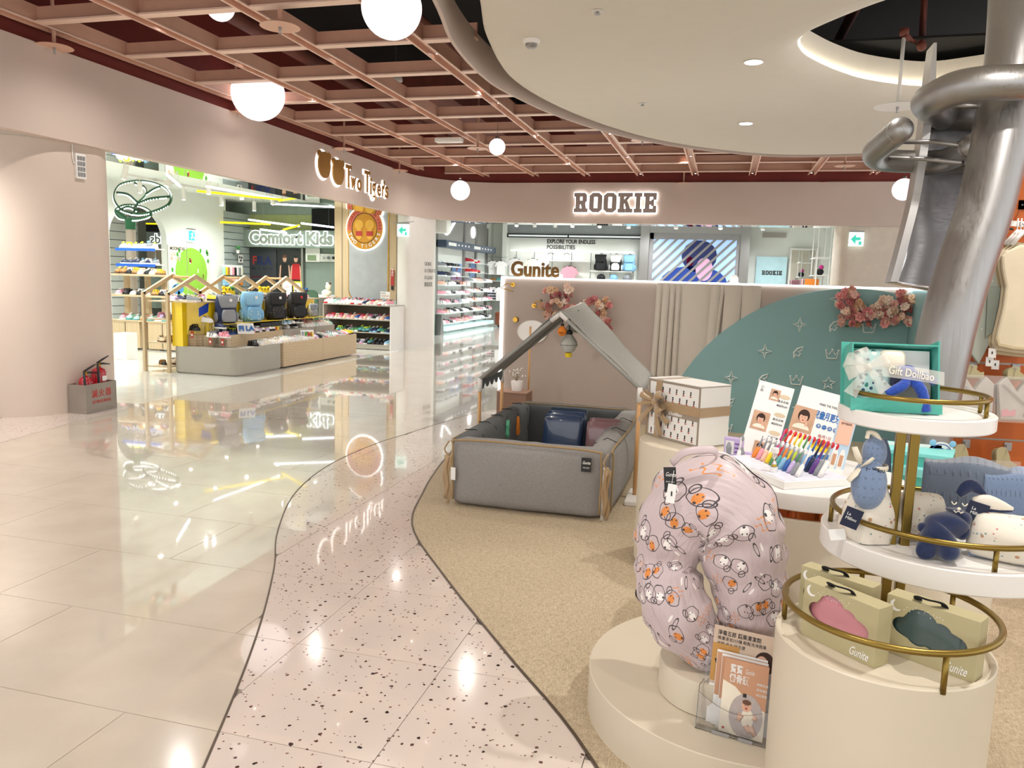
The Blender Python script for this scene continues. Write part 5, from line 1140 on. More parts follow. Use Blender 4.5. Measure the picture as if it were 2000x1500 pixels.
for j, (z, n, y1) in enumerate(((0.23, 8, 2.0), (0.50, 8, 2.0), (0.75, 7, 2.0), (0.99, 6, 2.0), (1.23, 6, 2.0), (1.47, 4, 1.15), (1.71, 4, 1.15))):
    row(n, (-7.05, 18.95), (-7.05, 18.85 + y1), z + 0.001, 0.35, 'on the %s near shelf' % ['lowest', 'second', 'third', 'fourth', 'fifth', 'sixth', 'top'][j], SG, 70 + j, pw if j < 5 else pw + [('navy', 'white', 'white'), ('black', 'grey', 'white')], 1.55, **OF)
for j, (z, n, y1) in enumerate(((0.25, 6, 1.85), (0.50, 7, 1.85), (0.78, 6, 1.85), (1.04, 7, 1.85), (1.32, 7, 1.85), (1.59, 3, 0.6), (1.86, 3, 0.6))):
    row(n, (-7.05, 21.2), (-7.05, 21.2 + y1), z + 0.001, 0.35, 'on the %s far shelf' % ['lowest', 'second', 'third', 'fourth', 'fifth', 'sixth', 'top'][j], SG, 80 + j, pw if j < 5 else [('red', 'white', 'white'), ('red', 'black', 'white'), ('white', 'red', 'black')], 1.55, **OF)
shoe('sneaker', 'lime', 'white', 'white', (-7.05, 23.05, 0.501), 0.35, 'lime yellow shoe at the far end of the second far shelf', SG, 1.5, single=True)
t = thing('shoe_bench', 'steel try-on bench foot at the near end of the shoe wall', 'bench', (-6.95, 18.4, 0), 0)
mb = MB(); mb.prism([(-0.12, 0.0), (0.12, 0.0), (0.04, 0.5), (-0.04, 0.5)], -0.15, 0.15, 'x'); mb.build('steel_leg', M['steel'], t)
mb = MB(); mb.box(-0.16, 0.16, -0.14, 0.14, 0.5, 0.52); mb.build('seat', M['steel'], t)
t = thing('stool', 'small round brown leather stool by the clothes at the end of the shoe wall', 'stool', (-6.45, 22.6, 0))
mb = MB(); mb.lathe([(0.17, 0.06), (0.2, 0.08), (0.2, 0.42), (0.17, 0.45)], n=20); mb.build('leather_drum', mat('brown_leather', '8a4a2c', 0.5), t, 'auto')
mb = MB(); mb.lathe([(0.12, 0), (0.12, 0.06)], n=16); mb.build('plinth', M['black'], t)
# ---- column lettering
cf = lambda y, z: frame((-5.985 + (y - 15.05) * 0.3 + 0.012, y, z), (0.29, 0.957, 0), (0, 0, 1))
t = thing('wall_lettering', 'grey lettering on the white column reading OOKIE, O CREATE, O LEAD', 'sign', (0, 0, 0)); t.matrix_world = cf(15.06, 1.7)
for k, s in enumerate(('OOKIE', 'O CREATE', 'O LEAD', '創造自我')):
    text('printed_line', s, 0.1, T2(0, -0.14 * k, 0.003), M['inkd'], t, 0.0004, 0, width=(0.22, 0.36, 0.27, 0.26)[k])
# ---- exit arrows and emergency lights
def emergency(M4, label):
    t = thing('emergency_light', label, 'light', (0, 0, 0), 0, 'emergency light units'); t.matrix_world = M4
    mb = MB(); mb.box(-0.055, 0.055, -0.12, 0.12, 0, 0.03); mb.build('housing', M['whitelac'], t, bevel=0.004)
    for j in range(4):
        for i in range(3):
            mb = MB(); mb.box(-0.042 + i * 0.03, -0.018 + i * 0.03, -0.1 + j * 0.052, -0.06 + j * 0.052, 0.03, 0.034); mb.build('lamp_cell', M['steel'], t)
    mb = MB(); mb.tube([(-0.06, 0.02, 0.01), (-0.075, 0.06, 0.01), (-0.075, 0.3, 0.01)], 0.006, 6); mb.build('cable_duct', M['white'], t)
emergency(frame(at_x(152, 325, -6.2) + Vector((0.015, 0, 0)), (0.115, 1, 0), (0, 0, 1)), 'white emergency light unit on the left pillar')
emergency(frame((3.25, 16.14, 2.45), (1, 0, 0), (0, 0, 1)), 'white emergency light unit on the far warm column')
exit_sign(frame((-6.17, 14.42, 2.33), (1, 0, 0), (0, 0, 1)), 'green arrow exit sign beside the oak column', True, 0.24, 0.24)
exit_sign(frame((2.33, 16.1, 2.38), (1, 0, 0), (0, 0, 1)), 'green arrow exit sign on the far warm column', True, 0.26, 0.26)
mb = MB(); mb.tube([(-6.45, 14.42, 2.47), (-5.95, 14.42, 2.5)], 0.006, 5); tag(mb.build('sign_rod', M['steel']), 'thin steel rod holding the exit sign by the oak column', 'rod')
# ---- back display wall
bw = thing('display_wall', 'white recessed display wall with a black header bar and shelves', 'shelf', (0, 23.5, 0))
mb = MB(); mb.box(-6.7, -2.45, 0.25, 0.3, 0.4, 3.1).box(-6.75, -6.6, 0, 0.3, 0, 3.1); mb.build('back_panel', M['shopwhite'], bw)
mb = MB(); mb.box(-6.6, -2.45, 0.02, 0.25, 2.86, 3.1); mb.build('grey_header', mat('grey_header', '8c9092', 0.5), bw)
mb = MB(); mb.box(-6.6, -2.45, -0.02, 0.1, 2.72, 2.84); mb.build('black_bar', M['black'], bw)
for a, b in ((-6.55, -4.7), (-4.65, -2.5)):
    mb = MB(); mb.box(a, b, -0.03, -0.02, 2.75, 2.8); mb.build('lit_line', mat('dim_lit_line', 'bfc4c6', 0.5, emit=0.3), bw)
mb = MB(); mb.box(-6.5, -2.7, 0.1, 0.14, 2.32, 2.35); mb.build('shelf_light', M['led'], bw)
text('printed_line', 'EXPLORE YOUR ENDLESS', 0.17, Matrix.Translation((-5.39, 0.24, 2.62)) @ Matrix.Rotation(PI / 2, 4, 'X'), M['inkd'], bw, 0.002, 0.005, width=1.5)
text('printed_line', 'POSSIBILITIES', 0.17, Matrix.Translation((-5.39, 0.24, 2.45)) @ Matrix.Rotation(PI / 2, 4, 'X'), M['inkd'], bw, 0.002, 0.003, width=0.88)
for a, b, z in ((-5.3, -3.95, 2.05), (-3.95, -2.7, 1.77)):
    mb = MB(); mb.box(a, b, -0.1, 0.25, z - 0.03, z); mb.build('shelf', M['whitelac'], bw)
for x in (-6.35, -5.77, -5.2, -4.6, -4.0, -3.4):
    mb = MB(); mb.box(x - 0.006, x + 0.006, 0.24, 0.25, 1.0, 2.3); mb.build('panel_joint', M['groove'], bw)
def hanger_shirt(loc, rz, col, label, group, stripes=None, s=1.0, shirt=True):
    t = thing('hanging_shirt' if shirt else 'coat_hanger', label, 'clothes' if shirt else 'hanger', loc, rz, group); t.scale = (s,) * 3
    mb = MB(); mb.tube([(-0.17, 0, -0.06), (0, 0, 0.0), (0.17, 0, -0.06)], 0.012, 6); mb.tube([(0, 0, 0), (0, 0, 0.05), (0.02, 0, 0.07), (0, 0, 0.09)], 0.004, 5); mb.build('hanger', M['black'], t, True)
    if shirt:
        body = [(-0.19, -0.08), (-0.06, -0.015), (0, -0.04), (0.06, -0.015), (0.19, -0.08), (0.26, -0.22), (0.2, -0.26), (0.17, -0.2), (0.17, -0.55), (-0.17, -0.55), (-0.17, -0.2), (-0.2, -0.26), (-0.26, -0.22)]
        mb = MB(); mb.prism(body, -0.03, 0.0, 'y'); mb.build('shirt', pm(col, 0.9), t, bevel=0.01)
        for k in range(4 if stripes else 0):
            mb = MB(); mb.box(-0.171, 0.171, -0.033, 0.001, -0.5 + k * 0.1, -0.45 + k * 0.1); mb.build('stripe', pm(stripes), t)
    return t
HG = 'clothes on the sport shop back wall'
hanger_shirt((-6.35, 23.55, 2.1), 0, 'white', 'white shirt on a black hanger behind the first letter of the partition sign', HG)
hanger_shirt((-5.77, 23.55, 2.1), 0, 'cream', 'pale shirt on a black hanger behind the middle of the partition sign', HG)
hanger_shirt((-5.2, 23.5, 2.27), 0, 'white', 'empty black hanger under the end of the word EXPLORE', 'empty hangers', shirt=False, s=0.6)
hanger_shirt((-4.7, 23.5, 2.27), 0, 'white', 'empty black hanger under the word ENDLESS', 'empty hangers', shirt=False, s=0.6)
hanger_shirt((-4.6, 23.5, 1.9), 0, 'pink', 'bright pink shirt on a hanger under the back wall shelf', HG, s=1.1)
for k, (x, c, c2) in enumerate(((-3.65, 'black', 'black'), (-3.2, 'black', 'white'), (-2.85 + 0.05, 'blue', 'sky'))):
    backpack((x, 23.5, 1.77), 0, c if c != 'blue' else 'sky', c2, 'backpack', ['all-black backpack on the sport shop shelf', 'black backpack with a white lower pocket on the sport shop shelf', 'slate blue backpack on the sport shop shelf'][k], 1.3, None, True, grp='backpacks on the sport shop shelf')
for k, (x, c) in enumerate(((-3.63, 'black'), (-3.25, 'sky'), (-2.85, 'grey'))):
    t = thing('cap', '%s cap on a peg under the sport shop backpacks' % ['black', 'light blue', 'dark grey'][k], 'cap', (x, 23.52, 1.56), 0, 'caps under the backpacks')
    mb = MB(); mb.ball((0, 0, 0), (0.13, 0.13, 0.12), 12, 8); mb.build('crown', pm(c), t, True)
    mb = MB(); mb.ball((0, -0.14, -0.05), (0.1, 0.09, 0.015), 10, 6); mb.build('peak', pm(c), t, True)
# clothes hanging beyond the end of the shoe wall
HK = 'clothes beyond the shoe wall'
for k, (x, z, c, st) in enumerate(((-6.98, 2.0, 'white', None), (-6.72, 2.0, 'white', None), (-6.98, 1.2, 'white', 'navy'), (-6.72, 1.2, 'white', None))):
    hanger_shirt((x, 23.3, z), 0.5, c, ['white shirt with a green mark, upper hook nearest the shoe wall', 'long white shirt on the upper rail beside the partition edge', 'white shirt with navy stripes, lower hook nearest the shoe wall', 'plain white shirt on the lower rail beside the partition edge'][k], HK, st, 0.8)
t = thing('garment_rail', 'white wall rail and ledge with folded trousers beyond the shoe wall', 'shelf', (-6.85, 23.4, 0))
mb = MB(); mb.box(-0.3, 0.3, -0.15, 0.1, 1.36, 1.38); mb.build('ledge', M['whitelac'], t)
for z in (2.1, 1.3):
    mb = MB(); mb.tube([(-0.3, -0.05, z), (0.3, -0.05, z)], 0.008, 6); mb.build('rail', M['steel'], t)
for k, c in enumerate(('tan', 'teal')):
    mb = MB(); mb.cbox((-0.12 + k * 0.2, 0, 1.42), (0.18, 0.15, 0.07)); mb.build('folded_trousers', pm(c), t, bevel=0.01)
# ---- screen wall with diagonal strips
sc = thing('screen_wall', 'steel framed wall screen seen through diagonal grey bars, showing a boy in a blue jacket', 'screen', (0, 0, 0)); sc.matrix_world = frame((-2.2, 23.3, 1.3), (1, 0, 0), (0, 0, 1))
mb = MB(); mb.box(-0.28, -0.02, 0.0, 1.85, -0.1, 0.06).box(2.55, 2.8, 0, 1.85, -0.1, 0.06).box(-0.02, 2.55, 1.6, 1.85, -0.1, 0.02); mb.build('steel_frame', M['steel'], sc)
mb = MB(); mb.box(-0.02, 2.55, -1.3, 1.6, -0.1, -0.03); mb.build('lower_panel', mat('screen_grey', '8e8b8c', 0.5), sc)
mb = MB(); mb.box(0.06, 2.46, 0.0, 1.46, -0.03, -0.02); mb.build('lit_screen', mat('screen_blue', '9cbcf0', 0.5, emit=0.3), sc)
for pts, m, nm in ((ell(1.3, 0.18, 0.95, 0.5), mat('screen_navy', '1d3f94', 0.5, emit=0.08), 'screen_jacket'), (ell(1.42, 0.95, 0.5, 0.46), mat('screen_hair', '1e2a63', 0.5, emit=0.05), 'screen_hair'), (ell(1.58, 0.58, 0.24, 0.33), mat('screen_face', 'd9a8c6', 0.5, emit=0.12), 'screen_face'), (ell(1.17, 0.8, 0.1, 0.14), mat('screen_red', 'e0304a', 0.5, emit=0.15), 'screen_ear')):
    mb = MB(); mb.prism([(x, max(0.0, y)) for x, y in pts], -0.02 + 0.002 * (nm == 'screen_face'), -0.016 + 0.002 * (nm == 'screen_face')); mb.build(nm, m, sc)
n = 0
for k in range(-9, 20):   # diagonal bars between the strips
    x0 = k * 0.27
    pts = [(x0, -0.1), (x0 + 0.095, -0.1), (x0 + 0.095 + 1.65, 1.55), (x0 + 1.65, 1.55)]
    def clip(pts, ax, lim, sgn):
        out = []
        for i in range(len(pts)):
            a, b = pts[i], pts[(i + 1) % len(pts)]; fa, fb = (a[ax] - lim) * sgn, (b[ax] - lim) * sgn
            if fa >= 0: out.append(a)
            if fa * fb < 0: t_ = fa / (fa - fb); out.append((lerp(a[0], b[0], t_), lerp(a[1], b[1], t_)))
        return out
    for ax, lim, sg_ in ((0, 0.0, 1), (0, 2.52, -1), (1, -0.02, 1), (1, 1.5, -1)): pts = clip(pts, ax, lim, sg_) if pts else pts
    if len(pts) >= 3:
        mb = MB(); mb.prism(pts, -0.014, 0.0); mb.build('diagonal_bar', M['trunk'] if False else mat('screen_grey', '8e8b8c', 0.5), sc)
for a in ((0, 0.1, -0.1, 1.6), (2.44, 2.55, -0.1, 1.6), (0, 2.55, 1.42, 1.6)):
    mb = MB(); mb.box(*a, -0.013 + a[3] * 0.001, 0.002 + a[3] * 0.001 - a[0] * 0.0002); mb.build('screen_border', mat('screen_grey', '8e8b8c', 0.5), sc)
# ---- fitting room door, mirror, rack
t = board('fitting_room_door', 'pale blue door lettered ROOKIE in black slab letters', 'door', frame((1.25, 23.9, 1.15), (1, 0, 0), (0, 0, 1)), 0.85, 2.3, mat('pale_blue_door', 'b9dbe2', 0.4), 0.03)
r_ = thing('door_lettering', None, None); bpy.data.objects[r_.name].parent = t; r_.matrix_local = T2(-0.25, 0.63, 0.0)
slab_sign(r_, 'ROOKIE', 0.55, 0.12, M['inkd'], None, 0.031, 0.004)
t = board('wall_mirror', 'tall white framed mirror beside the pale blue door', 'mirror', frame((2.1, 23.9, 1.3), (1, 0, 0), (0, 0, 1)), 0.72, 2.5, M['whitelac'], 0.03)
flat(t, rect(-0.32, 0.32, -1.2, 1.2), M['mirror'], 'mirror_glass', 0.031)
rr = thing('clothes_rack', 'white floor-to-ceiling clothes rack full of bright small clothes', 'rack', (2.2, 21.2, 0))
for x, y in ((0, 0), (0, 1.2), (0.3, 0), (0.3, 1.2)):
    mb = MB(); mb.tube([(x, y, 0), (x, y, 3.18)], 0.015, 6); mb.build('rack_post', M['whitelac'], rr)
for z in (1.0, 1.75, 2.2):
    mb = MB(); mb.box(-0.05, 0.35, 0, 1.2, z, z + 0.02); mb.build('shelf', M['whitelac'], rr)
for k in range(9):
    t = thing('hanging_garment', '%s garment on the white rack, %s from its near end' % (['orange', 'white', 'teal', 'black', 'red', 'lime', 'white', 'blue', 'pink'][k], ORD[k]), 'clothes', (2.12 + 0.02 * (k % 2), 21.28 + k * 0.12, 1.72), 0, 'garments on the white rack')
    mb = MB(); mb.cbox((0, 0, -0.3), (0.34, 0.035, 0.5)); mb.build('garment', pm(['orange', 'white', 'teal', 'black', 'red', 'lime', 'white', 'blue', 'pink'][k]), t, bevel=0.012)
    mb = MB(); mb.tube([(0, 0, -0.05), (0, 0, 0.02)], 0.004, 4); mb.build('hook', M['steel'], t)
t = thing('shelf_toy', 'black and pink plush toy on the white rack', 'toy', (2.3, 21.3, 1.771)); mb = MB(); mb.ball((0, 0, 0.08), (0.09, 0.08, 0.09), 10, 8); mb.build('body', pm('black', 0.9), t, True)
mb = MB(); mb.ball((0.02, -0.02, 0.2), (0.06, 0.06, 0.06), 10, 8); mb.build('head', pm('magenta', 0.9), t, True)
mb = MB(); mb.box(0, 0.65, -0.01, 0.0, -0.07, 0.07); tag(mb.build('ceiling_vent', M['grey'], loc=(0.95, 23.95, 2.92)), 'grey air vent above the pale blue door', 'vent')
# ---- track spots under the sport shop ceiling
TG = 'white spotlights of the sport shop'
for j, y in enumerate((17.6, 19.0)):
    mb = MB(); mb.box(-4.9, 3.4, y - 0.02, y + 0.02, 2.98, 3.02); tag(mb.build('ceiling_track', M['whitelac']), 'white lighting track of the sport shop, %s behind the fascia' % ORD[j], 'track', 'sport shop lighting tracks')
for k, px in enumerate((1010, 1026, 1043, 1052, 1083, 1110, 1119, 1129, 1172, 1184, 1228, 1276, 1320, 1333, 1407, 1475, 1490)):
    y = 17.6 if k % 2 else 19.0; x = at_y(px, 450, y).x
    track_spot((x, y, 2.98), 0, rnd.choice([-0.5, 0.4, 0.1, -0.3]), 'white spotlight under the sport shop ceiling, %s from the shoe wall' % ORD[k], TG, 0.17, 0.05)
# ================================================================ THINGS ON THE CEILING
for k, (px, py, Y, r, lab) in enumerate(((765, 15, 4.7, 0.187, 'large lit white globe lamp nearest, beside the curved soffit rim'), (504, 183, 8.8, 0.323, 'big lit globe lamp half above the beams in front of the fascia'), (899, 372, 14.0, 0.18, 'small lit globe lamp at the rounded corner of the fascia'),
                                 (971, 287, 10.5, 0.112, 'smallest lit globe lamp hanging in the middle of the beam grid'), (1765, 370, 13.5, 0.168, 'lit globe lamp partly behind the steel slide'), (430, 12, 7.5, 0.15, 'lit globe lamp almost hidden above the near beams'))):
    p = at_y(px, py, Y); t = thing('globe_lamp', lab, 'lamp', p, 0, 'globe lamps')
    mb = MB(); mb.ball((0, 0, 0), r, 32, 20); mb.build('glass_globe', M['globe'], t, True)
    mb = MB(); mb.lathe([(0.03, r - 0.004), (0.03, r + 0.03), (0.006, r + 0.04)], n=12); mb.tube([(0, 0, r), (0, 0, 4.89 - p.z)], 0.003, 5); mb.build('cord', M['brass_trim'], t)
def sprinkler(p, top, label, r=0.16, m='plate', stem='plate'):
    t = thing('sprinkler', label, 'sprinkler', p, 0, 'sprinklers with round plates')
    mb = MB(); mb.lathe([(0.02, 0.012), (r * 0.92, 0.008), (r, 0.0), (r, -0.004), (0.02, -0.003)], n=32); mb.build('heat_plate', M[m], t, 'auto')
    mb = MB(); mb.tube([(0, 0, 0.01), (0, 0, top - p[2])], 0.017, 10); mb.build('drop_pipe', M[stem], t, True)
    mb = MB(); mb.lathe([(0.012, 0), (0.012, -0.03), (0.006, -0.05), (0.014, -0.052), (0.014, -0.055)], n=8); mb.build('nozzle', M['steel'], t)
for k, (px, py, z, lab) in enumerate(((106, 92, 3.42, 'pale round sprinkler plate nearest, by the left fascia'), (547, 52, 3.42, 'round sprinkler plate under the near beams'), (672, 291, 3.4, 'sprinkler plate by the fascia above the gold lettering'), (780, 333, 3.4, 'sprinkler plate by the fascia past the gold lettering'),
                                  (933, 290, 3.4, 'sprinkler plate beside the smallest globe lamp'), (1079, 361, 3.42, 'sprinkler plate left of the big slab letters'), (1335, 358, 3.42, 'sprinkler plate right of the big slab letters'), (1607, 358, 3.42, 'sprinkler plate by the far fascia near the warm column'), (1650, 324, 3.42, 'sprinkler plate just beyond the soffit edge'), (1255, 274, 3.42, 'sprinkler plate half hidden by the soffit edge'), (462, 222, 3.42, 'sprinkler plate half hidden behind the big globe'))):
    sprinkler(at_z(px, py, z), 4.2, lab)
p = at_z(1753, 208, 3.12); sprinkler((p.x, p.y, p.z), 3.72, 'white round sprinkler plate below the oval opening', 0.2, 'white', 'white')
sp_ = thing('sprinkler_pipe', 'red-brown sprinkler pipe bending down into the oval opening', 'pipe', (0, 0, 0)); q0, q1, q2 = Vector((p.x, p.y, 3.74)), at_y(1800, 90, p.y + 0.1), at_y(1808, -40, p.y + 0.1)
mb = MB(); mb.tube([q0, q0 + (q1 - q0) * 0.15, q1, q2], 0.03, 10); mb.build('pipe', M['duct'], sp_, True)
mb = MB(); mb.ball(q1, 0.045, 10, 8); mb.lathe([(0.04, 0), (0.04, 0.06)], (q0.x, q0.y, q0.z), 10); mb.build('elbow_joint', M['duct'], sp_, True)
for k, (px, py, lab) in enumerate(((1472, 121, 'recessed downlight in the soffit nearer the oval opening'), (1457, 241, 'recessed downlight in the soffit nearer its far edge'))):
    q = at_z(px, py, 3.299); t = thing('downlight', lab, 'light', q, 0, 'soffit downlights')
    mb = MB(); mb.lathe([(0.075, 0), (0.085, -0.003), (0.085, -0.005), (0.07, -0.004)], n=28); mb.build('trim_ring', M['white'], t, 'auto')
    mb = MB(); mb.lathe([(0.07, -0.0045), (0.07, -0.006)], n=24); mb.build('lens', M['spot'], t)
q = at_z(1038, 78, 3.299); t = thing('smoke_detector', 'white smoke detector on the soffit', 'detector', q)
mb = MB(); mb.lathe([(0.068, 0), (0.068, -0.02), (0.06, -0.03), (0.045, -0.032)], n=24); mb.build('base', M['white'], t, 'auto')
mb = MB(); mb.lathe([(0.045, -0.032), (0.045, -0.05), (0.03, -0.062), (0.02, -0.064)], n=20); mb.build('sensor', M['steel'], t, 'auto')
for px, py, lab in ((1167, 21, 'small sprinkler head in the soffit nearer the camera'), (1255, 202, 'small sprinkler head in the soffit near its far edge')):
    q = at_z(px, py, 3.299); t = thing('soffit_sprinkler', lab, 'sprinkler', q, 0, 'sprinkler heads in the soffit')
    mb = MB(); mb.lathe([(0.04, 0), (0.045, -0.004), (0.02, -0.006)], n=20); mb.build('collar', M['white'], t)
    mb = MB(); mb.lathe([(0.012, -0.004), (0.012, -0.02), (0.02, -0.022), (0.02, -0.026)], n=10); mb.build('nozzle', M['steel'], t)
for px, py, z, w_, lab in ((877, 274, 3.47, 0.42, 'white rounded access point box under the beams'), (1545 / 2, 156, 4.1, 0.2, 'small white arrow sign high in the ceiling void')):
    q = at_z(px, py, z); t = thing('ceiling_box', lab, 'device', q); mb = MB(); mb.cbox((0, 0, 0), (w_, w_ * 0.35, 0.07)); mb.build('housing', M['whitelac'], t, bevel=0.02)
    mb = MB(); mb.tube([(0, 0, 0.03), (0, 0, 4.89 - z)], 0.004, 5); mb.build('hanging_rod', M['steel'], t)
# ================================================================ FIRE EXTINGUISHERS
a, b, c = at_z(140, 805), at_z(172, 810), at_z(239, 797); b = Vector((-5.99, 6.2, 0)); c = Vector((-5.96, 6.62, 0))
bx = thing('extinguisher_box', 'grey steel floor box lettered in red, holding two fire extinguishers by the pillar', 'box', (-6.0, 6.2, 0), math.radians(3.5))
for a_ in ((-0.2, 0, 0.0, 0.006), (-0.2, 0, 0.424, 0.43), (-0.006, 0, 0.006, 0.424), (-0.2, -0.194, 0.006, 0.424)):
    mb = MB(); mb.box(*a_, 0.0, 0.29); mb.build('side_panel', mat('dull_steel', '9c948c', 0.35, 0.6), bx)
mb = MB(); mb.box(-0.194, -0.006, 0.006, 0.424, 0, 0.008); mb.build('base_panel', M['steel'], bx)
fx = lambda y, z: Matrix(((0, 0, 1, 0.001), (1, 0, 0, y), (0, 1, 0, z), (0, 0, 0, 1)))
text('red_lettering', '滅火器', 0.085, fx(0.215, 0.185), M['inkr'], bx, 0.0005, 0.001, 'CENTER', space=1.25); text('red_lettering', 'EXTINGUISHER', 0.045, fx(0.215, 0.105), M['inkr'], bx, 0.0005, 0.0005, 'CENTER', width=0.26)
for k, (y, h, r, lab) in enumerate(((0.12, 0.3, 0.062, 'shorter red fire extinguisher with a yellow label'), (0.31, 0.37, 0.07, 'taller red fire extinguisher with a white label'))):
    t = thing('fire_extinguisher', lab, 'fire extinguisher', Matrix.Translation((-6.0, 6.2, 0.009)) @ Matrix.Rotation(math.radians(3.5), 4, 'Z') @ Vector((-0.1, y, 0)), 0.3, 'fire extinguishers')
    mb = MB(); mb.lathe([(r * 0.95, 0), (r, 0.01), (r, h), (r * 0.85, h + 0.03), (r * 0.4, h + 0.05), (0.018, h + 0.055), (0.018, h + 0.07)], n=24); mb.build('cylinder', mat('red_enamel', 'a81322', 0.2, coat=0.6), t, 'auto')
    mb = MB(); mb.lathe([(0.02, h + 0.065), (0.022, h + 0.1)], n=12); mb.build('valve', M['brightgold'], t)
    mb = MB(); mb.tube([(-0.015, 0, h + 0.095), (0.03, 0.01, h + 0.13), (0.05, 0.1, h + 0.16)], [0.015, 0.014, 0.01], 6, flat=(1.2, 0.8)); mb.build('squeeze_lever', M['black'], t, True)
    mb = MB(); mb.tube([(-0.015, 0, h + 0.085), (0.03, 0.01, h + 0.092), (0.05, 0.12, h + 0.075)], [0.015, 0.014, 0.01], 6, flat=(1.2, 0.8)); mb.build('carry_handle', M['black'], t, True)
    mb = MB(); mb.tube(spline([(0.0, -0.01, h + 0.09), (0.03, -0.08, h + 0.09), (0.05, -0.115, h + 0.02), (0.04, -0.09, h * 0.5)], 6), 0.011, 8); mb.build('hose', M['black'], t, True)
    n_ = 10
    for z0, z1, m, a0, a1 in ((h - 0.13 + 0.05 * k, h - 0.03, 'yellow' if k == 0 else 'card', -0.7, 0.9), (h - 0.012, h + 0.02, 'card', 0.0, 0.6)):
        mb = MB(); mb.add([((r + 0.0012 - (0.008 if z > h else 0)) * math.cos(lerp(a0, a1, i / n_)), (r + 0.0012 - (0.008 if z > h else 0)) * math.sin(lerp(a0, a1, i / n_)), z) for z in (z0, z1) for i in range(n_ + 1)], [(i, i + 1, i + n_ + 2, i + n_ + 1) for i in range(n_)]); mb.build('label_sticker', M[m] if m == 'card' else pm('yellow'), t)

# ================================================================ ON THE PARTITION
PY0 = 7.95
t = thing('shop_sign', 'brown lettering reading Gunite standing on the partition top', 'sign', (0, 0, 0)); t.matrix_world = frame((-2.2, 8.0, 1.473), (1, 0, 0), (0, 0, 1))
text('letters', 'Gunite', 0.215, T2(0, 0.075, -0.01), mat('bronze_letter', '6a4a1e', 0.4, 0.5), t, 0.012, 0.006, width=0.52)
t = thing('round_sign', 'small white rounded sign on the partition top', 'sign', (0.08, 8.0, 1.473)); mb = MB(); mb.prism([(-0.04, 0)] + ell(0, 0.04, 0.04, 0.04, 12, PI, 0)[0:13] + [(0.04, 0)], -0.01, 0.01, 'y'); mb.build('plate', M['card'], t)
mb = MB(); mb.box(-0.05, 0.05, -0.02, 0.02, 0, 0.006); mb.build('foot', M['card'], t)
# flat decals on the teal
def sparkle(s): return [((s if i % 2 == 0 else s * 0.28) * math.sin(PI * i / 4), (s if i % 2 == 0 else s * 0.28) * math.cos(PI * i / 4) * 1.1) for i in range(8)]
def star(s): return [((s if i % 2 == 0 else s * 0.45) * math.sin(PI * i / 5), (s if i % 2 == 0 else s * 0.45) * math.cos(PI * i / 5)) for i in range(10)]
CROWN = [(-0.055, 0.035), (-0.028, 0.0), (0, 0.045), (0.028, 0.0), (0.055, 0.035), (0.04, -0.035), (-0.04, -0.035)]
LEAF = [(-0.03, -0.05), (-0.035, 0.0), (-0.005, 0.04), (0.045, 0.06), (0.03, 0.02), (0.0, 0.012), (0.028, -0.005), (0.01, -0.035), (-0.02, -0.02)]
decs = [('sparkle', 1562, 634), ('sparkle', 1494, 686), ('sparkle', 1428, 738), ('sparkle', 1635, 584), ('leaf', 1629, 638), ('leaf', 1558, 689), ('leaf', 1490, 742), ('leaf', 1424, 790), ('crown', 1625, 693), ('crown', 1555, 744), ('crown', 1418, 838), ('star', 1618, 749), ('crown', 1697, 642), ('sparkle', 1487, 790), ('leaf', 1690, 700), ('star', 1560, 800)]
for k, (kd, px, py) in enumerate(decs):
    q = at_y(px, py, 7.897); P = {'sparkle': sparkle(0.062), 'star': star(0.06), 'crown': CROWN, 'leaf': LEAF}[kd]
    t = thing(kd + '_decal', 'pale outlined %s on the teal panel, %s' % (kd, ['above the tray stand, below the flowers edge', 'left of the leaf in the second row', 'just right of the bow-tied gift box top', 'at the left end of the rose garland', 'under the garland, right of a sparkle', 'in the second row between sparkle and crown', 'above the left poster', 'beside the gift box ribbon', 'left of the turquoise gift box', 'above the right poster', 'low beside the gift box', 'above the top tray rail', 'under the rose garland', 'behind the left poster', 'beside the turquoise gift box lid', 'behind the right poster'][k]), 'decal', q, 0, 'pale decals on the teal panel')
    mb = MB(); mb.tube([(x, 0, y) for x, y in P], 0.0075, 4, closed=True); mb.build('outline', M['decal'], t)
    if kd == 'crown':
        for x in (-0.055, 0, 0.055): mb = MB(); mb.ball((x, 0, 0.05 if x == 0 else 0.042), 0.01, 8, 6); mb.build('dot', M['decal'], t)
# roses
def rose_mesh(seed):
    R_ = random.Random(seed); mb = MB(); mb.ball((0, 0, 0), (0.36, 0.36, 0.4), 8, 5)
    for ring, (n, r, tilt, s) in enumerate(((5, 0.38, 0.3, 0.5), (7, 0.68, 0.75, 0.6), (7, 0.85, 1.15, 0.55))):
        for i in range(n):
            a = 2 * PI * (i + 0.5 * ring) / n + R_.uniform(-0.1, 0.1)
            Mx = Matrix.Rotation(a, 3, 'Z') @ Matrix.Rotation(tilt, 3, 'Y')
            vs = [Mx @ Vector(v) for v in ((0, -s * 0.6, -0.1), (0.1, -s * 0.5, 0.45), (0.16, 0, 0.62), (0.1, s * 0.5, 0.45), (0, s * 0.6, -0.1), (-0.1, 0, 0.1))]
            o = Vector((r * 0.45 * math.cos(a), r * 0.45 * math.sin(a), -0.12 * ring))
            mb.add([v + o for v in vs], [(0, 1, 2, 5), (5, 2, 3, 4)])
    return mb
def leaf_mesh():
    mb = MB(); mb.grid(lambda u, v: ((v - 0.5) * 0.0 + 1.4 * u, (v - 0.5) * 0.8 * math.sin(PI * min(1, u * 0.95 + 0.05)), 0.25 * math.sin(PI * u) + 0.25 * abs(v - 0.5)), 4, 2); return mb
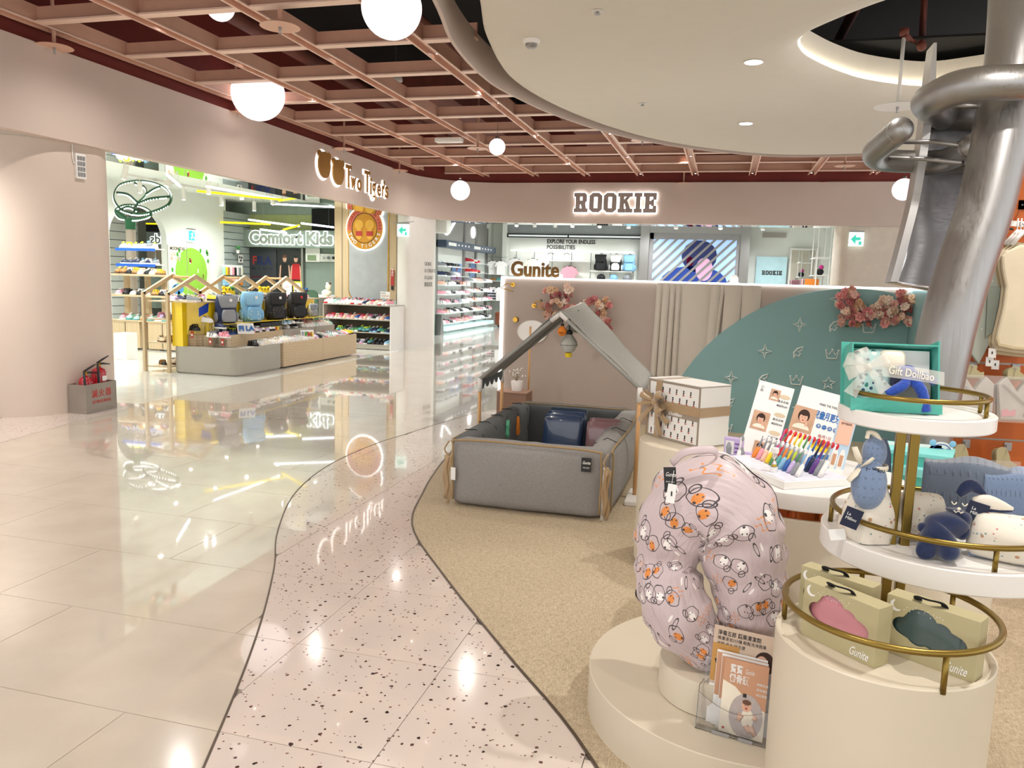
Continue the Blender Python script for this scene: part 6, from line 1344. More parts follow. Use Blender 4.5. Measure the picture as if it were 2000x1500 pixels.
RC = ['e8b3a6', 'dd9a94', 'f0cdbb', 'e3bd9a', 'd98f8c', 'efd9c6', 'c97f80']
_rose = {}
def flowers(name, label, pixels, y, seed, sizes=(0.032, 0.05), group=None):
    R_ = random.Random(seed); c = at_y(*pixels[0][:2], y); t = thing(name, label, 'flowers', c, 0, 'rose garlands on the partition')
    for (px, py, rad, n) in pixels:
        for i in range(n):
            a, d = R_.uniform(0, 2 * PI), math.sqrt(R_.random()) * rad; q = at_y(px + d * math.cos(a), py + d * math.sin(a), y - R_.uniform(0.02, 0.1)) - c; cc = R_.randrange(len(RC)); key = (cc, i % 2)
            if key not in _rose: o = rose_mesh(i).build('rose', mat('rose_' + RC[cc], RC[cc], 0.8, vary=0.12, scale=3), t, 'auto'); _rose[key] = o
            else: o = _rose[key].copy(); C.objects.link(o); o.parent = t
            o.location = q; s = R_.uniform(*sizes); o.scale = (s, s, s); o.rotation_euler = (PI / 2 + R_.uniform(-0.6, 0.6), R_.uniform(-0.6, 0.6), R_.uniform(0, 6))
        for i in range(n // 3 + 1):
            a, d = R_.uniform(0, 2 * PI), rad * R_.uniform(0.5, 1.05); q = at_y(px + d * math.cos(a), py + d * math.sin(a), y - 0.03) - c
            if 'leaf' not in _rose: _rose['leaf'] = o = leaf_mesh().build('leaf', mat('rose_leaf', '44603f', 0.6), t, True)
            else: o = _rose['leaf'].copy(); C.objects.link(o); o.parent = t
            o.location = q; s = R_.uniform(0.025, 0.04); o.scale = (s, s, s); o.rotation_euler = (R_.uniform(0, 6), R_.uniform(0, 6), R_.uniform(0, 6))
    return t
flowers('rose_garland', 'bunch of peach and pink roses on the taupe wall above the tent\'s left slope', [(1080, 600, 24, 22), (1075, 570, 12, 9), (1105, 572, 14, 9), (1112, 595, 12, 8), (1070, 618, 9, 5)], 7.9, 1)
flowers('rose_garland', 'bunch of peach roses on the taupe wall right of the tent peak', [(1163, 600, 17, 12), (1182, 595, 10, 6), (1180, 622, 13, 9), (1185, 637, 8, 4), (1150, 590, 7, 3)], 7.9, 2)
flowers('rose_garland', 'long garland of pink and apricot roses on the teal corner', [(1655, 590, 22, 17), (1680, 615, 25, 20), (1725, 600, 24, 20), (1740, 620, 22, 14), (1765, 590, 20, 13), (1790, 600, 16, 10), (1662, 572, 12, 5), (1785, 625, 12, 7), (1800, 610, 10, 6), (1655, 625, 14, 6)], 7.86, 3, (0.035, 0.055))
# gold hooks, knob, oval mirror
for k, (px, py, s) in enumerate(((1002, 556, 1), (1043, 597, -1))):
    q = at_y(px, py, PY0); t = thing('coat_hook', ['bent gold wire coat hook near the top corner of the partition', 'bent gold wire coat hook lower, beside the roses'][k], 'hook', q, 0, 'gold coat hooks')
    mb = MB(); mb.lathe([(0.025, 0), (0.025, 0.008)], n=16); mb.build('wall_disc', M['brightgold'], t, 'auto', rot=(PI / 2, 0, 0))
    mb = MB(); mb.tube(spline([(0, -0.008, 0), (-0.05 * s, -0.06, 0.01 * s), (-0.1 * s, -0.09, -0.04 * s), (-0.04 * s, -0.07, -0.05 * s), (0.01, -0.03, -0.07 if s > 0 else 0.02)], 5), 0.005, 6); mb.build('hook_wire', M['brightgold'], t, True)
q = at_y(1008, 624, PY0); t = thing('round_hook', 'small round gold wall knob below the hooks', 'hook', q); mb = MB(); mb.lathe([(0.012, 0), (0.012, 0.03), (0.026, 0.032), (0.026, 0.04)], n=18); mb.build('knob', M['brightgold'], t, 'auto', rot=(PI / 2, 0, 0))
mb = MB(); mb.lathe([(0.03, 0), (0.03, 0.004)], n=18); mb.build('rose_plate', M['gold'], t, rot=(PI / 2, 0, 0))
q = at_y(1040, 648, PY0 - 0.004); t = thing('oval_mirror', 'pale oval wall mirror behind the tent canopy', 'mirror', q); mb = MB(); mb.prism(ell(0, 0, 0.16, 0.12, 32), -0.012, 0, 'y'); mb.build('mirror_glass', mat('pale_mirror', 'd5d0c8', 0.15, 0.3), t)
mb = MB(); mb.tube([(x, -0.012, y) for x, y in ell(0, 0, 0.16, 0.12, 32)], 0.004, 5, closed=True); mb.build('edge_ring', M['white'], t)
t = thing('floor_stand', 'slim beech pole standing behind the tent', 'pole', (*at_y(1034, 700, 7.6).xy, 0)); mb = MB(); mb.tube([(0, 0, 0.02), (0, 0, 0.98)], 0.011, 10); mb.build('pole', M['beech'], t, True); mb = MB(); mb.lathe([(0.1, 0), (0.1, 0.02)], n=24); mb.build('foot', M['white'], t)
q = at_y(1005, 780, 7.4); t = thing('side_box', 'small brown wooden box by the partition edge', 'box', (q.x, q.y, 0)); mb = MB(); mb.cbox((0, 0, 0.17), (0.3, 0.25, 0.34)); mb.build('box_body', mat('brown_box', '8a6a58', 0.6), t, bevel=0.004); mb = MB(); mb.cbox((0, 0, 0.345), (0.31, 0.26, 0.01)); mb.build('lid', mat('brown_lid', 'a58370', 0.6), t)
t = thing('potted_plant', 'dried white flowers in a white pot on the small brown box', 'plant', (q.x + 0.02, q.y, 0.351)); mb = MB(); mb.lathe([(0.05, 0), (0.06, 0.09), (0.055, 0.1)], n=20); mb.build('pot', M['whitelac'], t, 'auto')
mb = MB(); R_ = random.Random(9); sp2 = MB()
for i in range(34):
    a, d, h = R_.uniform(0, 6.28), R_.uniform(0.01, 0.085), R_.uniform(0.14, 0.23); mb.tube([(0, 0, 0.09), (d * math.cos(a) * 0.6, d * math.sin(a) * 0.6, h * 0.7), (d * math.cos(a), d * math.sin(a), h)], 0.0012, 3); sp2.ball((d * math.cos(a), d * math.sin(a), h), 0.007, 5, 4)
o = mb.build('stems', mat('dried_stem', '9c8f72', 0.8), t); o['kind'] = 'stuff'; o = sp2.build('blossoms', M['card'], t); o['kind'] = 'stuff'

# ================================================================ PLAY PEN AND TENT
def rbox(mb, x0, x1, y0, y1, z0, z1, r=0.05, bulge=(0, 0, 0), n=10, seed=0, wr=0.0):
    """soft cushion block: rounded box with bulging faces"""
    bm = bmesh.new(); bmesh.ops.create_cube(bm, size=2); bmesh.ops.subdivide_edges(bm, edges=bm.edges[:], cuts=n, use_grid_fill=True)
    hx, hy, hz = (x1 - x0) / 2, (y1 - y0) / 2, (z1 - z0) / 2; cx, cy, cz = (x0 + x1) / 2, (y0 + y1) / 2, (z0 + z1) / 2; vs = []
    bm.verts.ensure_lookup_table()
    for v in bm.verts:
        p = v.co; q = Vector([math.copysign(min(1.0, abs(c)), c) for c in p]); P = Vector((q.x * hx, q.y * hy, q.z * hz)); I = Vector([max(-h + r, min(h - r, c)) for c, h in zip(P, (hx, hy, hz))]); d = P - I
        if d.length > 1e-9: P = I + d.normalized() * r
        f = lambda a, b: max(0, (1 - a * a)) * max(0, (1 - b * b))
        P += Vector((math.copysign(bulge[0], q.x) * f(q.y, q.z) * (abs(q.x) > 0.9), math.copysign(bulge[1], q.y) * f(q.x, q.z) * (abs(q.y) > 0.9), math.copysign(bulge[2], q.z) * f(q.x, q.y) * (abs(q.z) > 0.9)))
        if wr: P += Vector(noise.noise_vector((P + Vector((seed, 0, 0))) * 9)) * wr
        vs.append(P + Vector((cx, cy, cz)))
    fs = [tuple(v.index for v in f.verts) for f in bm.faces]; bm.free(); return mb.add(vs, fs)
pen = thing('play_pen', 'grey linen padded play pen with tan piping and tied corners', 'play pen', (0, 0, 0))
X0, X1, Y0, Y1, PH = -1.64, -0.6, 4.56, 6.3, 0.44
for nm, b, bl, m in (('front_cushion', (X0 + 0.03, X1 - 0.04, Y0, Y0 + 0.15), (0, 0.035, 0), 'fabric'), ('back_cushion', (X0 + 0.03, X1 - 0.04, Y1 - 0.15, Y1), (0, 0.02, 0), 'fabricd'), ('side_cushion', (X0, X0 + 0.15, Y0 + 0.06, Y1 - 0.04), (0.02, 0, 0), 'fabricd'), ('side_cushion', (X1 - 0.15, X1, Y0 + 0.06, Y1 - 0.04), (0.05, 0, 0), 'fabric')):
    mb = MB(); rbox(mb, *b, 0.008, PH, 0.055, bl, 12, 3, 0.006); o = mb.build(nm, M[m], pen, True)
mb = MB(); mb.box(X0 + 0.12, X1 - 0.12, Y0 + 0.12, Y1 - 0.12, 0.01, 0.07); mb.build('floor_mat', M['fabric'], pen, bevel=0.02)
for nm, pts in (('front', [(X0 + 0.05, Y0 - 0.012, 0.05), (X0 + 0.045, Y0 - 0.01, PH - 0.06), (X0 + 0.08, Y0 + 0.0, PH - 0.008), ((X0 + X1) / 2, Y0 + 0.002, PH + 0.0), (X1 - 0.1, Y0 + 0.0, PH - 0.008), (X1 - 0.052, Y0 - 0.01, PH - 0.06), (X1 - 0.05, Y0 - 0.012, 0.05)]),
                ('right', [(X1 + 0.005, Y0 + 0.09, 0.05), (X1 + 0.008, Y0 + 0.09, PH - 0.07), (X1 + 0.0, Y0 + 0.12, PH - 0.01), (X1 + 0.02, (Y0 + Y1) / 2, PH - 0.004), (X1 - 0.01, Y1 - 0.1, PH - 0.008)]), ('back', [(X0 + 0.08, Y1 - 0.15, PH), (X1 - 0.08, Y1 - 0.15, PH)]), ('left', [(X0 + 0.0, Y0 + 0.12, PH - 0.03), (X0 + 0.0, Y1 - 0.1, PH - 0.03)])):
    mb = MB(); mb.tube(spline(pts, 6) if len(pts) > 2 else pts, 0.006, 6); mb.build('piping', M['piping'], pen, True)
mb = MB(); mb.tube([(X1 - 0.035, Y0 + 0.005, 0.01), (X1 - 0.03, Y0 + 0.0, PH - 0.1)], 0.011, 6); mb.build('zip_edge', M['white'], pen, True)
for x, y in ((X0 + 0.01, Y0 + 0.0), (X1 - 0.015, Y0 - 0.005)):     # tied ribbons at the front corners
    tb = MB(); tb.ball((x, y, PH - 0.11), (0.016, 0.016, 0.016), 8, 6); tb.build('ribbon_knot', M['ribbon'], pen, True)
    for k, (dx, l) in enumerate(((-0.012, 0.26), (0.012, 0.31), (0.0, 0.28))):
        mb = MB(); mb.grid(lambda u, v: (x + dx + (u - 0.5) * 0.022 + 0.008 * math.sin(v * 9 + k), y - 0.012 - 0.006 * k, PH - 0.11 - l * v), 2, 8, 0.002); mb.build('ribbon_tail', M['ribbon'], pen, True)
    mb = MB(); mb.tube(spline([(x, y, PH - 0.11), (x - 0.02, y - 0.01, PH - 0.07), (x, y + 0.02, PH - 0.02)], 5), 0.006, 6); mb.build('ribbon_loop', M['ribbon'], pen, True)
lb = at_y(1145, 908, Y0 - 0.034); mb = MB(); mb.cbox(lb, (0.06, 0.003, 0.086)); sl_ = mb.build('sewn_label', M['black'], pen); sl_['label'] = 'black sewn label with white lettering'
text('label_print', 'Gunite', 0.026, Matrix.Translation(lb + Vector((-0.024, -0.0025, 0.012))) @ Matrix.Rotation(PI / 2, 4, 'X'), M['card'], sl_, 0.0004, 0.0004, shear=0.35, width=0.048)
text('label_print', 'HAVE A GOOD\nSWEET DREAM', 0.006, Matrix.Translation(lb + Vector((-0.02, -0.0025, -0.018))) @ Matrix.Rotation(PI / 2, 4, 'X'), M['card'], sl_, 0.0003)
q = at_y(885, 925, Y0 - 0.03); mb = MB(); mb.cbox(q, (0.03, 0.004, 0.08)); mb.build('price_tag', M['card'], pen)
for k in range(5):   # stitched ties along the inner top of the left side
    y = Y0 + 0.3 + k * 0.3; mb = MB(); mb.tube([(X0 + 0.02, y, PH + 0.002), (X0 + 0.09, y, PH + 0.008), (X0 + 0.15, y, PH - 0.03), (X0 + 0.157, y, PH - 0.2)], 0.0035, 5); mb.build('quilt_seam', M['black'], pen, True)
for k in range(3):
    y = Y0 + 0.35 + k * 0.4; mb = MB(); mb.tube([(X1 + 0.01, y, PH - 0.02), (X1 - 0.07, y, PH + 0.012), (X1 - 0.152, y, PH - 0.03)], 0.003, 5); mb.build('quilt_seam', M['black'], pen, True)
for px, py, c, P, lab in ((991, 838, 'mint', [(0, -0.07), (0.025, -0.04), (0.01, -0.01), (0.03, 0.03), (0.01, 0.07), (-0.012, 0.03), (-0.008, 0.0), (-0.02, -0.04)], 'green felt cactus-shaped toy hanging inside the play pen'), (1012, 832, 'orange', [(-0.02, -0.07), (0.03, -0.05), (0.01, -0.01), (0.03, 0.0), (0.0, 0.02), (-0.01, 0.08), (-0.02, 0.02), (-0.03, -0.02)], 'orange felt bone-shaped toy hanging inside the play pen')):
    q = at_x(px, py, X0 + 0.175); t = thing('felt_toy', lab, 'toy', q, 0, 'felt toys in the play pen'); mb = MB(); mb.prism(P, -0.01, 0.012, 'x'); mb.build('felt_shape', pm({'mint': 'green', 'orange': 'orange'}[c], 0.9) if c == 'orange' else mat('felt_green', '5fb08a', 0.9), t, bevel=0.004)
    mb = MB(); mb.tube([(0, 0, 0.06), (-0.01, 0, 0.1)], 0.002, 4); mb.build('cord', M['black'], t)
# wrapped blankets
def wrapped(px0, py0, px1, py1, Y, col, lab, k):
    a, b = at_y(px0, py1, Y), at_y(px1, py0, Y); w, h = (b.x - a.x), (b.z - a.z); z0 = 0.072; h = b.z - z0
    t = thing('packed_blanket', lab, 'blanket', (a.x, Y + 0.1 * k, z0), 0.0, 'wrapped blankets in the play pen', rot=(-0.18, 0, -0.06))
    mb = MB(); rbox(mb, 0, w, 0, 0.035, 0, h, 0.016, (0, 0.006, 0), 6, 2, 0.004); mb.build('blanket', mat('blanket_' + col, col, 0.25, coat=0.8, bump=0.6, bscale=25), t, True)
    mb = MB(); mb.prism(ell(w * 0.5, h * 0.16, 0.075, 0.06, 20), -0.012, -0.008, 'y'); c = mb.build('round_tag', mat('tag_brown', '6b4526', 0.5), t)
    text('tag_print', 'Gunite', 0.035, Matrix.Translation((w * 0.5 - 0.045, -0.0135, h * 0.16)) @ Matrix.Rotation(PI / 2, 4, 'X'), M['kraft'], c, 0.0003, shear=0.35, width=0.09)
for k in range(3): wrapped(1056, 814 - 3 * k, 1135, 872, 5.55, '2f4466' if k < 2 else '3a4a5e', ['navy wrapped blanket with a brown round tag, front of its stack', 'navy wrapped blanket in the middle of its stack', 'slate wrapped blanket at the back of its stack'][k], k)
for k in range(2): wrapped(1140, 828 - 3 * k, 1206, 878, 5.4, '8a6468', ['dusty pink wrapped blanket with a brown round tag', 'dusty pink wrapped blanket behind the tagged one'][k], k)
t = thing('folded_cloth', 'crumpled white and pale green cloth in the bottom of the play pen', 'cloth', (-1.05, 5.0, 0.072)); mb = MB(); mb.grid(lambda u, v: ((u - 0.5) * 0.55, (v - 0.5) * 0.4, 0.19 + 0.03 * noise.noise(Vector((u * 9, v * 9, 1))) - 0.1 * (abs(u - 0.5) + abs(v - 0.5)) ** 2), 26, 18, 0.02); mb.build('cloth_top', mat('pale_green_cloth', 'd5ddd2', 0.9, vary=0.15, scale=30), t, True)
mb = MB(); rbox(mb, -0.25, 0.25, -0.17, 0.17, 0, 0.15, 0.03); mb.build('cloth_fold', mat('pale_green_cloth', 'd5ddd2', 0.9), t, True)
# tent
tent = thing('play_tent', 'house-shaped play tent frame of beech poles with a pale grey canopy over the pen', 'tent', (0, 0, 0))
FL, FR, BL, BR = Vector((-1.73, 5.52, 0)), Vector((-0.5, 5.12, 0)), Vector((-1.75, 6.2, 0)), Vector((-0.49, 5.76, 0)); ZE = 0.745; FA = at_y(1094, 612, 5.3); BA = at_y(1136, 594, 5.98)
for p, ze in ((FL, ZE - 0.04), (FR, ZE + 0.02), (BL, ZE - 0.05), (BR, ZE)):
    mb = MB(); mb.tube([p + ZV * 0.03, p + ZV * (ze - 0.09)], 0.0135, 12); l_ = mb.build('leg', M['beech'], tent, True)
    mb = MB(); mb.tube([p + ZV * (ze - 0.1), p + ZV * ze], 0.018, 12); mb.build('white_joint', M['white'], l_, True)
for a, e0, e1 in ((FA, FL, FR), (BA, BL, BR)):
    for e, ze in ((e0, ZE - 0.045), (e1, ZE + 0.01)):
        q = e + ZV * ze; mb = MB(); mb.tube([q, a], 0.014, 10); r_ = mb.build('rafter', M['canopy'], tent, True)
        mb = MB(); mb.tube([a + (q - a) * 0.0, a + (q - a) * 0.1], 0.019, 10); mb.build('peak_joint', M['white'], r_, True)
mb = MB(); mb.tube([FA, BA], 0.012, 10); mb.build('ridge_pole', M['white'], tent, True)
def sheet(A0, A1, E0, E1, sag, s):
    def fn(u, v):
        p = A0.lerp(A1, u).lerp(E0.lerp(E1, u), v); p = p + ZV * (0.016 - sag * math.sin(PI * u) * (0.4 + 0.6 * v)) + Vector((0.012 * s, 0, 0)); p += ZV * 0.006 * math.sin(v * 11 + u * 4); return p
    return fn
ex = (FA - BA).normalized() * 0.02
mb = MB(); mb.grid(sheet(FA + ex, BA - ex, FR + ZV * (ZE + 0.0), BR + ZV * (ZE - 0.0) - ex, 0.03, 1), 14, 20, 0.006); mb.build('canopy_panel', M['canopy'], tent, True)
mb = MB(); mb.grid(sheet(FA + ex, BA - ex, FL + ZV * (ZE - 0.06), BL + ZV * (ZE - 0.05) - ex, 0.03, -1), 14, 20, 0.006); mb.build('canopy_panel', M['fabric'], tent, True)
for k in range(5):   # scalloped valance on the left eave
    a, b = FL.lerp(BL, k / 5), FL.lerp(BL, (k + 1) / 5); mb = MB(); z_ = ZE - 0.055; P = [(lerp(a.y, b.y, i / 8), z_ - 0.055 * math.sin(PI * i / 8) - 0.02) for i in range(9)]
    mb.prism([(a.y, z_)] + P + [(b.y, z_)], a.x - 0.002, a.x + 0.003, 'x'); mb.build('scallop', M['fabricd'], tent)
for p in (FR,):
    mb = MB(); mb.cbox((p.x + 0.01, p.y, 0.02), (0.12, 0.34, 0.035)); mb.build('foot_weight', M['white'], tent, bevel=0.008)
for px, py, r, c, lab, top in ((1098, 647, 0.034, 'orange', 'orange felt bulb with a black striped neck', 1), (1113, 645, 0.036, 'silver', 'pale grey felt bulb hanging in the middle', 1), (1128, 642, 0.032, 'lgreen', 'green felt bulb with black scribble', 1), (1111, 672, 0.063, 'silver', 'big white felt lantern with a yellow base', 2)):
    Y_ = {1098: 5.35, 1113: 5.5, 1128: 5.65, 1111: 5.45}[px]; q = at_y(px, py, Y_); t = thing('felt_bulb', lab + ', hung from the tent peak', 'toy', q, 0, 'felt bulbs hung in the tent')
    m = mat('felt_lightgreen', '6f8f4a', 0.9) if c == 'lgreen' else (mat('felt_grey', 'bdbdb4', 0.9) if c == 'silver' else pm('orange', 0.9))
    mb = MB(); mb.lathe([(0.001, -r), (r * 0.6, -r * 0.85), (r, -r * 0.1), (r * 0.9, r * 0.35), (r * 0.45, r * 0.95), (r * 0.35, r * 1.1)], n=18); mb.build('bulb', m, t, 'auto')
    mb = MB(); mb.lathe([(r * 0.36, r * 1.1), (r * 0.36, r * 1.5), (r * 0.15, r * 1.6)], n=12); mb.build('neck', M['black'], t, 'auto')
    mb = MB(); mb.tube([(0, 0, r * 1.5), (0, 0, lerp(FA.z, BA.z, 0.5) - q.z - 0.01)], 0.004, 5); mb.build('cord', M['black'], t)
    if top == 2:
        mb = MB(); mb.lathe([(0.022, -r - 0.03), (0.026, -r)], n=14); mb.build('yellow_base', pm('yellow', 0.9), t)
        mb = MB(); mb.tube(circle((0, 0), r * 1.005, 20, z=-0.005), 0.0015, 4, closed=True); mb.build('stitch_line', M['black'], t)
    else:
        mb = MB(); mb.tube([(0.4 * r * math.sin(i), -r * 1.0, r * (-0.3 + 0.25 * math.cos(i * 1.3))) for i in range(7)], 0.0018, 4); mb.build('stitched_scribble', M['black'], t)
# ================================================================ FOREGROUND DISPLAYS
def drum(mb, c, r, z0, z1, e=0.006, n=64): return mb.lathe([(r - 0.004, z0), (r, z0 + 0.004), (r, z1 - e), (r - e * 0.3, z1 - e * 0.3), (r - e, z1), (0.0001, z1)], (c[0], c[1], 0), n, cap=False)
pod = thing('display_podium', 'cream round podium with low steps and a white-topped, copper-banded drum', 'podium', (0, 0, 0))
def bite(r):
    out = []
    for x, y in circle((0.144, 2.595), r, 160):
        if math.hypot(x - 0.424, y - 1.99) >= 0.249: out.append((x, y))
    a0 = [math.atan2(y - 1.99, x - 0.424) for x, y in out]; k = max(range(len(out)), key=lambda i: (Vector(out[i]) - Vector(out[i - 1])).length); out = out[k:] + out[:k]
    s_, e_ = math.atan2(out[-1][1] - 1.99, out[-1][0] - 0.424), math.atan2(out[0][1] - 1.99, out[0][0] - 0.424)
    if e_ - s_ > PI: e_ -= 2 * PI
    if s_ - e_ > PI: e_ += 2 * PI
    return out + [(0.424 + 0.249 * math.cos(lerp(s_, e_, i / 16)), 1.99 + 0.249 * math.sin(lerp(s_, e_, i / 16))) for i in range(1, 16)]
mb = MB(); mb.prism(bite(0.52), 0, 0.15); mb.build('low_step', M['cream'], pod, 'auto', bevel=0.003)
mb = MB(); drum(mb, (0.05, 2.45), 0.18, 0.1505, 0.26); mb.build('small_step', M['cream'], pod, 'auto')
mb = MB(); drum(mb, (0.33, 3.1), 0.343, 0.151, 0.655); mb.build('tall_drum', M['cream'], pod, 'auto')
mb = MB(); mb.lathe([(0.328, 0.655), (0.328, 0.69)], (0.33, 3.1, 0), 64, cap=False); mb.build('copper_band', M['copper'], pod, 'auto')
mb = MB(); drum(mb, (0.33, 3.1), 0.36, 0.69, 0.75); mb.lathe([(0.36, 0.694), (0.328, 0.69)], (0.33, 3.1, 0), 64, cap=False); mb.build('white_disc', M['whitelac'], pod, 'auto')
d1 = thing('plinth', 'cream cylinder plinth carrying the bow-tied gift box', 'plinth', (-0.1, 4.03, 0)); mb = MB(); drum(mb, (0, 0), 0.281, 0.02, 0.65); mb.build('cylinder_body', M['cream'], d1, 'auto'); mb = MB(); drum(mb, (0, 0), 0.26, 0, 0.02); mb.build('recessed_foot', M['brass_trim'], d1, 'auto')
d2 = thing('plinth', 'cream cylinder plinth behind the tray stand carrying turquoise boxes', 'plinth', (0.88, 3.54, 0)); mb = MB(); drum(mb, (0, 0), 0.27, 0.02, 0.62); mb.build('cylinder_body', M['cream'], d2, 'auto'); mb = MB(); drum(mb, (0, 0), 0.25, 0, 0.02); mb.build('recessed_foot', M['brass_trim'], d2, 'auto')
# ---- tiered stand
ts = thing('tray_stand', 'tiered display stand of a cream drum and two white trays with gold rails', 'display stand', (0, 0, 0))
mb = MB(); mb.lathe([(0.242, 0), (0.246, 0.004), (0.246, 0.598), (0.243, 0.601), (0.232, 0.601), (0.229, 0.594), (0.0001, 0.594)], (0.424, 1.99, 0), 80, cap=False); mb.build('drum', M['cream'], ts, 'auto')
for dx in (-0.017, 0.017):
    mb = MB(); mb.box(0.5 + dx - 0.012, 0.5 + dx + 0.012, 2.255, 2.279, 0.151, 1.086); mb.build('post', M['gold'], ts, bevel=0.003)
mb = MB(); mb.cbox((0.5, 2.265, 0.1565), (0.1, 0.06, 0.012)); mb.build('base_plate', M['gold'], ts)
def tray(c, R_, z, th, name):
    mb = MB(); mb.lathe([(0.0001, z - th), (R_ - 0.004, z - th), (R_, z - th + 0.004), (R_, z + 0.003), (R_ - 0.003, z + 0.006), (R_ - 0.018, z + 0.006), (R_ - 0.021, z), (0.0001, z)], (c[0], c[1], 0), 80, cap=False); return mb.build(name, M['whitelac'], ts, 'auto')
tray((0.63, 2.382), 0.312, 0.76, 0.055, 'middle_tray'); tray((0.53, 2.35), 0.197, 1.12, 0.035, 'top_tray')
def rail_ring(c, R_, zr_, z0, angs, r=0.0075):
    mb = MB(); mb.tube([(c[0] + R_ * math.cos(a), c[1] + R_ * math.sin(a), zr_) for a in [2 * PI * i / 64 for i in range(64)]], r, 10, closed=True); g_ = mb.build('ring_rail', M['gold'], ts, True)
    for a in angs: mb = MB(); mb.tube([(c[0] + R_ * math.cos(a), c[1] + R_ * math.sin(a), z0), (c[0] + R_ * math.cos(a), c[1] + R_ * math.sin(a), zr_)], r * 0.85, 8); mb.build('rail_post', M['gold'], g_, True)
rad = math.radians
rail_ring((0.432, 1.985), 0.25 - 0.012, 0.685, 0.594, (rad(-72), rad(165), rad(40), rad(95)), 0.0078)
rail_ring((0.63, 2.382), 0.285, 0.825, 0.76, (rad(-78), rad(172), rad(50)), 0.0078)
rail_ring((0.53, 2.35), 0.175, 1.17, 1.12, (rad(190), rad(-32), rad(80), rad(12)), 0.0068)

# ---- gold gift boxes with cloud windows
def cloud(cx, cy, s):
    pts = []
    for x, y, r, a0, a1 in ((-0.62, 0.0, 0.34, 250, 100), (-0.2, 0.36, 0.42, 165, 30), (0.3, 0.22, 0.3, 110, 20), (0.68, -0.05, 0.32, 80, -80), (0.25, -0.28, 0.3, -30, -130), (-0.25, -0.25, 0.3, -50, -150)):
        pts += [(cx + s * (x + r * math.cos(rad(lerp(a0, a1, i / 7)))), cy + s * (y + r * math.sin(rad(lerp(a0, a1, i / 7))))) for i in range(8)]
    return pts
def gold_box(p0, p1, d, h, win, lab, tilt=0.0, text_on=True):
    p0, p1 = Vector(p0), Vector(p1); w = (p1 - p0).length; rz = math.atan2(p1.y - p0.y, p1.x - p0.x)
    t = thing('gift_box', lab, 'gift box', p0, rz, 'gold gift boxes with cloud windows')
    mb = MB(); pts = [(w * 0.48 + (x - w * 0.48) * 1.25, y) for x, y in cloud(w * 0.48, h * 0.53, h * 0.47)]
    outer = [Vector((0, 0, 0)), Vector((w, 0, 0)), Vector((w, 0, h)), Vector((0, 0, h))]; inner = [Vector((x, 0, y)) for x, y in pts]
    tri = tessellate_polygon([outer, inner]); mb.add(outer + inner, [tuple(f) for f in tri]); n = len(inner)
    mb.add(inner + [v + Vector((0, 0.004, 0)) for v in inner], [(i, (i + 1) % n, (i + 1) % n + n, i + n) for i in range(n)])
    mb.add([(0, 0, 0), (0, d, 0), (0, d, h), (0, 0, h)], [(3, 2, 1, 0)]); mb.add([(w, 0, 0), (w, d, 0), (w, d, h), (w, 0, h)], [(0, 1, 2, 3)]); mb.add([(0, d, 0), (w, d, 0), (w, d, h), (0, d, h)], [(3, 2, 1, 0)]); mb.add([(0, 0, h), (w, 0, h), (w, d, h), (0, d, h)], [(0, 1, 2, 3)]); mb.add([(0, 0, 0), (w, 0, 0), (w, d, 0), (0, d, 0)], [(3, 2, 1, 0)])
    mb.build('carton', M['kraft'], t)
    mb = MB(); rbox(mb, 0.01, w - 0.01, 0.006, d - 0.006, 0.006, h - 0.008, 0.008, (0, 0, 0), 4); mb.build('blanket_inside', mat('window_' + win, win, 0.35, coat=0.7), t, True)
    mb = MB(); mb.prism([(x, y) for x, y in ell(w * 0.11, h * 0.85, 0.014, 0.014, 12, 1.9, 5.6)] + [(x, y) for x, y in ell(w * 0.125, h * 0.865, 0.01, 0.011, 12, 5.2, 2.3)], -0.0008, -0.0002, 'y'); mb.build('printed_moon', M['card'], t)
    R_ = random.Random(len(lab)); mb = MB()
    for i in range(14): mb.ball((w * lerp(0.2, 0.62, i / 13), -0.0005, h * (0.86 + 0.05 * R_.uniform(-1, 1))), 0.0011, 5, 4)
    o = mb.build('printed_stars', M['card'], t); o['kind'] = 'stuff'
    text('script_print', 'Gunite', 0.03, Matrix.Translation((w * 0.67, -0.0008, h * 0.13)) @ Matrix.Rotation(PI / 2, 4, 'X'), M['card'], t, 0.0003, 0.0002, shear=0.4, width=w * 0.24)
    mb = MB(); mb.tube(spline([(w * 0.3, d * 0.5, h - 0.005), (w * 0.33, d * 0.1, h + 0.012), (w * 0.45, d * -0.1, h + 0.016), (w * 0.57, d * 0.3, h + 0.01), (w * 0.6, d * 0.5, h - 0.005)], 5), 0.009, 6, flat=(1.0, 0.25)); mb.build('ribbon_handle', M['blackmat'], t, True)
    return t
Z6 = 0.5945
gold_box((0.236, 1.967, Z6), (0.381, 1.83, Z6), 0.052, 0.142, 'c9828c', 'gold box with a dusty pink cloud window, front left on the drum')
gold_box((0.418, 1.938, Z6), (0.585, 1.828, Z6), 0.052, 0.142, '3f5557', 'gold box with a dark teal cloud window, right on the drum')
gold_box((0.237, 2.068, Z6), (0.39, 1.962, Z6), 0.045, 0.142, '7a5a4a', 'gold box standing behind the pink-windowed one')

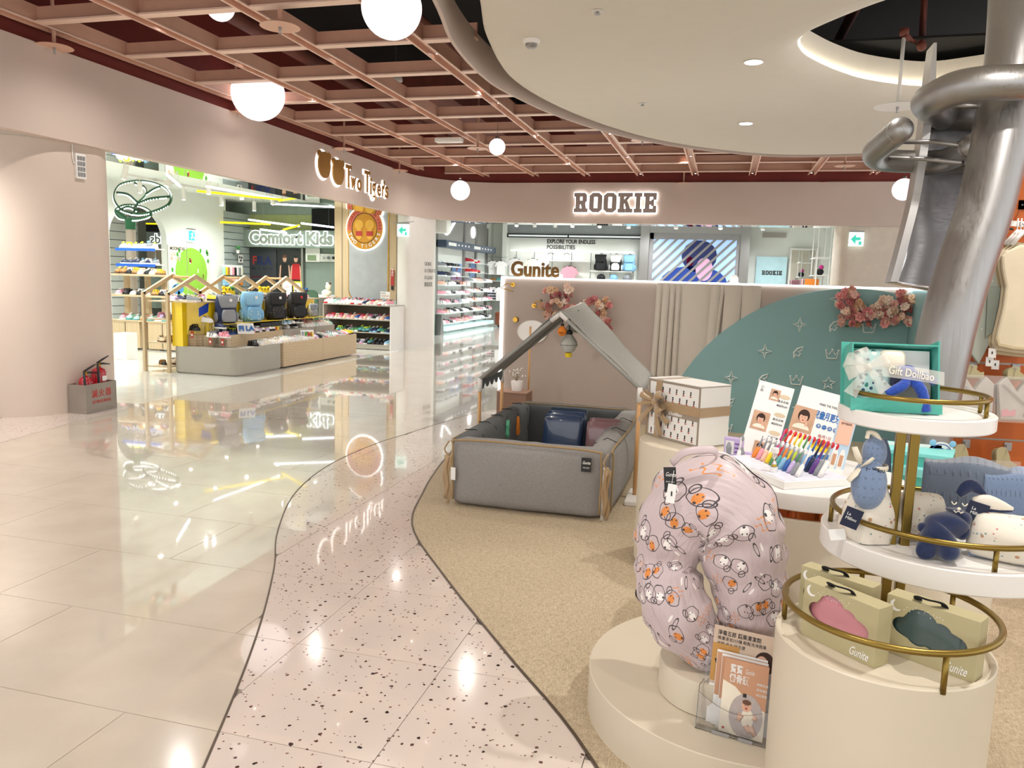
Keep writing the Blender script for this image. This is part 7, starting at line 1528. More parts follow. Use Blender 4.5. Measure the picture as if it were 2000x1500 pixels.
# ---- turquoise open gift box on the top tray
gb = thing('open_gift_box', 'open turquoise gift box with baby cloths, a knitted doll and an organza bow', 'gift box', (0.352, 2.262, 1.1215), math.radians(-8), rot=(math.radians(-14), 0, math.radians(6)))
W, Hb, Db = 0.225, 0.185, 0.075
mb = MB(); mb.box(0, W, 0.004, 0.01, 0, Hb); mb.build('box_back', M['tealbox'], gb).location = (0, Db, 0)
for bx_ in ((0, W, 0, Db, 0, 0.004), (0, 0.004, 0, Db, 0.004, Hb), (W - 0.004, W, 0, Db, 0.004, Hb), (0, W, 0, Db, Hb, Hb + 0.004)):
    mb = MB(); mb.box(*bx_); mb.build('box_side', M['tealbox'], gb)
mb = MB(); mb.box(-0.006, W + 0.008, Db + 0.012, Db + 0.017, -0.0, Hb + 0.02); mb.box(W + 0.004, W + 0.008, 0.02, Db + 0.017, 0.0, Hb + 0.02); mb.build('lid', M['tealbox'], gb)
mb = MB(); mb.grid(lambda u, v: (-0.004 + u * (W + 0.008), -0.01 - 0.03 * math.sin(PI * u) * v, 0.0 + 0.034 * v), 8, 2, 0.002); mb.build('front_flap', M['tealbox'], gb)
mb = MB(); rbox(mb, 0.008, 0.11, 0.012, 0.07, 0.008, Hb - 0.008, 0.02, (0, 0.01, 0), 8, 1, 0.006); mb.build('floral_cloth', m_spots('floral_teal', 'bfe0de', (('2f7f76', 1), ('27506a', 1.3), ('f2f4ee', 0.8)), 55, 0.45, 0.33), gb, True)
mb = MB(); rbox(mb, 0.07, 0.14, 0.0, 0.05, 0.115, Hb - 0.012, 0.018, (0, 0.006, 0), 8, 4, 0.006); mb.build('cream_dimple_cloth', pm('cream', 0.9), gb, True)
mb = MB(); rbox(mb, 0.02, 0.15, -0.004, 0.03, 0.006, 0.04, 0.014, (0, 0.004, 0), 8, 7, 0.006); mb.build('cream_roll', pm('cream', 0.9), gb, True)
mb = MB(); mb.box(0.118, W - 0.01, 0.045, 0.05, 0.01, Hb - 0.006); crd = mb.build('white_card', M['card'], gb)
mb = MB(); mb.box(0.13, W - 0.008, 0.04, 0.044, 0.05, 0.1); mb.build('grey_strip', M['grey'], crd)
kn = mat('blue_knit', '2148a8', 0.95, sheen=0.4, vary=0.25, scale=160, bump=0.8, bscale=260)
for nm, P, rr_ in (('knitted_head', [(0.14, 0.012, 0.1), (0.14, 0.0, 0.128)], [0.024, 0.02]), ('knitted_leg', [(0.142, 0.0, 0.095), (0.13, -0.012, 0.075), (0.1, -0.014, 0.055), (0.088, -0.012, 0.047)], [0.014, 0.014, 0.013, 0.012]),
                  ('knitted_leg', [(0.148, 0.0, 0.095), (0.165, -0.012, 0.078), (0.178, -0.014, 0.052), (0.185, -0.012, 0.02), (0.188, -0.01, 0.006)], [0.015, 0.015, 0.014, 0.013, 0.012]), ('knitted_arm', [(0.16, 0.004, 0.105), (0.19, 0.0, 0.1), (0.215, 0.004, 0.088)], [0.012, 0.011, 0.01])):
    mb = MB(); mb.tube(spline(P, 4), [rr_[min(len(rr_) - 1, int(i / 4))] for i in range((len(P) - 1) * 4 + 1)], 12); mb.build(nm, kn, gb, True)
for z in (0.03, 0.036):
    mb = MB(); mb.tube(circle((0.183, -0.012), 0.0155, 12, z=z), 0.0025, 5, closed=True); mb.build('white_cuff', pm('white', 0.9), gb, True)
mb = MB(); mb.box(0.1, 0.132, -0.006, 0.0, 0.075, 0.11); mb.build('navy_label', mat('label_navy', '141c3a', 0.6), gb)
org = mat('organza', 'e9e6dd', 0.2, alpha=0.45, sheen=0.5)
mb = MB(); mb.grid(lambda u, v: (0.04 + u * (W - 0.034), -0.016 - 0.012 * math.sin(PI * u), 0.098 + 0.036 * v - 0.02 * u), 12, 3); rb_ = mb.build('organza_band', org, gb, True)
text('gold_print', 'Gift Dollbao', 0.03, Matrix.Translation((0.086, -0.03, 0.112)) @ Matrix.Rotation(0.14, 4, 'Y') @ Matrix.Rotation(PI / 2, 4, 'X'), pm('cream', 0.4), rb_, 0.0004, 0.0003, width=0.115)
for k, (ax, az, lw) in enumerate(((-0.055, 0.02, 0.03), (0.05, 0.028, 0.028), (-0.05, -0.02, 0.028), (-0.04, -0.075, 0.026), (0.05, -0.06, 0.028), (-0.02, 0.05, 0.022))):
    c0_ = Vector((0.03, -0.035, 0.115))
    if k < 3 or k == 5: fn = lambda u, v: c0_ + Vector((ax, 0, az)) * math.sin(PI * u) * 1.0 + Vector((0, -0.03, 0)) * math.sin(2 * PI * u) + Vector((-az, 0, ax)).normalized() * lw * (v - 0.5) * (0.3 + math.sin(PI * u))
    else: fn = lambda u, v: c0_ + Vector((ax, -0.01 * math.sin(5 * u), az)) * u + Vector((-az, 0, ax)).normalized() * lw * (v - 0.5) * (0.4 + u)
    mb = MB(); mb.grid(fn, 12, 2); mb.build('organza_loop' if (k < 3 or k == 5) else 'organza_tail', org, gb, True)
mb = MB(); mb.ball((0.03, -0.038, 0.115), (0.014, 0.012, 0.012), 10, 8); mb.build('organza_knot', org, gb, True)

# ---- plush figures and cushions on the middle tray
ZT = 0.7605
pb = thing('plush_bunny', 'blue dimple plush animal upright in a cream printed cloth with a lettered ribbon', 'plush toy', (0.415, 2.285, ZT))
mb = MB(); mb.grid(lambda u, v: (lambda a, h: ((0.078 * (1 - 0.5 * h ** 2) * (0.7 + 0.3 * math.sin(PI * min(1, h * 1.2 + 0.15)))) * math.cos(a) * (1 + 0.09 * math.sin(5 * a + 6 * h)) + 0.01, (0.062 * (1 - 0.5 * h ** 2)) * math.sin(a) * (1 + 0.09 * math.sin(4 * a + 3)), 0.002 + h * 0.2))(u * 2 * PI, v), 36, 12); mb.build('cloth_wrap', M['cloth'], pb, True)
def uvball(mb_, c, r, n=20, m=14): # grid ball so that uv can be given
    return mb_.grid(lambda u, v: (c[0] + r[0] * math.cos(u * 2 * PI) * math.sin(PI * max(0.02, min(0.98, v))), c[1] + r[1] * math.sin(u * 2 * PI) * math.sin(PI * max(0.02, min(0.98, v))), c[2] - r[2] * math.cos(PI * v)), n, m)
def with_uv(o, nu, nv, su=1.0, sv=1.0):
    me = o.data; uv = me.uv_layers.new(name='UVMap'); w = nu + 1
    for p in me.polygons:
        for li in p.loop_indices:
            k = me.loops[li].vertex_index % ((nu + 1) * (nv + 1)); uv.data[li].uv = ((k % w) / nu * su, (k // w) / nv * sv)
    return o
for nm, c, r in (('body', (-0.005, -0.045, 0.165), (0.046, 0.036, 0.072)), ('head', (0.004, -0.03, 0.252), (0.032, 0.03, 0.045))):
    mb = MB(); uvball(mb, c, r); with_uv(mb.build(nm, M['minky'], pb, True), 20, 14, 1.6, 0.9)
mb = MB(); mb.tube(spline([(0.012, -0.03, 0.285), (0.0, -0.035, 0.303), (-0.016, -0.04, 0.306), (-0.02, -0.044, 0.29)], 4), [0.014] * 5 + [0.012] * 4 + [0.008] * 4, 8, flat=(1, 0.5)); mb.build('ear', pm('cream', 0.9), pb, True)
mb = MB(); mb.tube(spline([(0.03, 0.02, 0.28), (0.045, 0.03, 0.24), (0.05, 0.03, 0.19)], 5), [0.018] * 11, 8, flat=(1, 0.4)); mb.build('far_ear', M['minky'], pb, True)
mb = MB(); mb.tube([(0.004 + 0.036 * math.cos(a), -0.032 + 0.034 * math.sin(a), 0.213) for a in [2 * PI * i / 20 for i in range(20)]], 0.008, 6, closed=True, flat=(0.35, 1)); rb_ = mb.build('lettered_ribbon', pm('cream', 0.8), pb, True)
text('ribbon_print', 'La Millou', 0.016, Matrix.Translation((-0.02, -0.0715, 0.211)) @ Matrix.Rotation(PI / 2, 4, 'X'), M['inkd'], rb_, 0.0003, 0.0002, width=0.045)
for k, (a, b) in enumerate((((-0.03, -0.05, 0.215), (-0.052, -0.06, 0.268)), ((-0.03, -0.055, 0.215), (-0.062, -0.07, 0.175)), ((-0.03, -0.06, 0.215), (-0.005, -0.075, 0.245)))):
    mb = MB(); mb.tube([a, ((a[0] + b[0]) / 2, a[1] - 0.012, (a[2] + b[2]) / 2), b], [0.005, 0.012, 0.01], 8, flat=(1, 0.3)); mb.build('bow_loop', pm('cream', 0.8), pb, True)
mb = MB(); mb.cbox((-0.045, -0.075, 0.075), (0.045, 0.003, 0.055), Matrix.Rotation(0.3, 3, 'Y')); tg = mb.build('navy_hang_tag', mat('label_navy', '141c3a', 0.6), pb)
text('tag_print', 'La\nMillou', 0.012, Matrix.Translation((-0.06, -0.078, 0.083)) @ Matrix.Rotation(0.3, 4, 'Y') @ Matrix.Rotation(PI / 2, 4, 'X'), M['card'], tg, 0.0003)
mb = MB(); mb.cbox((-0.075, -0.06, 0.02), (0.05, 0.002, 0.03), Matrix.Rotation(0.5, 3, 'Z') @ Matrix.Rotation(-0.5, 3, 'X')); mb.build('paper_tag', M['card'], pb)

nb = thing('plush_bear', 'navy velvet plush animal with closed eyes leaning on the cream cushions', 'plush toy', (0, 0, 0))
hd = at_y(1873, 992, 2.2); hip = at_y(1838, 1050, 2.17)
l1, l2 = at_z(1806, 1083, ZT + 0.014), at_z(1866, 1096, ZT + 0.014)
hip = Vector((0.575, 2.215, ZT + 0.055)); hd = at_y(1873, 992, 2.245)
def skin_body(name, verts, edges, m, parent, lv=2):
    me = bpy.data.meshes.new(name); me.from_pydata([tuple(v[:3]) for v in verts], edges, []); me.materials.append(m); o = bpy.data.objects.new(name, me); C.objects.link(o); o.parent = parent
    sk = o.modifiers.new('skin', 'SKIN'); sl = me.skin_vertices[0].data
    for i, v in enumerate(verts): sl[i].radius = (v[3], v[4] if len(v) > 4 else v[3])
    sl[0].use_root = True; su = o.modifiers.new('sub', 'SUBSURF'); su.levels = su.render_levels = lv
    for p in me.polygons: p.use_smooth = True
    sk.use_smooth_shade = True; return o
ch = hip.lerp(hd, 0.5); f1, f2 = Vector((l1.x, l1.y, ZT + 0.02)), Vector((l2.x, l2.y, ZT + 0.02))
V_ = [(*hip, 0.045), (*ch, 0.042), (*(hd + Vector((0, 0, -0.03))), 0.034), (*hd, 0.043), (*hip.lerp(f1, 0.5), 0.03), (*f1, 0.027), (*(f1 + Vector((0, -0.004, 0.0))), 0.02), (*hip.lerp(f2, 0.5), 0.032), (*f2, 0.028),
      (*(ch + Vector((-0.06, -0.02, -0.02))), 0.016), (*(ch + Vector((0.055, 0.0, -0.04))), 0.018)]
skin_body('body', V_, [(0, 1), (1, 2), (2, 3), (0, 4), (4, 5), (5, 6), (0, 7), (7, 8), (1, 10)], M['navy'], nb)
for nm, P, m in (('ear', [hd + Vector((0.03, 0.0, 0.022)), hd + Vector((0.07, 0.0, 0.022)), hd + Vector((0.125, -0.005, 0.012))], M['cloth']), ('ear_back', [hd + Vector((0.03, 0.004, 0.018)), hd + Vector((0.07, 0.004, 0.012)), hd + Vector((0.125, 0.0, 0.005))], M['navy']), ('ear', [hd + Vector((0.0, 0.02, 0.03)), hd + Vector((0.03, 0.03, 0.055)), hd + Vector((0.07, 0.03, 0.035))], M['navy'])):
    mb = MB(); mb.tube(spline(P, 5), [0.01, 0.014, 0.017, 0.019, 0.02, 0.02, 0.018, 0.015, 0.012, 0.008, 0.004], 10, flat=(0.5, 1)); mb.build(nm, m, nb, True)
fwv = (EYE - hd).normalized(); fr = fwv.cross(ZV).normalized() * -1; fu = fr.cross(fwv) * -1
fu = ZV - fwv * ZV.dot(fwv); fu.normalize(); fr = fu.cross(fwv)
def face(name, pts, r=0.0016, m=None):
    mb = MB(); mb.tube([hd + fwv * (0.046 - 9.0 * (x * x + y * y)) + fr * x + fu * y for x, y in pts], r, 5); mb.build(name, m or pm('cream', 0.8), nb, True)
for s in (-1, 1): face('closed_eye', [(s * 0.012 + d * 0.004, 0.01 - 0.003 * (1 - d * d)) for d in (-1.5, -0.8, 0, 0.8, 1.5)])
face('mouth', [(-0.011, -0.008), (-0.006, -0.013), (0, -0.008), (0.006, -0.013), (0.011, -0.008)]); mb = MB(); mb.ball(hd + fwv * 0.047 + fu * -0.002, (0.005, 0.004, 0.004), 8, 6); mb.build('nose', pm('cream', 0.8), nb, True)
mb = MB(); mb.cbox(ch + Vector((0.07, 0.005, 0.03)), (0.05, 0.003, 0.05), Matrix.Rotation(0.25, 3, 'Y')); tg = mb.build('navy_hang_tag', mat('label_navy', '141c3a', 0.6), nb)
text('tag_print', 'La\nMillou', 0.012, Matrix.Translation(ch + Vector((0.055, 0.002, 0.035))) @ Matrix.Rotation(0.25, 4, 'Y') @ Matrix.Rotation(PI / 2, 4, 'X'), M['card'], tg, 0.0003)
for k, (c, w, rz, m, lab) in enumerate((((0.555, 2.33, ZT + 0.07), 0.17, 0.35, 'cloth', 'cream printed cushion behind the navy plush animal, nearer the posts'), ((0.745, 2.22, ZT + 0.06), 0.17, -0.35, 'cloth', 'cream printed cushion right of the navy plush animal'))):
    t = thing('cushion', lab, 'cushion', c, rz, 'cream printed cushions on the middle tray'); t.rotation_euler = (-0.5, 0, rz)
    mb = MB(); rbox(mb, -w / 2, w / 2, -0.03, 0.03, -0.062, 0.062, 0.026, (0, 0.022, 0), 10, k, 0.006); mb.build('cushion_cover', M[m], t, True)
    mb = MB(); mb.tube([(-w / 2 + 0.01, 0, -0.06), (w / 2 - 0.01, 0, -0.06), (w / 2, 0, 0.05), (0.0, 0, 0.064), (-w / 2, 0, 0.05)], 0.004, 5, closed=True); mb.build('blue_piping', M['minky'], t, True)
for k, (px, py, Y, w, h, m, lab) in enumerate(((1885, 940, 2.48, 0.22, 0.1, 'minky2', 'slate dimple plush blanket folded behind the cushions'), (1985, 962, 2.44, 0.16, 0.1, 'minky', 'light blue dimple plush blanket at the frame edge'))):
    c = at_y(px, py, Y); t = thing('plush_blanket', lab, 'blanket', (c.x, c.y, ZT), -0.25, 'dimple plush blankets'); hz = c.z - ZT + h / 2
    mb = MB(); mb.grid(lambda u, v: (w * (u - 0.5), -0.05 + 0.13 * v, hz * min(1, math.sin(PI * min(0.5, v * 1.3)) * 1.0) - 0.012 * math.sin(PI * u * 2 + 1) * v), 24, 18, 0.012); with_uv(mb.build('folded_plush', M[m], t, True), 24, 18, 1.6, 1.1)
    mb = MB(); rbox(mb, -w / 2 + 0.01, w / 2 - 0.01, -0.02, 0.07, 0, hz - 0.02, 0.02); mb.build('inner_fold', M[m], t, True)
# turquoise boxes on the rear plinth and the -5 sign
for k, (dx, dy, z, w, d, h, rz, lab) in enumerate(((-0.02, -0.02, 0.621, 0.34, 0.24, 0.12, -0.35, 'closed turquoise gift box on the rear plinth, lower one'), (-0.06, 0.02, 0.7415, 0.3, 0.2, 0.055, -0.3, 'flat turquoise box stacked on the lower one'))):
    t = thing('gift_box', lab, 'gift box', (0.86 + dx, 3.51 + dy, z), rz, 'closed turquoise boxes'); mb = MB(); mb.box(-w / 2, w / 2, -d / 2, d / 2, 0, h * 0.7); mb.build('box_base', M['tealbox'], t)
    mb = MB(); mb.box(-w / 2 - 0.004, w / 2 + 0.004, -d / 2 - 0.004, d / 2 + 0.004, h * 0.7, h); mb.build('lid', mat('turquoise_lid', '7fd0cc', 0.5), t, bevel=0.002)
q = at_y(1838, 884, 3.56); t = thing('price_sign', 'white cut-out sign reading minus 5 degrees in navy, with a blue bear corner', 'sign', (q.x, q.y, 0.7975)); hz = q.z - 0.7975
t.location = (q.x, 3.56, 0.7975)
mb = MB(); mb.prism(ell(0.0, hz, 0.05, 0.045, 24) + [], -0.002, 0.002, 'y'); mb.prism(rect(-0.26, 0.0, hz - 0.04, hz + 0.03), -0.002, 0.0015, 'y'); mb.prism(rect(-0.03, 0.03, 0, hz), -0.001, 0.001, 'y'); mb.build('sign_board', M['card'], t)
mb = MB(); mb.tube([(x, -0.003, y) for x, y in ell(0, hz, 0.038, 0.036, 24)], 0.0018, 4, closed=True); mb.build('blue_ring', mat('sign_blue', '2a4aa0', 0.5), t)
text('sign_print', '-5°C', 0.045, Matrix.Translation((-0.032, -0.003, hz)) @ Matrix.Rotation(PI / 2, 4, 'X'), mat('sign_blue', '2a4aa0', 0.5), t, 0.0005, 0.0015, width=0.064)
for x in (-0.035, 0.04): mb = MB(); mb.ball((x, -0.002, hz + 0.04), (0.014, 0.004, 0.014), 10, 6); mb.build('bear_corner', pm('sky'), t, True)

# ---- toothbrush display
F_ = Vector((0.241, 2.789, 0.7505)); Rv = Vector((0.842, 0.539, 0)); Bv = Vector((-0.539, 0.842, 0))
tb = thing('toothbrush_tray', 'white diamond-set display tray for the toothbrushes, with slanted print on top', 'display tray', F_, math.atan2(Rv.y, Rv.x))
mb = MB(); mb.box(0, 0.272, 0, 0.4, 0, 0.028); mb.build('tray_body', M['card'], tb, bevel=0.002)
mb = MB(); mb.box(0.006, 0.266, 0.006, 0.392, 0.028, 0.031); mb.build('printed_top', mat('pale_lilac_print', 'e6e6f2', 0.4, vary=0.06, scale=30), tb)
frow = ['yellow', 'pink', 'orange', 'yellow', 'green', 'teal', 'sky', 'blue', 'lilac', 'grey', 'white']
brow = ['magenta', 'red', 'orange', 'yellow', 'lime', 'green', 'sky', 'blue', 'navy', 'purple', 'grey', 'white']
frow[0] = 'orange'; frow[2] = 'peach'
def toothbrush(B, T, col, head, lab, grp, short):
    t = thing('toothbrush', lab, 'toothbrush', B, 0, grp); d = T - B; L = d.length; t.rotation_euler = d.to_track_quat('Z', 'Y').to_euler()
    mb = MB(); mb.tube([(0, 0, 0), (0, 0, L * 0.12), (0, 0, L * 0.4), (0, 0, L * 0.5)], [0.0082, 0.0095, 0.0086, 0.0055], 10); mb.build('handle', pm(col, 0.3), t, True)
    mb = MB(); mb.tube([(0, 0, L * 0.48), (0, 0.001, L * 0.8), (0, 0.002, L)], [0.0052, 0.0034, 0.0044], 8); mb.build('neck', pm('grey' if short and col != 'white' else col, 0.35), t, True)
    mb = MB(); mb.ball((0, -0.002, L * 0.96), (0.008, 0.0075, 0.013), 10, 8); mb.build('bristle_head', pm(head, 0.7), t, True)
    mb = MB(); mb.tube([(0, -0.0035, L * 0.9), (0, -0.0045, L * 1.02)], 0.006, 6); o = mb.build('bristles', pm('mint' if short else 'peach', 0.9), t)
for i, c in enumerate(frow):
    u = i / 10; B = at_z(lerp(1471, 1556, u), lerp(893, 931, u), 0.7825); T = at_y(lerp(1492, 1582, u), lerp(853, 884, u), B.y + 0.035)
    toothbrush(B, T, c, 'white', '%s toothbrush, %s from the left in the front row' % (c, ORD[i]), 'toothbrushes in the front row', True)
for i, c in enumerate(brow):
    u = i / 11; B = at_z(lerp(1506, 1600, u), lerp(892, 932, u), 0.7825); T = at_y(lerp(1535, 1635, u), lerp(840, 870, u), B.y + 0.05)
    toothbrush(B, T, c, 'red', '%s toothbrush with a red head, %s from the left in the back row' % (c, ORD[i]), 'toothbrushes in the back row', False)
def px_board(name, label, TL, TR, BL, Y, dY, m, grp=None):
    tl, tr, bl = at_y(*TL, Y + dY), at_y(*TR, Y + dY), at_y(*BL, Y); c = (tr + bl) / 2; w, h = (tr - tl).length, (tl - bl).length
    return board(name, label, 'sign', frame(c, tr - tl, tl - bl), w, h, m, 0.006, grp), w, h
def portrait(t, x, y, s, z=0.0065, shirt='cream'):
    flat(t, rect(x - s, x + s, y - s * 1.25, y + s * 1.1), mat('warm_photo', 'c9a184', 0.6, vary=0.15, scale=20), 'photo_ground', z)
    z += 0.0012; flat(t, ell(x, y - s * 0.95, s * 0.75, s * 0.5, 16, 0, PI) , pm(shirt, 0.6), 'photo_shirt', z, 0.0005); flat(t, ell(x, y + s * 0.28, s * 0.52, s * 0.6), M['hair'], 'photo_hair', z, 0.0006); flat(t, ell(x, y + 0.1 * s, s * 0.36, s * 0.46), M['skin'], 'photo_face', z, 0.001)
    flat(t, ell(x, y + 0.45 * s, s * 0.38, s * 0.16), M['hair'], 'photo_fringe', z, 0.0014)
    for sx in (-1, 1): flat(t, ell(x + sx * s * 0.14, y + s * 0.12, s * 0.04, s * 0.035, 8), M['inkd'], 'photo_eye', z, 0.0014)
    flat(t, ell(x, y - s * 0.13, s * 0.1, s * 0.05, 8), M['inkr'], 'photo_mouth', z, 0.0014); flat(t, ell(x + s * 0.35, y - s * 0.4, s * 0.1, s * 0.3, 10), M['skin'], 'photo_hand', z, 0.0012)
t, w, h = px_board('poster_stand', 'slanted white product leaflet board with three photos of children, behind the left toothbrushes', (1487, 743), (1555, 761), (1441, 880), 3.37, 0.05, M['card'])
portrait(t, -w * 0.18, -h * 0.02, 0.034); portrait(t, w * 0.02, h * 0.36, 0.02); portrait(t, 0.0, -h * 0.38, 0.024)
for k in range(3):
    flat(t, ell(w * 0.3, h * (0.36 - 0.25 * k), w * 0.16, h * 0.028), pm('beige', 0.5), 'caption_pill', 0.0065)
    for j in range(2): text('printed_line', ('產品名稱', '●產品特色 BSMI')[j], 0.011, T2(w * 0.14, h * (0.29 - 0.25 * k - 0.06 * j), 0.0066), M['inkd'], t, 0.0002, width=w * 0.3)
text('printed_line', '小\n品', 0.014, T2(-w * 0.42, h * 0.4, 0.0066), M['inkd'], t, 0.0002)
t, w, h = px_board('poster_stand', 'white poster board with a smiling child and big blue lettering, behind the toothbrushes', (1556, 750), (1655, 777), (1539, 882), 3.37, 0.04, M['card'])
portrait(t, -w * 0.3, h * 0.03, 0.045)
text('blue_headline', '兒童月更牙刷', 0.036, T2(-w * 0.12, h * 0.14, 0.0068), M['inkb'], t, 0.0003, 0.001, width=w * 0.6); text('grey_headline', 'MARK THE TWELVE', 0.014, T2(-w * 0.08, h * 0.3, 0.0068), M['inkd'], t, 0.0003, width=w * 0.4)
for j, ch in enumerate('第一品牌'):
    flat(t, ell(w * (0.02 + 0.11 * j), h * -0.01, w * 0.045, w * 0.045), M['inkb'], 'blue_dot', 0.0065); text('dot_letter', ch, 0.012, T2(w * (0.02 + 0.11 * j), h * -0.01, 0.0082), M['card'], t, 0.0002, align='CENTER')
text('red_line', '每月1日', 0.016, T2(w * 0.06, -h * 0.15, 0.0068), M['inkr'], t, 0.0002, width=w * 0.25); flat(t, ell(w * 0.18, -h * 0.28, w * 0.24, h * 0.09), pm('yellow', 0.5), 'yellow_cloud', 0.0065); text('cloud_line', '幼兒園媽媽推薦', 0.014, T2(w * -0.02, -h * 0.28, 0.0082), M['inkr'], t, 0.0002, width=w * 0.4)
flat(t, [(-w * 0.5, -h * 0.5), (w * 0.5, -h * 0.5), (w * 0.5, -h * 0.34), (0, -h * 0.46), (-w * 0.5, -h * 0.36)], mat('deep_blue_print', '2a6fae', 0.5), 'blue_wave', 0.0064)
t, w, h = px_board('poster_stand', 'tall narrow printed card with pink dotted square and bottle pictures, right of the toothbrushes', (1626, 808), (1660, 816), (1622, 930), 3.2, 0.02, mat('pale_blue_print', 'b9d2e6', 0.5))
flat(t, rect(-w * 0.42, w * 0.42, h * 0.05, h * 0.45), pm('peach', 0.5), 'pink_square', 0.0065); text('printed_line', 'EMBER', 0.012, T2(-w * 0.3, h * 0.38, 0.0082), M['inkd'], t, 0.0002, width=w * 0.6)
for s in (-1, 1): flat(t, ell(s * w * 0.2, -h * 0.22, w * 0.18, h * 0.2), M['card'], 'bottle_print', 0.0065); flat(t, rect(s * w * 0.2 - w * 0.1, s * w * 0.2 + w * 0.1, -h * 0.3, -h * 0.12), M['tan'], 'bottle_label', 0.008)
def small_box(px, py, Yb, w, d, h, col, lab, cat='box', rz=-0.45, win=False):
    b = at_z(px, py, 0.7505); t = thing('product_box', lab, cat, b, rz, 'lilac product boxes'); mb = MB(); mb.box(0, w, 0, d, 0, h); mb.build('carton', pm(col, 0.3), t, bevel=0.003)
    mb = MB(); mb.box(0.008, w * 0.55, -0.001, 0, h * 0.2, h * 0.85); mb.build('printed_panel', M['card'], t); mb = MB(); mb.lathe([(0.009, 0), (0.011, 0.03), (0.004, 0.05)], (w * 0.3, -0.006, h * 0.2), 10); mb.build('pictured_brush', pm('grey'), t)
    for k in range(3): mb = MB(); mb.box(w * 0.6, w * 0.92, -0.001, 0, h * (0.3 + 0.2 * k), h * (0.36 + 0.2 * k)); mb.build('printed_line', pm('purple'), t)
small_box(1412, 893, 0, 0.075, 0.03, 0.085, 'lilac', 'lilac box with a pictured brush at the left end of the toothbrush display', rz=-0.3)
small_box(1440, 900, 0, 0.06, 0.02, 0.04, 'lilac', 'small flat lilac box in front of the white upright brush', rz=-0.3)
b = at_z(1440, 903, 0.7505); toothbrush(b, b + Vector((0.012, 0.012, 0.1)), 'white', 'grey', 'white brush standing alone by the lilac boxes', 'toothbrushes in the front row', False)
b = at_z(1511, 921, 0.782); t = thing('sand_timer', 'small clear sand timer with white ends in front of the toothbrushes', 'timer', b)
for z in (0, 0.07): mb = MB(); mb.lathe([(0.013, z), (0.014, z + 0.004), (0.013, z + 0.018)], n=18); mb.build('white_cap', M['card'], t, 'auto')
mb = MB(); mb.lathe([(0.01, 0.018), (0.009, 0.034), (0.003, 0.044), (0.009, 0.054), (0.01, 0.07)], n=16); mb.build('glass_bulb', M['acry'], t, 'auto'); mb = MB(); mb.lathe([(0.008, 0.019), (0.005, 0.026)], n=12); mb.build('yellow_sand', pm('yellow'), t)

# ---- tied gift box on the cylinder plinth
p0, p1 = Vector((-0.355, 4.118, 0.651)), Vector((-0.08, 3.857, 0.651)); w, h, d = (p1 - p0).length, 0.302, 0.205
g2 = thing('tied_gift_box', 'white printed gift box with taupe edges tied with a tan satin bow', 'gift box', p0, math.atan2(p1.y - p0.y, p1.x - p0.x))
mb = MB(); mb.box(0, w, 0, d, 0, h); mb.build('carton', M['card'], g2, bevel=0.0015)
mb = MB(); mb.box(-0.001, w + 0.001, -0.001, d + 0.001, h, h + 0.004); mb.build('lid_top', M['card'], g2)
e = 0.012
for a in ((0, w, 0, e), (0, w, h - e, h), (0, w, h * 0.42, h * 0.52)):
    mb = MB(); mb.box(a[0], a[1], -0.0018, 0, a[2], a[3]); mb.build('taupe_band', M['greyk'], g2)
for a in ((0, e), (w - e, w)): mb = MB(); mb.box(a[0], a[1], -0.0016, 0, 0, h); mb.build('taupe_edge', M['greyk'], g2)
for z in (0.0, h - 0.004): mb = MB(); mb.box(w, w + 0.0016, 0, d, z, z + 0.004); mb.build('taupe_edge', M['greyk'], g2)
text('band_print', 'DollBao', 0.026, Matrix.Translation((w * 0.42, -0.0022, h * 0.47)) @ Matrix.Rotation(PI / 2, 4, 'X'), M['card'], g2, 0.0003, 0.0005, shear=0.3, width=w * 0.26)
for i in range(7):
    for j in range(6):
        if j in (2,) and i % 2: pass
        x, z = 0.035 + i * 0.05 + 0.025 * (j % 2), (0.03 + 0.042 * j) if j < 3 else (h * 0.56 + 0.042 * (j - 3))
        if x > w - 0.03 or z > h - 0.03: continue
        mb = MB(); mb.prism(ell(x, z + 0.012, 0.005, 0.005, 8), -0.0008, 0, 'y'); mb.prism([(x - 0.006, z - 0.004), (x + 0.002, z - 0.004), (x + 0.005, z + 0.007), (x - 0.003, z + 0.007)], -0.0008, 0, 'y'); o = mb.build('printed_figure', M['inkd'], g2)
        mb = MB(); mb.prism(rect(x - 0.006, x + 0.005, z - 0.012, z - 0.006), -0.0008, 0, 'y'); mb.build('red_mark', M['inkr'], g2)
sx = w * 0.22; rbx = lambda a, n: MB().box(*a).build(n, M['ribbon'], g2)
rbx((sx - 0.022, sx + 0.022, -0.004, -0.002, 0, h), 'ribbon_front'); rbx((sx - 0.022, sx + 0.022, -0.004, d, h + 0.004, h + 0.006), 'ribbon_top'); rbx((0, w + 0.003, -0.0045, -0.0025, h * 0.5, h * 0.66), 'ribbon_across'); rbx((w + 0.002, w + 0.004, -0.004, d, h * 0.5, h * 0.66), 'ribbon_side')
c0b = Vector((sx, -0.02, h * 0.62))
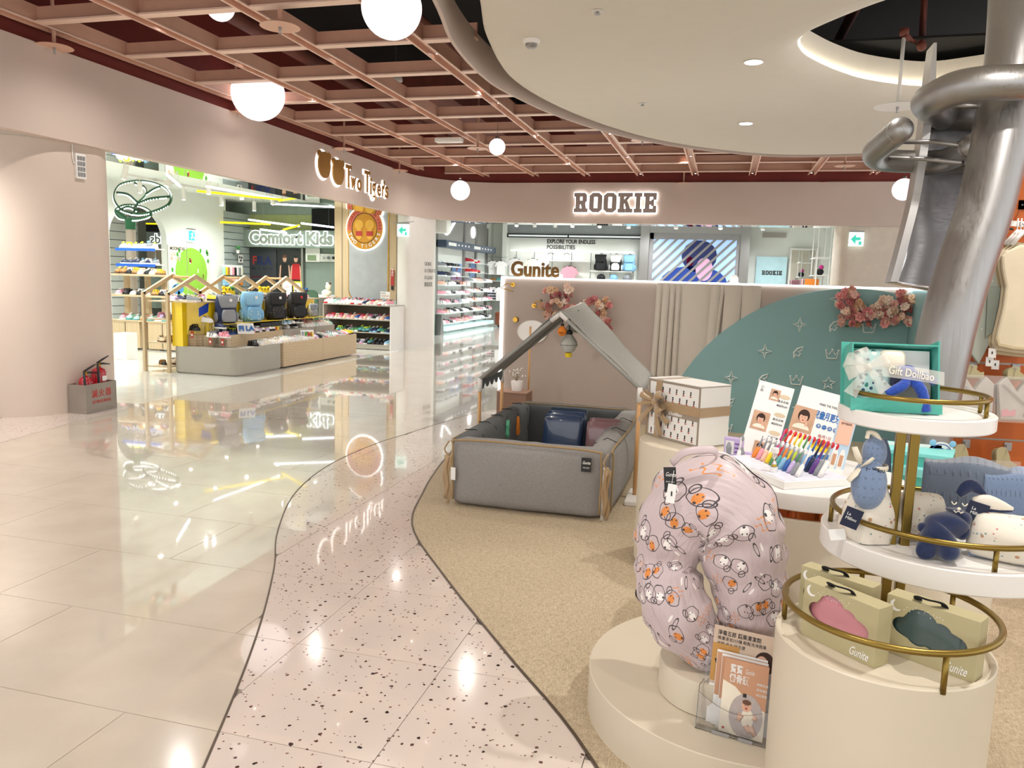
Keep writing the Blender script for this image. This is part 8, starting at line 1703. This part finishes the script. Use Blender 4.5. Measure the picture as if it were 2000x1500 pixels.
for k, (ax, az, lw, loop) in enumerate(((-0.075, 0.035, 0.04, 1), (0.06, 0.05, 0.04, 1), (-0.06, -0.01, 0.036, 1), (0.07, -0.045, 0.045, 1), (-0.13, -0.13, 0.042, 0), (0.035, -0.17, 0.045, 0), (0.09, -0.1, 0.04, 0))):
    if loop: fn = lambda u, v: c0b + Vector((ax, 0, az)) * math.sin(PI * u) + Vector((0, -0.035, 0)) * math.sin(PI * u) + Vector((0, 0.02, 0)) * math.sin(2 * PI * u) + Vector((-az, 0, ax)).normalized() * lw * (v - 0.5) * (0.3 + 0.8 * math.sin(PI * u)) + Vector((0, 0.012 * math.cos(PI * v * 2), 0))
    else: fn = lambda u, v: c0b + Vector((ax, -0.014 * math.sin(4 * u) - 0.006, az)) * u + Vector((-az, 0, ax)).normalized() * lw * (v - 0.5) * (0.35 + 0.65 * u)
    mb = MB(); mb.grid(fn, 14, 3, 0.0012); mb.build('bow_loop' if loop else 'ribbon_tail', M['ribbon'], g2, True)
mb = MB(); mb.ball(c0b + Vector((0, -0.01, 0)), (0.022, 0.018, 0.02), 12, 8); mb.build('bow_knot', M['ribbon'], g2, True)

# ---- nursing pillow
path = [(1420, 1286, 2.38, 0.055), (1374, 1256, 2.38, 0.082), (1328, 1204, 2.38, 0.108), (1307, 1145, 2.4, 0.106), (1303, 1100, 2.42, 0.092), (1318, 1040, 2.43, 0.122), (1350, 1000, 2.44, 0.155), (1390, 992, 2.44, 0.168), (1428, 1020, 2.44, 0.158), (1448, 1075, 2.43, 0.13), (1459, 1140, 2.42, 0.112), (1462, 1205, 2.41, 0.098), (1455, 1245, 2.4, 0.065)]
P3 = [at_y(x, y, Y) for x, y, Y, r in path]; PP = spline(P3, 8); RR = []
for i in range(len(path) - 1):
    for k in range(8): t_ = k / 8; t_ = t_ * t_ * (3 - 2 * t_); RR.append(lerp(path[i][3], path[i + 1][3], t_))
RR.append(path[-1][3])
for e_, n_ in ((0, 5), (-1, 5)):
    for k in range(n_):
        i = k if e_ == 0 else len(RR) - 1 - k; RR[i] *= math.sin(PI / 2 * (k + 0.6) / (n_ + 0.6)) ** 0.6
nu, nv = 48, len(PP) - 1; lens = [0]
for a, b in zip(PP, PP[1:]): lens.append(lens[-1] + (b - a).length)
np_ = thing('nursing_pillow', 'big lilac nursing pillow printed with doodled dogs, standing curled on the podium', 'pillow', (0, 0, 0))
dirs = []
for i in range(nv + 1):
    t_ = (PP[min(i + 1, nv)] - PP[max(i - 1, 0)]).normalized(); a = t_.cross(Vector((0, 1, 0.0))).normalized(); b = a.cross(t_).normalized(); dirs.append((a, b))
def pil_fn(u, v):
    i = min(nv, int(round(v * nv))); a, b = dirs[i]; w_ = 2 * PI * u; r = RR[i]
    wr = 0.010 * math.sin(lens[i] * 95 + 2.5 * math.sin(w_)) * max(0, math.cos(w_ - 0.35)) ** 4 + 0.007 * noise.noise(Vector((w_ * 0.9, lens[i] * 22, 3))) + 0.006 * noise.noise(Vector((math.cos(w_) * 2, lens[i] * 9, math.sin(w_) * 2 + 5))) * 2
    pinch = 0.02 * math.exp(-((i - 26) / 3.0) ** 2) * max(0, -math.cos(w_)) if False else 0
    return PP[i] + (a * math.cos(w_) + b * math.sin(w_) * 0.86) * (r + wr - pinch)
mb = MB(); mb.grid(pil_fn, nu, nv); n0 = len(mb.v); mb.f += [tuple(range(nu - 1, -1, -1)), tuple(nv * (nu + 1) + k for k in range(nu))]; mb.mi += [0, 0]
o = mb.build('pillow_body', M['doodle'], np_, True); me = o.data; uvl = me.uv_layers.new(name='UVMap')
for p_ in me.polygons:
    for li in p_.loop_indices: k = me.loops[li].vertex_index; uvl.data[li].uv = ((k % (nu + 1)) / nu * 0.78 * 1.25, lens[k // (nu + 1)] * 1.25)
seam = [pil_fn((0.056) % 1, v / nv) + dirs[v][0] * 0.001 for v in range(6, nv - 6)]; mb = MB(); mb.tube(seam, 0.0022, 5); mb.build('gathered_seam', pm('lilac', 0.6) if False else mat('seam_lilac', 'a99aa0', 0.6), np_, True)
a, b = at_y(1312, 905, 2.32), at_y(1398, 897, 2.33); mb = MB(); mb.tube(spline([a, at_y(1335, 885, 2.3), at_y(1365, 879, 2.3), at_y(1395, 880, 2.31), b, at_y(1370, 912, 2.29)], 6), 0.012, 8, flat=(0.3, 1.0)); mb.build('carry_strap', M['doodle'], np_, True)
c = at_y(1309, 937, 2.295); mb = MB(); mb.cbox(c, (0.036, 0.003, 0.076), Matrix.Rotation(-0.1, 3, 'Y')); lb_ = mb.build('black_label', M['black'], np_)
text('label_print', 'Gunite', 0.018, Matrix.Translation(c + Vector((-0.015, -0.0025, 0.016))) @ Matrix.Rotation(PI / 2, 4, 'X'), M['card'], lb_, 0.0003, shear=0.35, width=0.03)
text('label_print', 'SINCE 2014', 0.005, Matrix.Translation(c + Vector((-0.012, -0.0025, -0.006))) @ Matrix.Rotation(PI / 2, 4, 'X'), M['card'], lb_, 0.0002)
c = at_y(1311, 964, 2.285); mb = MB(); mb.cbox(c, (0.026, 0.002, 0.058), Matrix.Rotation(0.1, 3, 'Y')); pt_ = mb.build('price_tag', M['card'], np_); mb = MB(); mb.tube([c + Vector((0, 0, 0.028)), c + Vector((0.004, 0, 0.07))], 0.0007, 4); mb.build('tag_cord', M['card'], pt_)
mb = MB(); mb.cbox(c + Vector((0.001, -0.0015, 0)), (0.004, 0.001, 0.014)); mb.build('tag_print', M['inkd'], pt_)

# ---- leaflet holder
h0, h1 = Vector((-0.004, 2.216, 0.1505)), Vector((0.206, 2.17, 0.1505)); rz = math.atan2(h1.y - h0.y, h1.x - h0.x); hw = (h1 - h0).length
lh = thing('leaflet_holder', 'clear acrylic leaflet holder on the low podium step', 'holder', h0, 0, rot=(math.radians(-8), 0, rz))
mb = MB(); mb.box(0, hw, 0.06, 0.063, 0.0, 0.2).box(0, hw, 0, 0.063, 0, 0.004).box(0, 0.003, 0.0, 0.06, 0.004, 0.13).box(hw - 0.003, hw, 0.0, 0.06, 0.004, 0.13); mb.prism([(0, 0.004), (hw, 0.004), (hw, 0.11)] + [(hw - hw * i / 12, 0.11 - 0.038 * math.sin(PI * i / 12)) for i in range(1, 12)] + [(0, 0.11)], 0, 0.003, 'y'); mb.build('acrylic_shell', M['acry'], lh)
mb = MB(); mb.box(0.05, 0.1, -0.004, 0.0, 0.0, 0.01).box(hw - 0.09, hw - 0.05, -0.004, 0, 0, 0.01); mb.build('front_clip', M['steel'], lh)
LH = Matrix.LocRotScale(h0, lh.rotation_euler.to_quaternion(), None)
def leaflet(x0, x1, y, z0, z1, lab, m, grp):
    t = thing('leaflet', lab, 'leaflet', (0, 0, 0), 0, grp); t.matrix_world = LH @ frame(((x0 + x1) / 2, y, (z0 + z1) / 2), (1, 0, 0), (0, 0, 1)); w, h = x1 - x0, z1 - z0
    mb = MB(); mb.box(-w / 2, w / 2, -h / 2, h / 2, -0.0015, 0); mb.build('paper', m, t); return t, w, h
t, w, h = leaflet(0.018, 0.213, 0.055, 0.008, 0.30, 'tall leaflet with a smiling woman and a cleaner bottle, at the back of the holder', mat('leaflet_warm', 'cdb7a2', 0.5), 'leaflets in the clear holder')
flat(t, rect(-w * 0.5, -w * 0.1, -0.02, h * 0.32), mat('ochre_print', 'c08f4a', 0.5), 'kitchen_cabinet', 0.0004, 0.0004); flat(t, rect(w * 0.08, w * 0.42, 0.0, h * 0.24), mat('shelf_print', 'dcd0bd', 0.5), 'kitchen_shelf', 0.0004, 0.0004); flat(t, rect(-w * 0.5, w * 0.5, -h * 0.5, -h * 0.1), M['card'], 'white_area', 0.0004, 0.0004)
for k, (s_, sz, ww) in enumerate((('淨毒五郎 蔬果清潔劑', 0.016, 0.64), ('噴灑浸泡2分鐘·輕鬆洗淨蔬果', 0.012, 0.72), ('省時·省水·好方便', 0.012, 0.42))): text('printed_line', s_, sz, T2(-w * 0.44, h * (0.43 - 0.055 * k), 0.0005), M['inkd'], t, 0.0002, 0.0002 if k == 0 else 0, width=w * ww)
flat(t, [(w * 0.12, -h * 0.12), (w * 0.48, -h * 0.12), (w * 0.46, h * 0.1), (w * 0.36, h * 0.15), (w * 0.22, h * 0.1)], mat('pale_top_print', 'c9cfdb', 0.6), 'printed_top', 0.0010, 0.0003); flat(t, [(w * 0.38, h * 0.12), (w * 0.48, h * 0.08), (w * 0.49, -h * 0.1), (w * 0.4, -h * 0.1)], M['skin'], 'printed_arm', 0.0014, 0.0003)
flat(t, ell(w * 0.28, h * 0.22, w * 0.15, h * 0.115), M['hair'], 'printed_hair', 0.0012, 0.0003); flat(t, ell(w * 0.24, h * 0.205, w * 0.095, h * 0.085), M['skin'], 'printed_face', 0.0018, 0.0003); flat(t, ell(w * 0.21, h * 0.165, w * 0.03, h * 0.01, 10), M['inkr'], 'printed_smile', 0.0022, 0.0002)
for x in (0.2, 0.27): flat(t, ell(w * x, h * 0.215, w * 0.012, h * 0.006, 8), M['inkd'], 'printed_eye', 0.0022, 0.0002)
flat(t, rect(-w * 0.36, -w * 0.22, -h * 0.22, h * 0.02), mat('bottle_print', 'd9cf9f', 0.4), 'bottle_print', 0.001, 0.0003); flat(t, [(-w * 0.42, 0.03), (-w * 0.2, 0.03), (-w * 0.2, 0.05), (-w * 0.34, 0.055), (-w * 0.45, 0.045)], M['blackmat'], 'spray_head', 0.001, 0.0003)
mb = MB(); mb.tube([(x, y, 0.001) for x, y in ell(-w * 0.3, -h * 0.32, w * 0.09, w * 0.09)], 0.0007, 4, closed=True); mb.build('round_mark', M['inkd'], t); text('printed_line', '植萃', 0.014, T2(-w * 0.42, -h * 0.41, 0.0008), M['inkd'], t, 0.0002)
for k in range(3):
    t, w, h = leaflet(0.045 + (0.0, 0.008, 0.02)[k] - (0.01 if k == 0 else 0), 0.18 + 0.005 * k, 0.045 - 0.016 * k, 0.008, 0.232 - 0.004 * k, ['small peach leaflet at the back of its pile in the holder', 'small peach leaflet in the middle of its pile in the holder', 'small peach leaflet showing a baby on a round pillow, front of the holder'][k], M['tan'] if k == 2 else M['card'], 'leaflets in the clear holder')
    if k < 2:
        flat(t, rect(-w * 0.49, w * 0.49, -h * 0.1, h * 0.47), M['tan'], 'peach_area', 0.0004, 0.0003); continue
    flat(t, [(-w * 0.5, -h * 0.5), (w * 0.5, -h * 0.5), (w * 0.5, -h * 0.1), (w * 0.1, -h * 0.02), (-w * 0.2, h * 0.14), (-w * 0.5, h * 0.2)], pm('cream', 0.5), 'pale_area', 0.0003, 0.0002)
    for j, s_ in enumerate(('寶寶', '懶骨頭')): text('white_title', s_, 0.027, T2(-w * 0.36, h * (0.37 - 0.13 * j), 0.0004), M['card'], t, 0.0003, 0.0004, width=w * (0.28, 0.44)[j])
    text('white_title', 'Gunite', 0.02, T2(-w * 0.02, h * 0.37, 0.0004), M['card'], t, 0.0002, shear=0.4, width=w * 0.2)
    for j in range(3): text('white_line', ('哺餵枕頭', '媽咪哺乳', '爸比輕鬆')[j], 0.008, T2(w * 0.26, h * (0.24 - 0.07 * j), 0.0004), M['card'], t, 0.0002)
    flat(t, [(x, max(-h * 0.49, y)) for x, y in ell(w * 0.08, -h * 0.22, w * 0.38, h * 0.3, 28)], mat('pillow_print', 'b9aeaa', 0.6, vary=0.08, scale=60), 'pillow_print', 0.0006, 0.0003)
    flat(t, ell(w * 0.12, -h * 0.24, w * 0.14, h * 0.13), pm('cream', 0.6), 'printed_romper', 0.0012, 0.0003); flat(t, ell(w * 0.08, -h * 0.08, w * 0.11, h * 0.075), M['skin'], 'printed_baby_face', 0.0016, 0.0003); flat(t, ell(w * 0.08, -h * 0.03, w * 0.1, h * 0.035), pm('brown', 0.6), 'printed_baby_hair', 0.0019, 0.0002)
    for sx_, y0_, x1_, y1_ in ((-0.02, -0.2, -0.08, -0.3), (0.24, -0.2, 0.34, -0.22), (0.1, -0.33, 0.2, -0.42), (0.2, -0.33, 0.33, -0.44)):
        mb = MB(); mb.tube([(w * sx_, h * y0_, 0.0016), (w * x1_, h * y1_, 0.0016)], [0.009, 0.006], 6, flat=(1, 0.12)); mb.build('printed_limb', M['skin'], t, True)
    for x in (0.05, 0.11): flat(t, ell(w * x, -h * 0.075, w * 0.01, h * 0.006, 8), M['inkd'], 'printed_eye', 0.0022, 0.0002)
    flat(t, ell(w * 0.08, -h * 0.11, w * 0.03, h * 0.012, 8), M['inkr'], 'printed_smile', 0.0022, 0.0002); flat(t, rect(-w * 0.02, w * 0.06, h * 0.03, h * 0.08), M['inkd'], 'printed_label', 0.0012, 0.0002); flat(t, ell(-w * 0.4, -h * 0.44, 0.004, 0.004, 10), M['inkr'], 'red_dot', 0.0006, 0.0002)

# ================================================================ STEEL SLIDE
sl = thing('steel_slide', 'brushed steel slide with a thick tube post, flat side rail and two tube arms', 'slide', (0, 0, 0))
TR = [(1992, -60, 4.55), (1982, 100, 4.5), (1960, 240, 4.45), (1925, 400, 4.4), (1885, 520, 4.35), (1850, 640, 4.3), (1820, 780, 4.3), (1800, 880, 4.3), (1785, 1000, 4.3)]
TP = spline([at_y(x, y, Y) for x, y, Y in TR], 8); zc = TP[-1]; TP.append(Vector((zc.x, zc.y, 0.0)))
mb = MB(); mb.tube(TP, [0.15] * len(TP), 40, flat=(1, 0.85)); mb.build('tube_post', M['steel'], sl, True)
SR = spline([at_y(x, y, Y) for x, y, Y in ((1808, 105, 5.0), (1800, 200, 5.0), (1788, 300, 5.0), (1772, 400, 4.98), (1752, 480, 4.96), (1732, 553, 4.95))], 6)
mb = MB(); n_ = len(SR) - 1; mb.grid(lambda u, v: SR[min(n_, int(round(v * n_)))] + Vector((-0.02 + 0.04 * u, 0.0, 0.0)) * (0.35 + 0.65 * min(1, v * 6)) + Vector((0, -0.05, 0)), 2, n_, 0.16); mb.build('side_rail', M['steel_h'], sl, 'auto')
SE = spline([at_y(x, y, Y) for x, y, Y in ((1925, 105, 4.75), (1915, 200, 4.75), (1900, 300, 4.75), (1885, 400, 4.75), (1868, 480, 4.75), (1850, 575, 4.75))], 6)
def chute(u, v):
    i = v * n_; a = SR[int(i)].lerp(SR[min(n_, int(i) + 1)], i - int(i)); b = SE[int(i)].lerp(SE[min(n_, int(i) + 1)], i - int(i)); p = a.lerp(b, u)
    return p + Vector((0, 0.06 * math.sin(PI * u) + 0.006 * math.sin(v * 14 + u * 3), 0))
k0 = 0.16; mb = MB(); mb.grid(lambda u, v: chute(u, k0 + (1 - k0) * v), 16, 36, 0.004); mb.build('chute_sheet', M['polished'], sl, True)
def px_tube(name, pts, r, n=6): 
    P = spline([at_y(*p) for p in pts], n); mb = MB(); mb.tube(P, r, 24); mb.ball(P[0], r, 24, 14); mb.ball(P[-1], r, 24, 14); return mb.build(name, M['steel'], sl, True)
px_tube('arm_tube', [(2090, 150, 4.2), (2000, 160, 4.15), (1925, 163, 4.15), (1868, 172, 4.2), (1828, 190, 4.3), (1812, 204, 4.6), (1850, 230, 5.0)], 0.078)
px_tube('arm_tube', [(1758, 254, 4.3), (1733, 275, 4.45), (1708, 298, 4.65), (1722, 312, 4.85), (1790, 316, 4.95), (1840, 314, 4.9), (1875, 300, 4.7), (1900, 285, 4.5)], 0.062)
for pts in (((1763, 277, 4.7), (1827, 277, 4.6), (1895, 287, 4.5)), ((1712, 308, 4.8), (1800, 310, 4.7), (1880, 318, 4.5)), ((1840, 204, 4.5), (1928, 208, 4.45)), ((1975, 203, 4.4), (2010, 180, 4.2))):
    mb = MB(); mb.tube([at_y(*p) for p in pts], 0.012, 8); mb.build('brace_rod', M['steel'], sl, True)

# ================================================================ CLOTHES ON THE ORANGE WALL
def ow_px(px, py, out):  # point in front of the orange wall at a pixel, `out` metres off it
    n_ = Vector((math.sin(ori), -math.cos(ori), 0)); base = Vector((1.2, 4.98, 0)) + n_ * out; d = ray(px, py); s = (base - EYE).dot(n_) / d.dot(n_); return EYE + d * s
def ow_poly(t, name, pts, out, m, th=0.02, bev=0.006):
    P = [ow_px(x, y, out) for x, y in pts]; n_ = Vector((math.sin(ori), -math.cos(ori), 0)); mb = MB(); k = len(P); vs_ = [p - t.location for p in P] + [p - n_ * th - t.location for p in P]
    mb.add(vs_, [tuple(range(k)), tuple(range(2 * k - 1, k - 1, -1))] + [(i, i + k, (i + 1) % k + k, (i + 1) % k) for i in range(k)]); return mb.build(name, m, t, bevel=bev)
sage = m_spots('sage_dots', 'a7ada2', (('e3e6dc', 1),), 26, 0.9, 0.12, dots=True)
def hook(t, px, py, l=0.12):
    a = ow_px(px, py, 0.0) - t.location; b = ow_px(px, py, l) - t.location; mb = MB(); mb.tube([a, b], 0.005, 6); mb.cbox(a, (0.04, 0.01, 0.05)); mb.build('wall_hook', M['steel'], t)
loc = ow_px(1960, 470, 0.1)
t = thing('hanging_garment', 'sage dotted swaddle cloth hanging to a point beside the steel slide', 'clothes', loc, 0, 'garments on the orange wall')
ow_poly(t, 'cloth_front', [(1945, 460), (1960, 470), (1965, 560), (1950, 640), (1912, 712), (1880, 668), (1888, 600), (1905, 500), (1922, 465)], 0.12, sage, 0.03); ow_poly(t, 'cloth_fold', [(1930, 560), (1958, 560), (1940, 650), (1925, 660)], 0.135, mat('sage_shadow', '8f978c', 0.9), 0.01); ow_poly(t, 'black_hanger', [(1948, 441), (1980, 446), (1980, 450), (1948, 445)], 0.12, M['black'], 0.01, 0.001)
for k, off in enumerate((0, 7, 14)):
    t = thing('hanging_garment', ['cream baby sleeping sack, front one of three on the orange wall', 'cream sleeping sack in the middle of three', 'pale beige sleeping sack at the back of three'][k], 'clothes', loc, 0, 'cream sleeping sacks')
    ow_poly(t, 'garment_body', [(1995 - off, 478 - off // 2), (1965 - off, 490), (1957 - off, 500), (1958 - off, 525), (1965 - off, 560), (1960 - off, 600), (1948 - off, 650), (1945 - off, 668), (1952 - off, 678 + off), (1980, 683 + off), (2030, 688 + off), (2040, 560), (2035, 480)], 0.2 - 0.035 * k, mat(['oat_cotton', 'oat_cotton_b', 'sand_cotton'][k], ['dccfb4', 'd3c5a8', 'c5b594'][k], 0.9), 0.028, 0.012)
    mb = MB(); a, b, c = (ow_px(1975 - off, 478, 0.19 - 0.035 * k) - loc, ow_px(2000 - off, 452, 0.19 - 0.035 * k) - loc, ow_px(2040, 475, 0.19 - 0.035 * k) - loc); mb.tube([a, b, c], 0.014, 6); mb.tube([b, b + Vector((0, 0, 0.07))], 0.004, 5); mb.build('hanger', M['whitelac'], t, True)
    if k == 0: ow_poly(t, 'binding_trim', [(1950, 655), (1954, 670), (1985, 677), (2030, 680), (2030, 684), (1980, 682), (1950, 675), (1946, 660)], 0.205, mat('oat_trim', 'cbbb98', 0.8), 0.004, 0.001)
    hook(t, 1997, 400, 0.22)
t = thing('shelf_label', 'white header strip with small lettering above the sleeping sacks', 'sign', ow_px(1985, 435, 0.1)); ow_poly(t, 'strip', [(1962, 430), (2030, 434), (2030, 445), (1962, 441)], 0.1, M['card'], 0.004, 0.001); ow_poly(t, 'brass_clip', [(1953, 430), (1962, 430), (1961, 452), (1952, 452)], 0.1, M['brightgold'], 0.006, 0.001)
text('printed_line', 'DollBao', 0.028, Matrix.Translation(ow_px(1990, 438, 0.106) - t.location) @ Matrix.Rotation(ori, 4, 'Z') @ Matrix.Rotation(PI / 2, 4, 'X'), M['inkd'], t, 0.0003)
for k, (x, y) in enumerate(((1931, 680), (1926, 697), (1937, 703))):
    t = thing('price_tag', 'small white price tag under the sage swaddle cloth, %s' % ['upper', 'lower left', 'lower right'][k], 'tag', ow_px(x + 7, y + 9, 0.13), 0, 'price tags on the orange wall'); ow_poly(t, 'paper', [(x, y), (x + 15, y + 1), (x + 14, y + 19), (x - 1, y + 18)], 0.16 - 0.02 * k, M['card'], 0.002, 0)
    mb = MB(); mb.cbox(ow_px(x + 7, y + 9, 0.162 - 0.02 * k) - t.location, (0.006, 0.002, 0.014)); mb.build('tag_print', M['inkd'], t); mb = MB(); mb.tube([ow_px(x + 7, y, 0.16 - 0.02 * k) - t.location, ow_px(x + 9, y - 14, 0.13) - t.location], 0.001, 4); mb.build('tag_cord', M['card'], t)
film = mat('clear_film', 'f2eee6', 0.12, alpha=0.16, coat=0.8)
def pack(x0, y0, n, kind, lab, accent):
    for k in range(n):
        o_ = 0.2 - 0.025 * k; dx = -3 * k; t = thing('packed_clothes', lab + (', front one' if k == 0 else ', %s one behind the front' % ORD[k - 1]), 'clothes pack', ow_px(x0 + 40, y0 + 60, o_), 0, 'packs on the orange wall')
        x, y = x0 + dx, y0 - dx * 0.2
        if kind == 'wrap':
            P = [(x, y + 28), (x + 18, y + 14), (x + 28, y + 30), (x + 38, y + 45), (x + 50, y + 28), (x + 60, y + 17), (x + 76, y + 32), (x + 72, y + 100), (x + 4, y + 96)]
            ow_poly(t, 'cotton_top', P, o_, mat('white_cotton', 'ccc6c0', 0.9), 0.012, 0.004)
            if k == 0:
                ow_poly(t, 'folded_flap', [(x + 6, y + 30), (x + 12, y + 28), (x + 38, y + 52), (x + 60, y + 72), (x + 58, y + 76), (x + 34, y + 56)], o_ + 0.004, mat('cotton_edge', 'a9a39d', 0.9), 0.003, 0.001); ow_poly(t, 'clear_bag', [(x - 4, y + 12), (x + 80, y + 16), (x + 78, y + 106), (x - 4, y + 102)], o_ + 0.01, film, 0.002, 0)
                ow_poly(t, 'print_accent', [(x + 6, y + 80), (x + 16, y + 76), (x + 22, y + 82), (x + 34, y + 78), (x + 33, y + 90), (x + 6, y + 92)], o_ + 0.006, pm(accent, 0.7), 0.002, 0)
                text('script_print', 'Gunite', 0.04, Matrix.Translation(ow_px(x + 48, y + 88, o_ + 0.012) - t.location) @ Matrix.Rotation(ori, 4, 'Z') @ Matrix.Rotation(PI / 2, 4, 'X'), pm('brown'), t, 0.0003, shear=0.4, width=0.06)
            ow_poly(t, 'card_header', [(x + 18, y + 12), (x + 18, y)] + [(x + 33 + 15 * math.cos(a), y + 6 - 12 * math.sin(a)) for a in [PI * (1 - i / 8) for i in range(1, 7)]] + [(x + 42, y + 4), (x + 50, y + 10), (x + 56, y + 8), (x + 56, y + 20), (x + 18, y + 18)], o_ + 0.002, M['kraft'], 0.003, 0.001)
        else:
            ow_poly(t, 'duck_card', [(x, y + 70), (x + 2, y + 40), (x + 12, y + 28), (x + 12, y + 12)] + [(x + 24 + 13 * math.cos(a), y + 12 - 13 * math.sin(a)) for a in [PI * (1 - i / 8) for i in range(1, 7)]] + [(x + 38, y + 16), (x + 40, y + 26), (x + 52, y + 34), (x + 54, y + 70)], o_, M['kraft'], 0.004, 0.001)
            if k == 0: ow_poly(t, 'folded_cloth', [(x + 10, y + 46), (x + 20, y + 36), (x + 50, y + 42), (x + 54, y + 50), (x + 50, y + 72), (x + 8, y + 66)], o_ + 0.01, pm(accent, 0.9), 0.01, 0.004); ow_poly(t, 'clear_bag', [(x - 8, y + 24), (x + 60, y + 28), (x + 58, y + 74), (x - 8, y + 72)], o_ + 0.014, film, 0.002, 0)
        if k == 0: hook(t, x + 34, y - 2, 0.24)
pack(1866, 718, 4, 'wrap', 'bagged white wrap top with a dark blue print', 'navy'); pack(1950, 722, 4, 'wrap', 'bagged white wrap top with a pink ribbon print', 'pink')
pack(1853, 868, 3, 'duck', 'gold duck-shaped card pack by the minus five sign', 'beige'); pack(1934, 874, 4, 'duck', 'gold duck-shaped card pack holding a coral cloth', 'peach')
finish_texts()
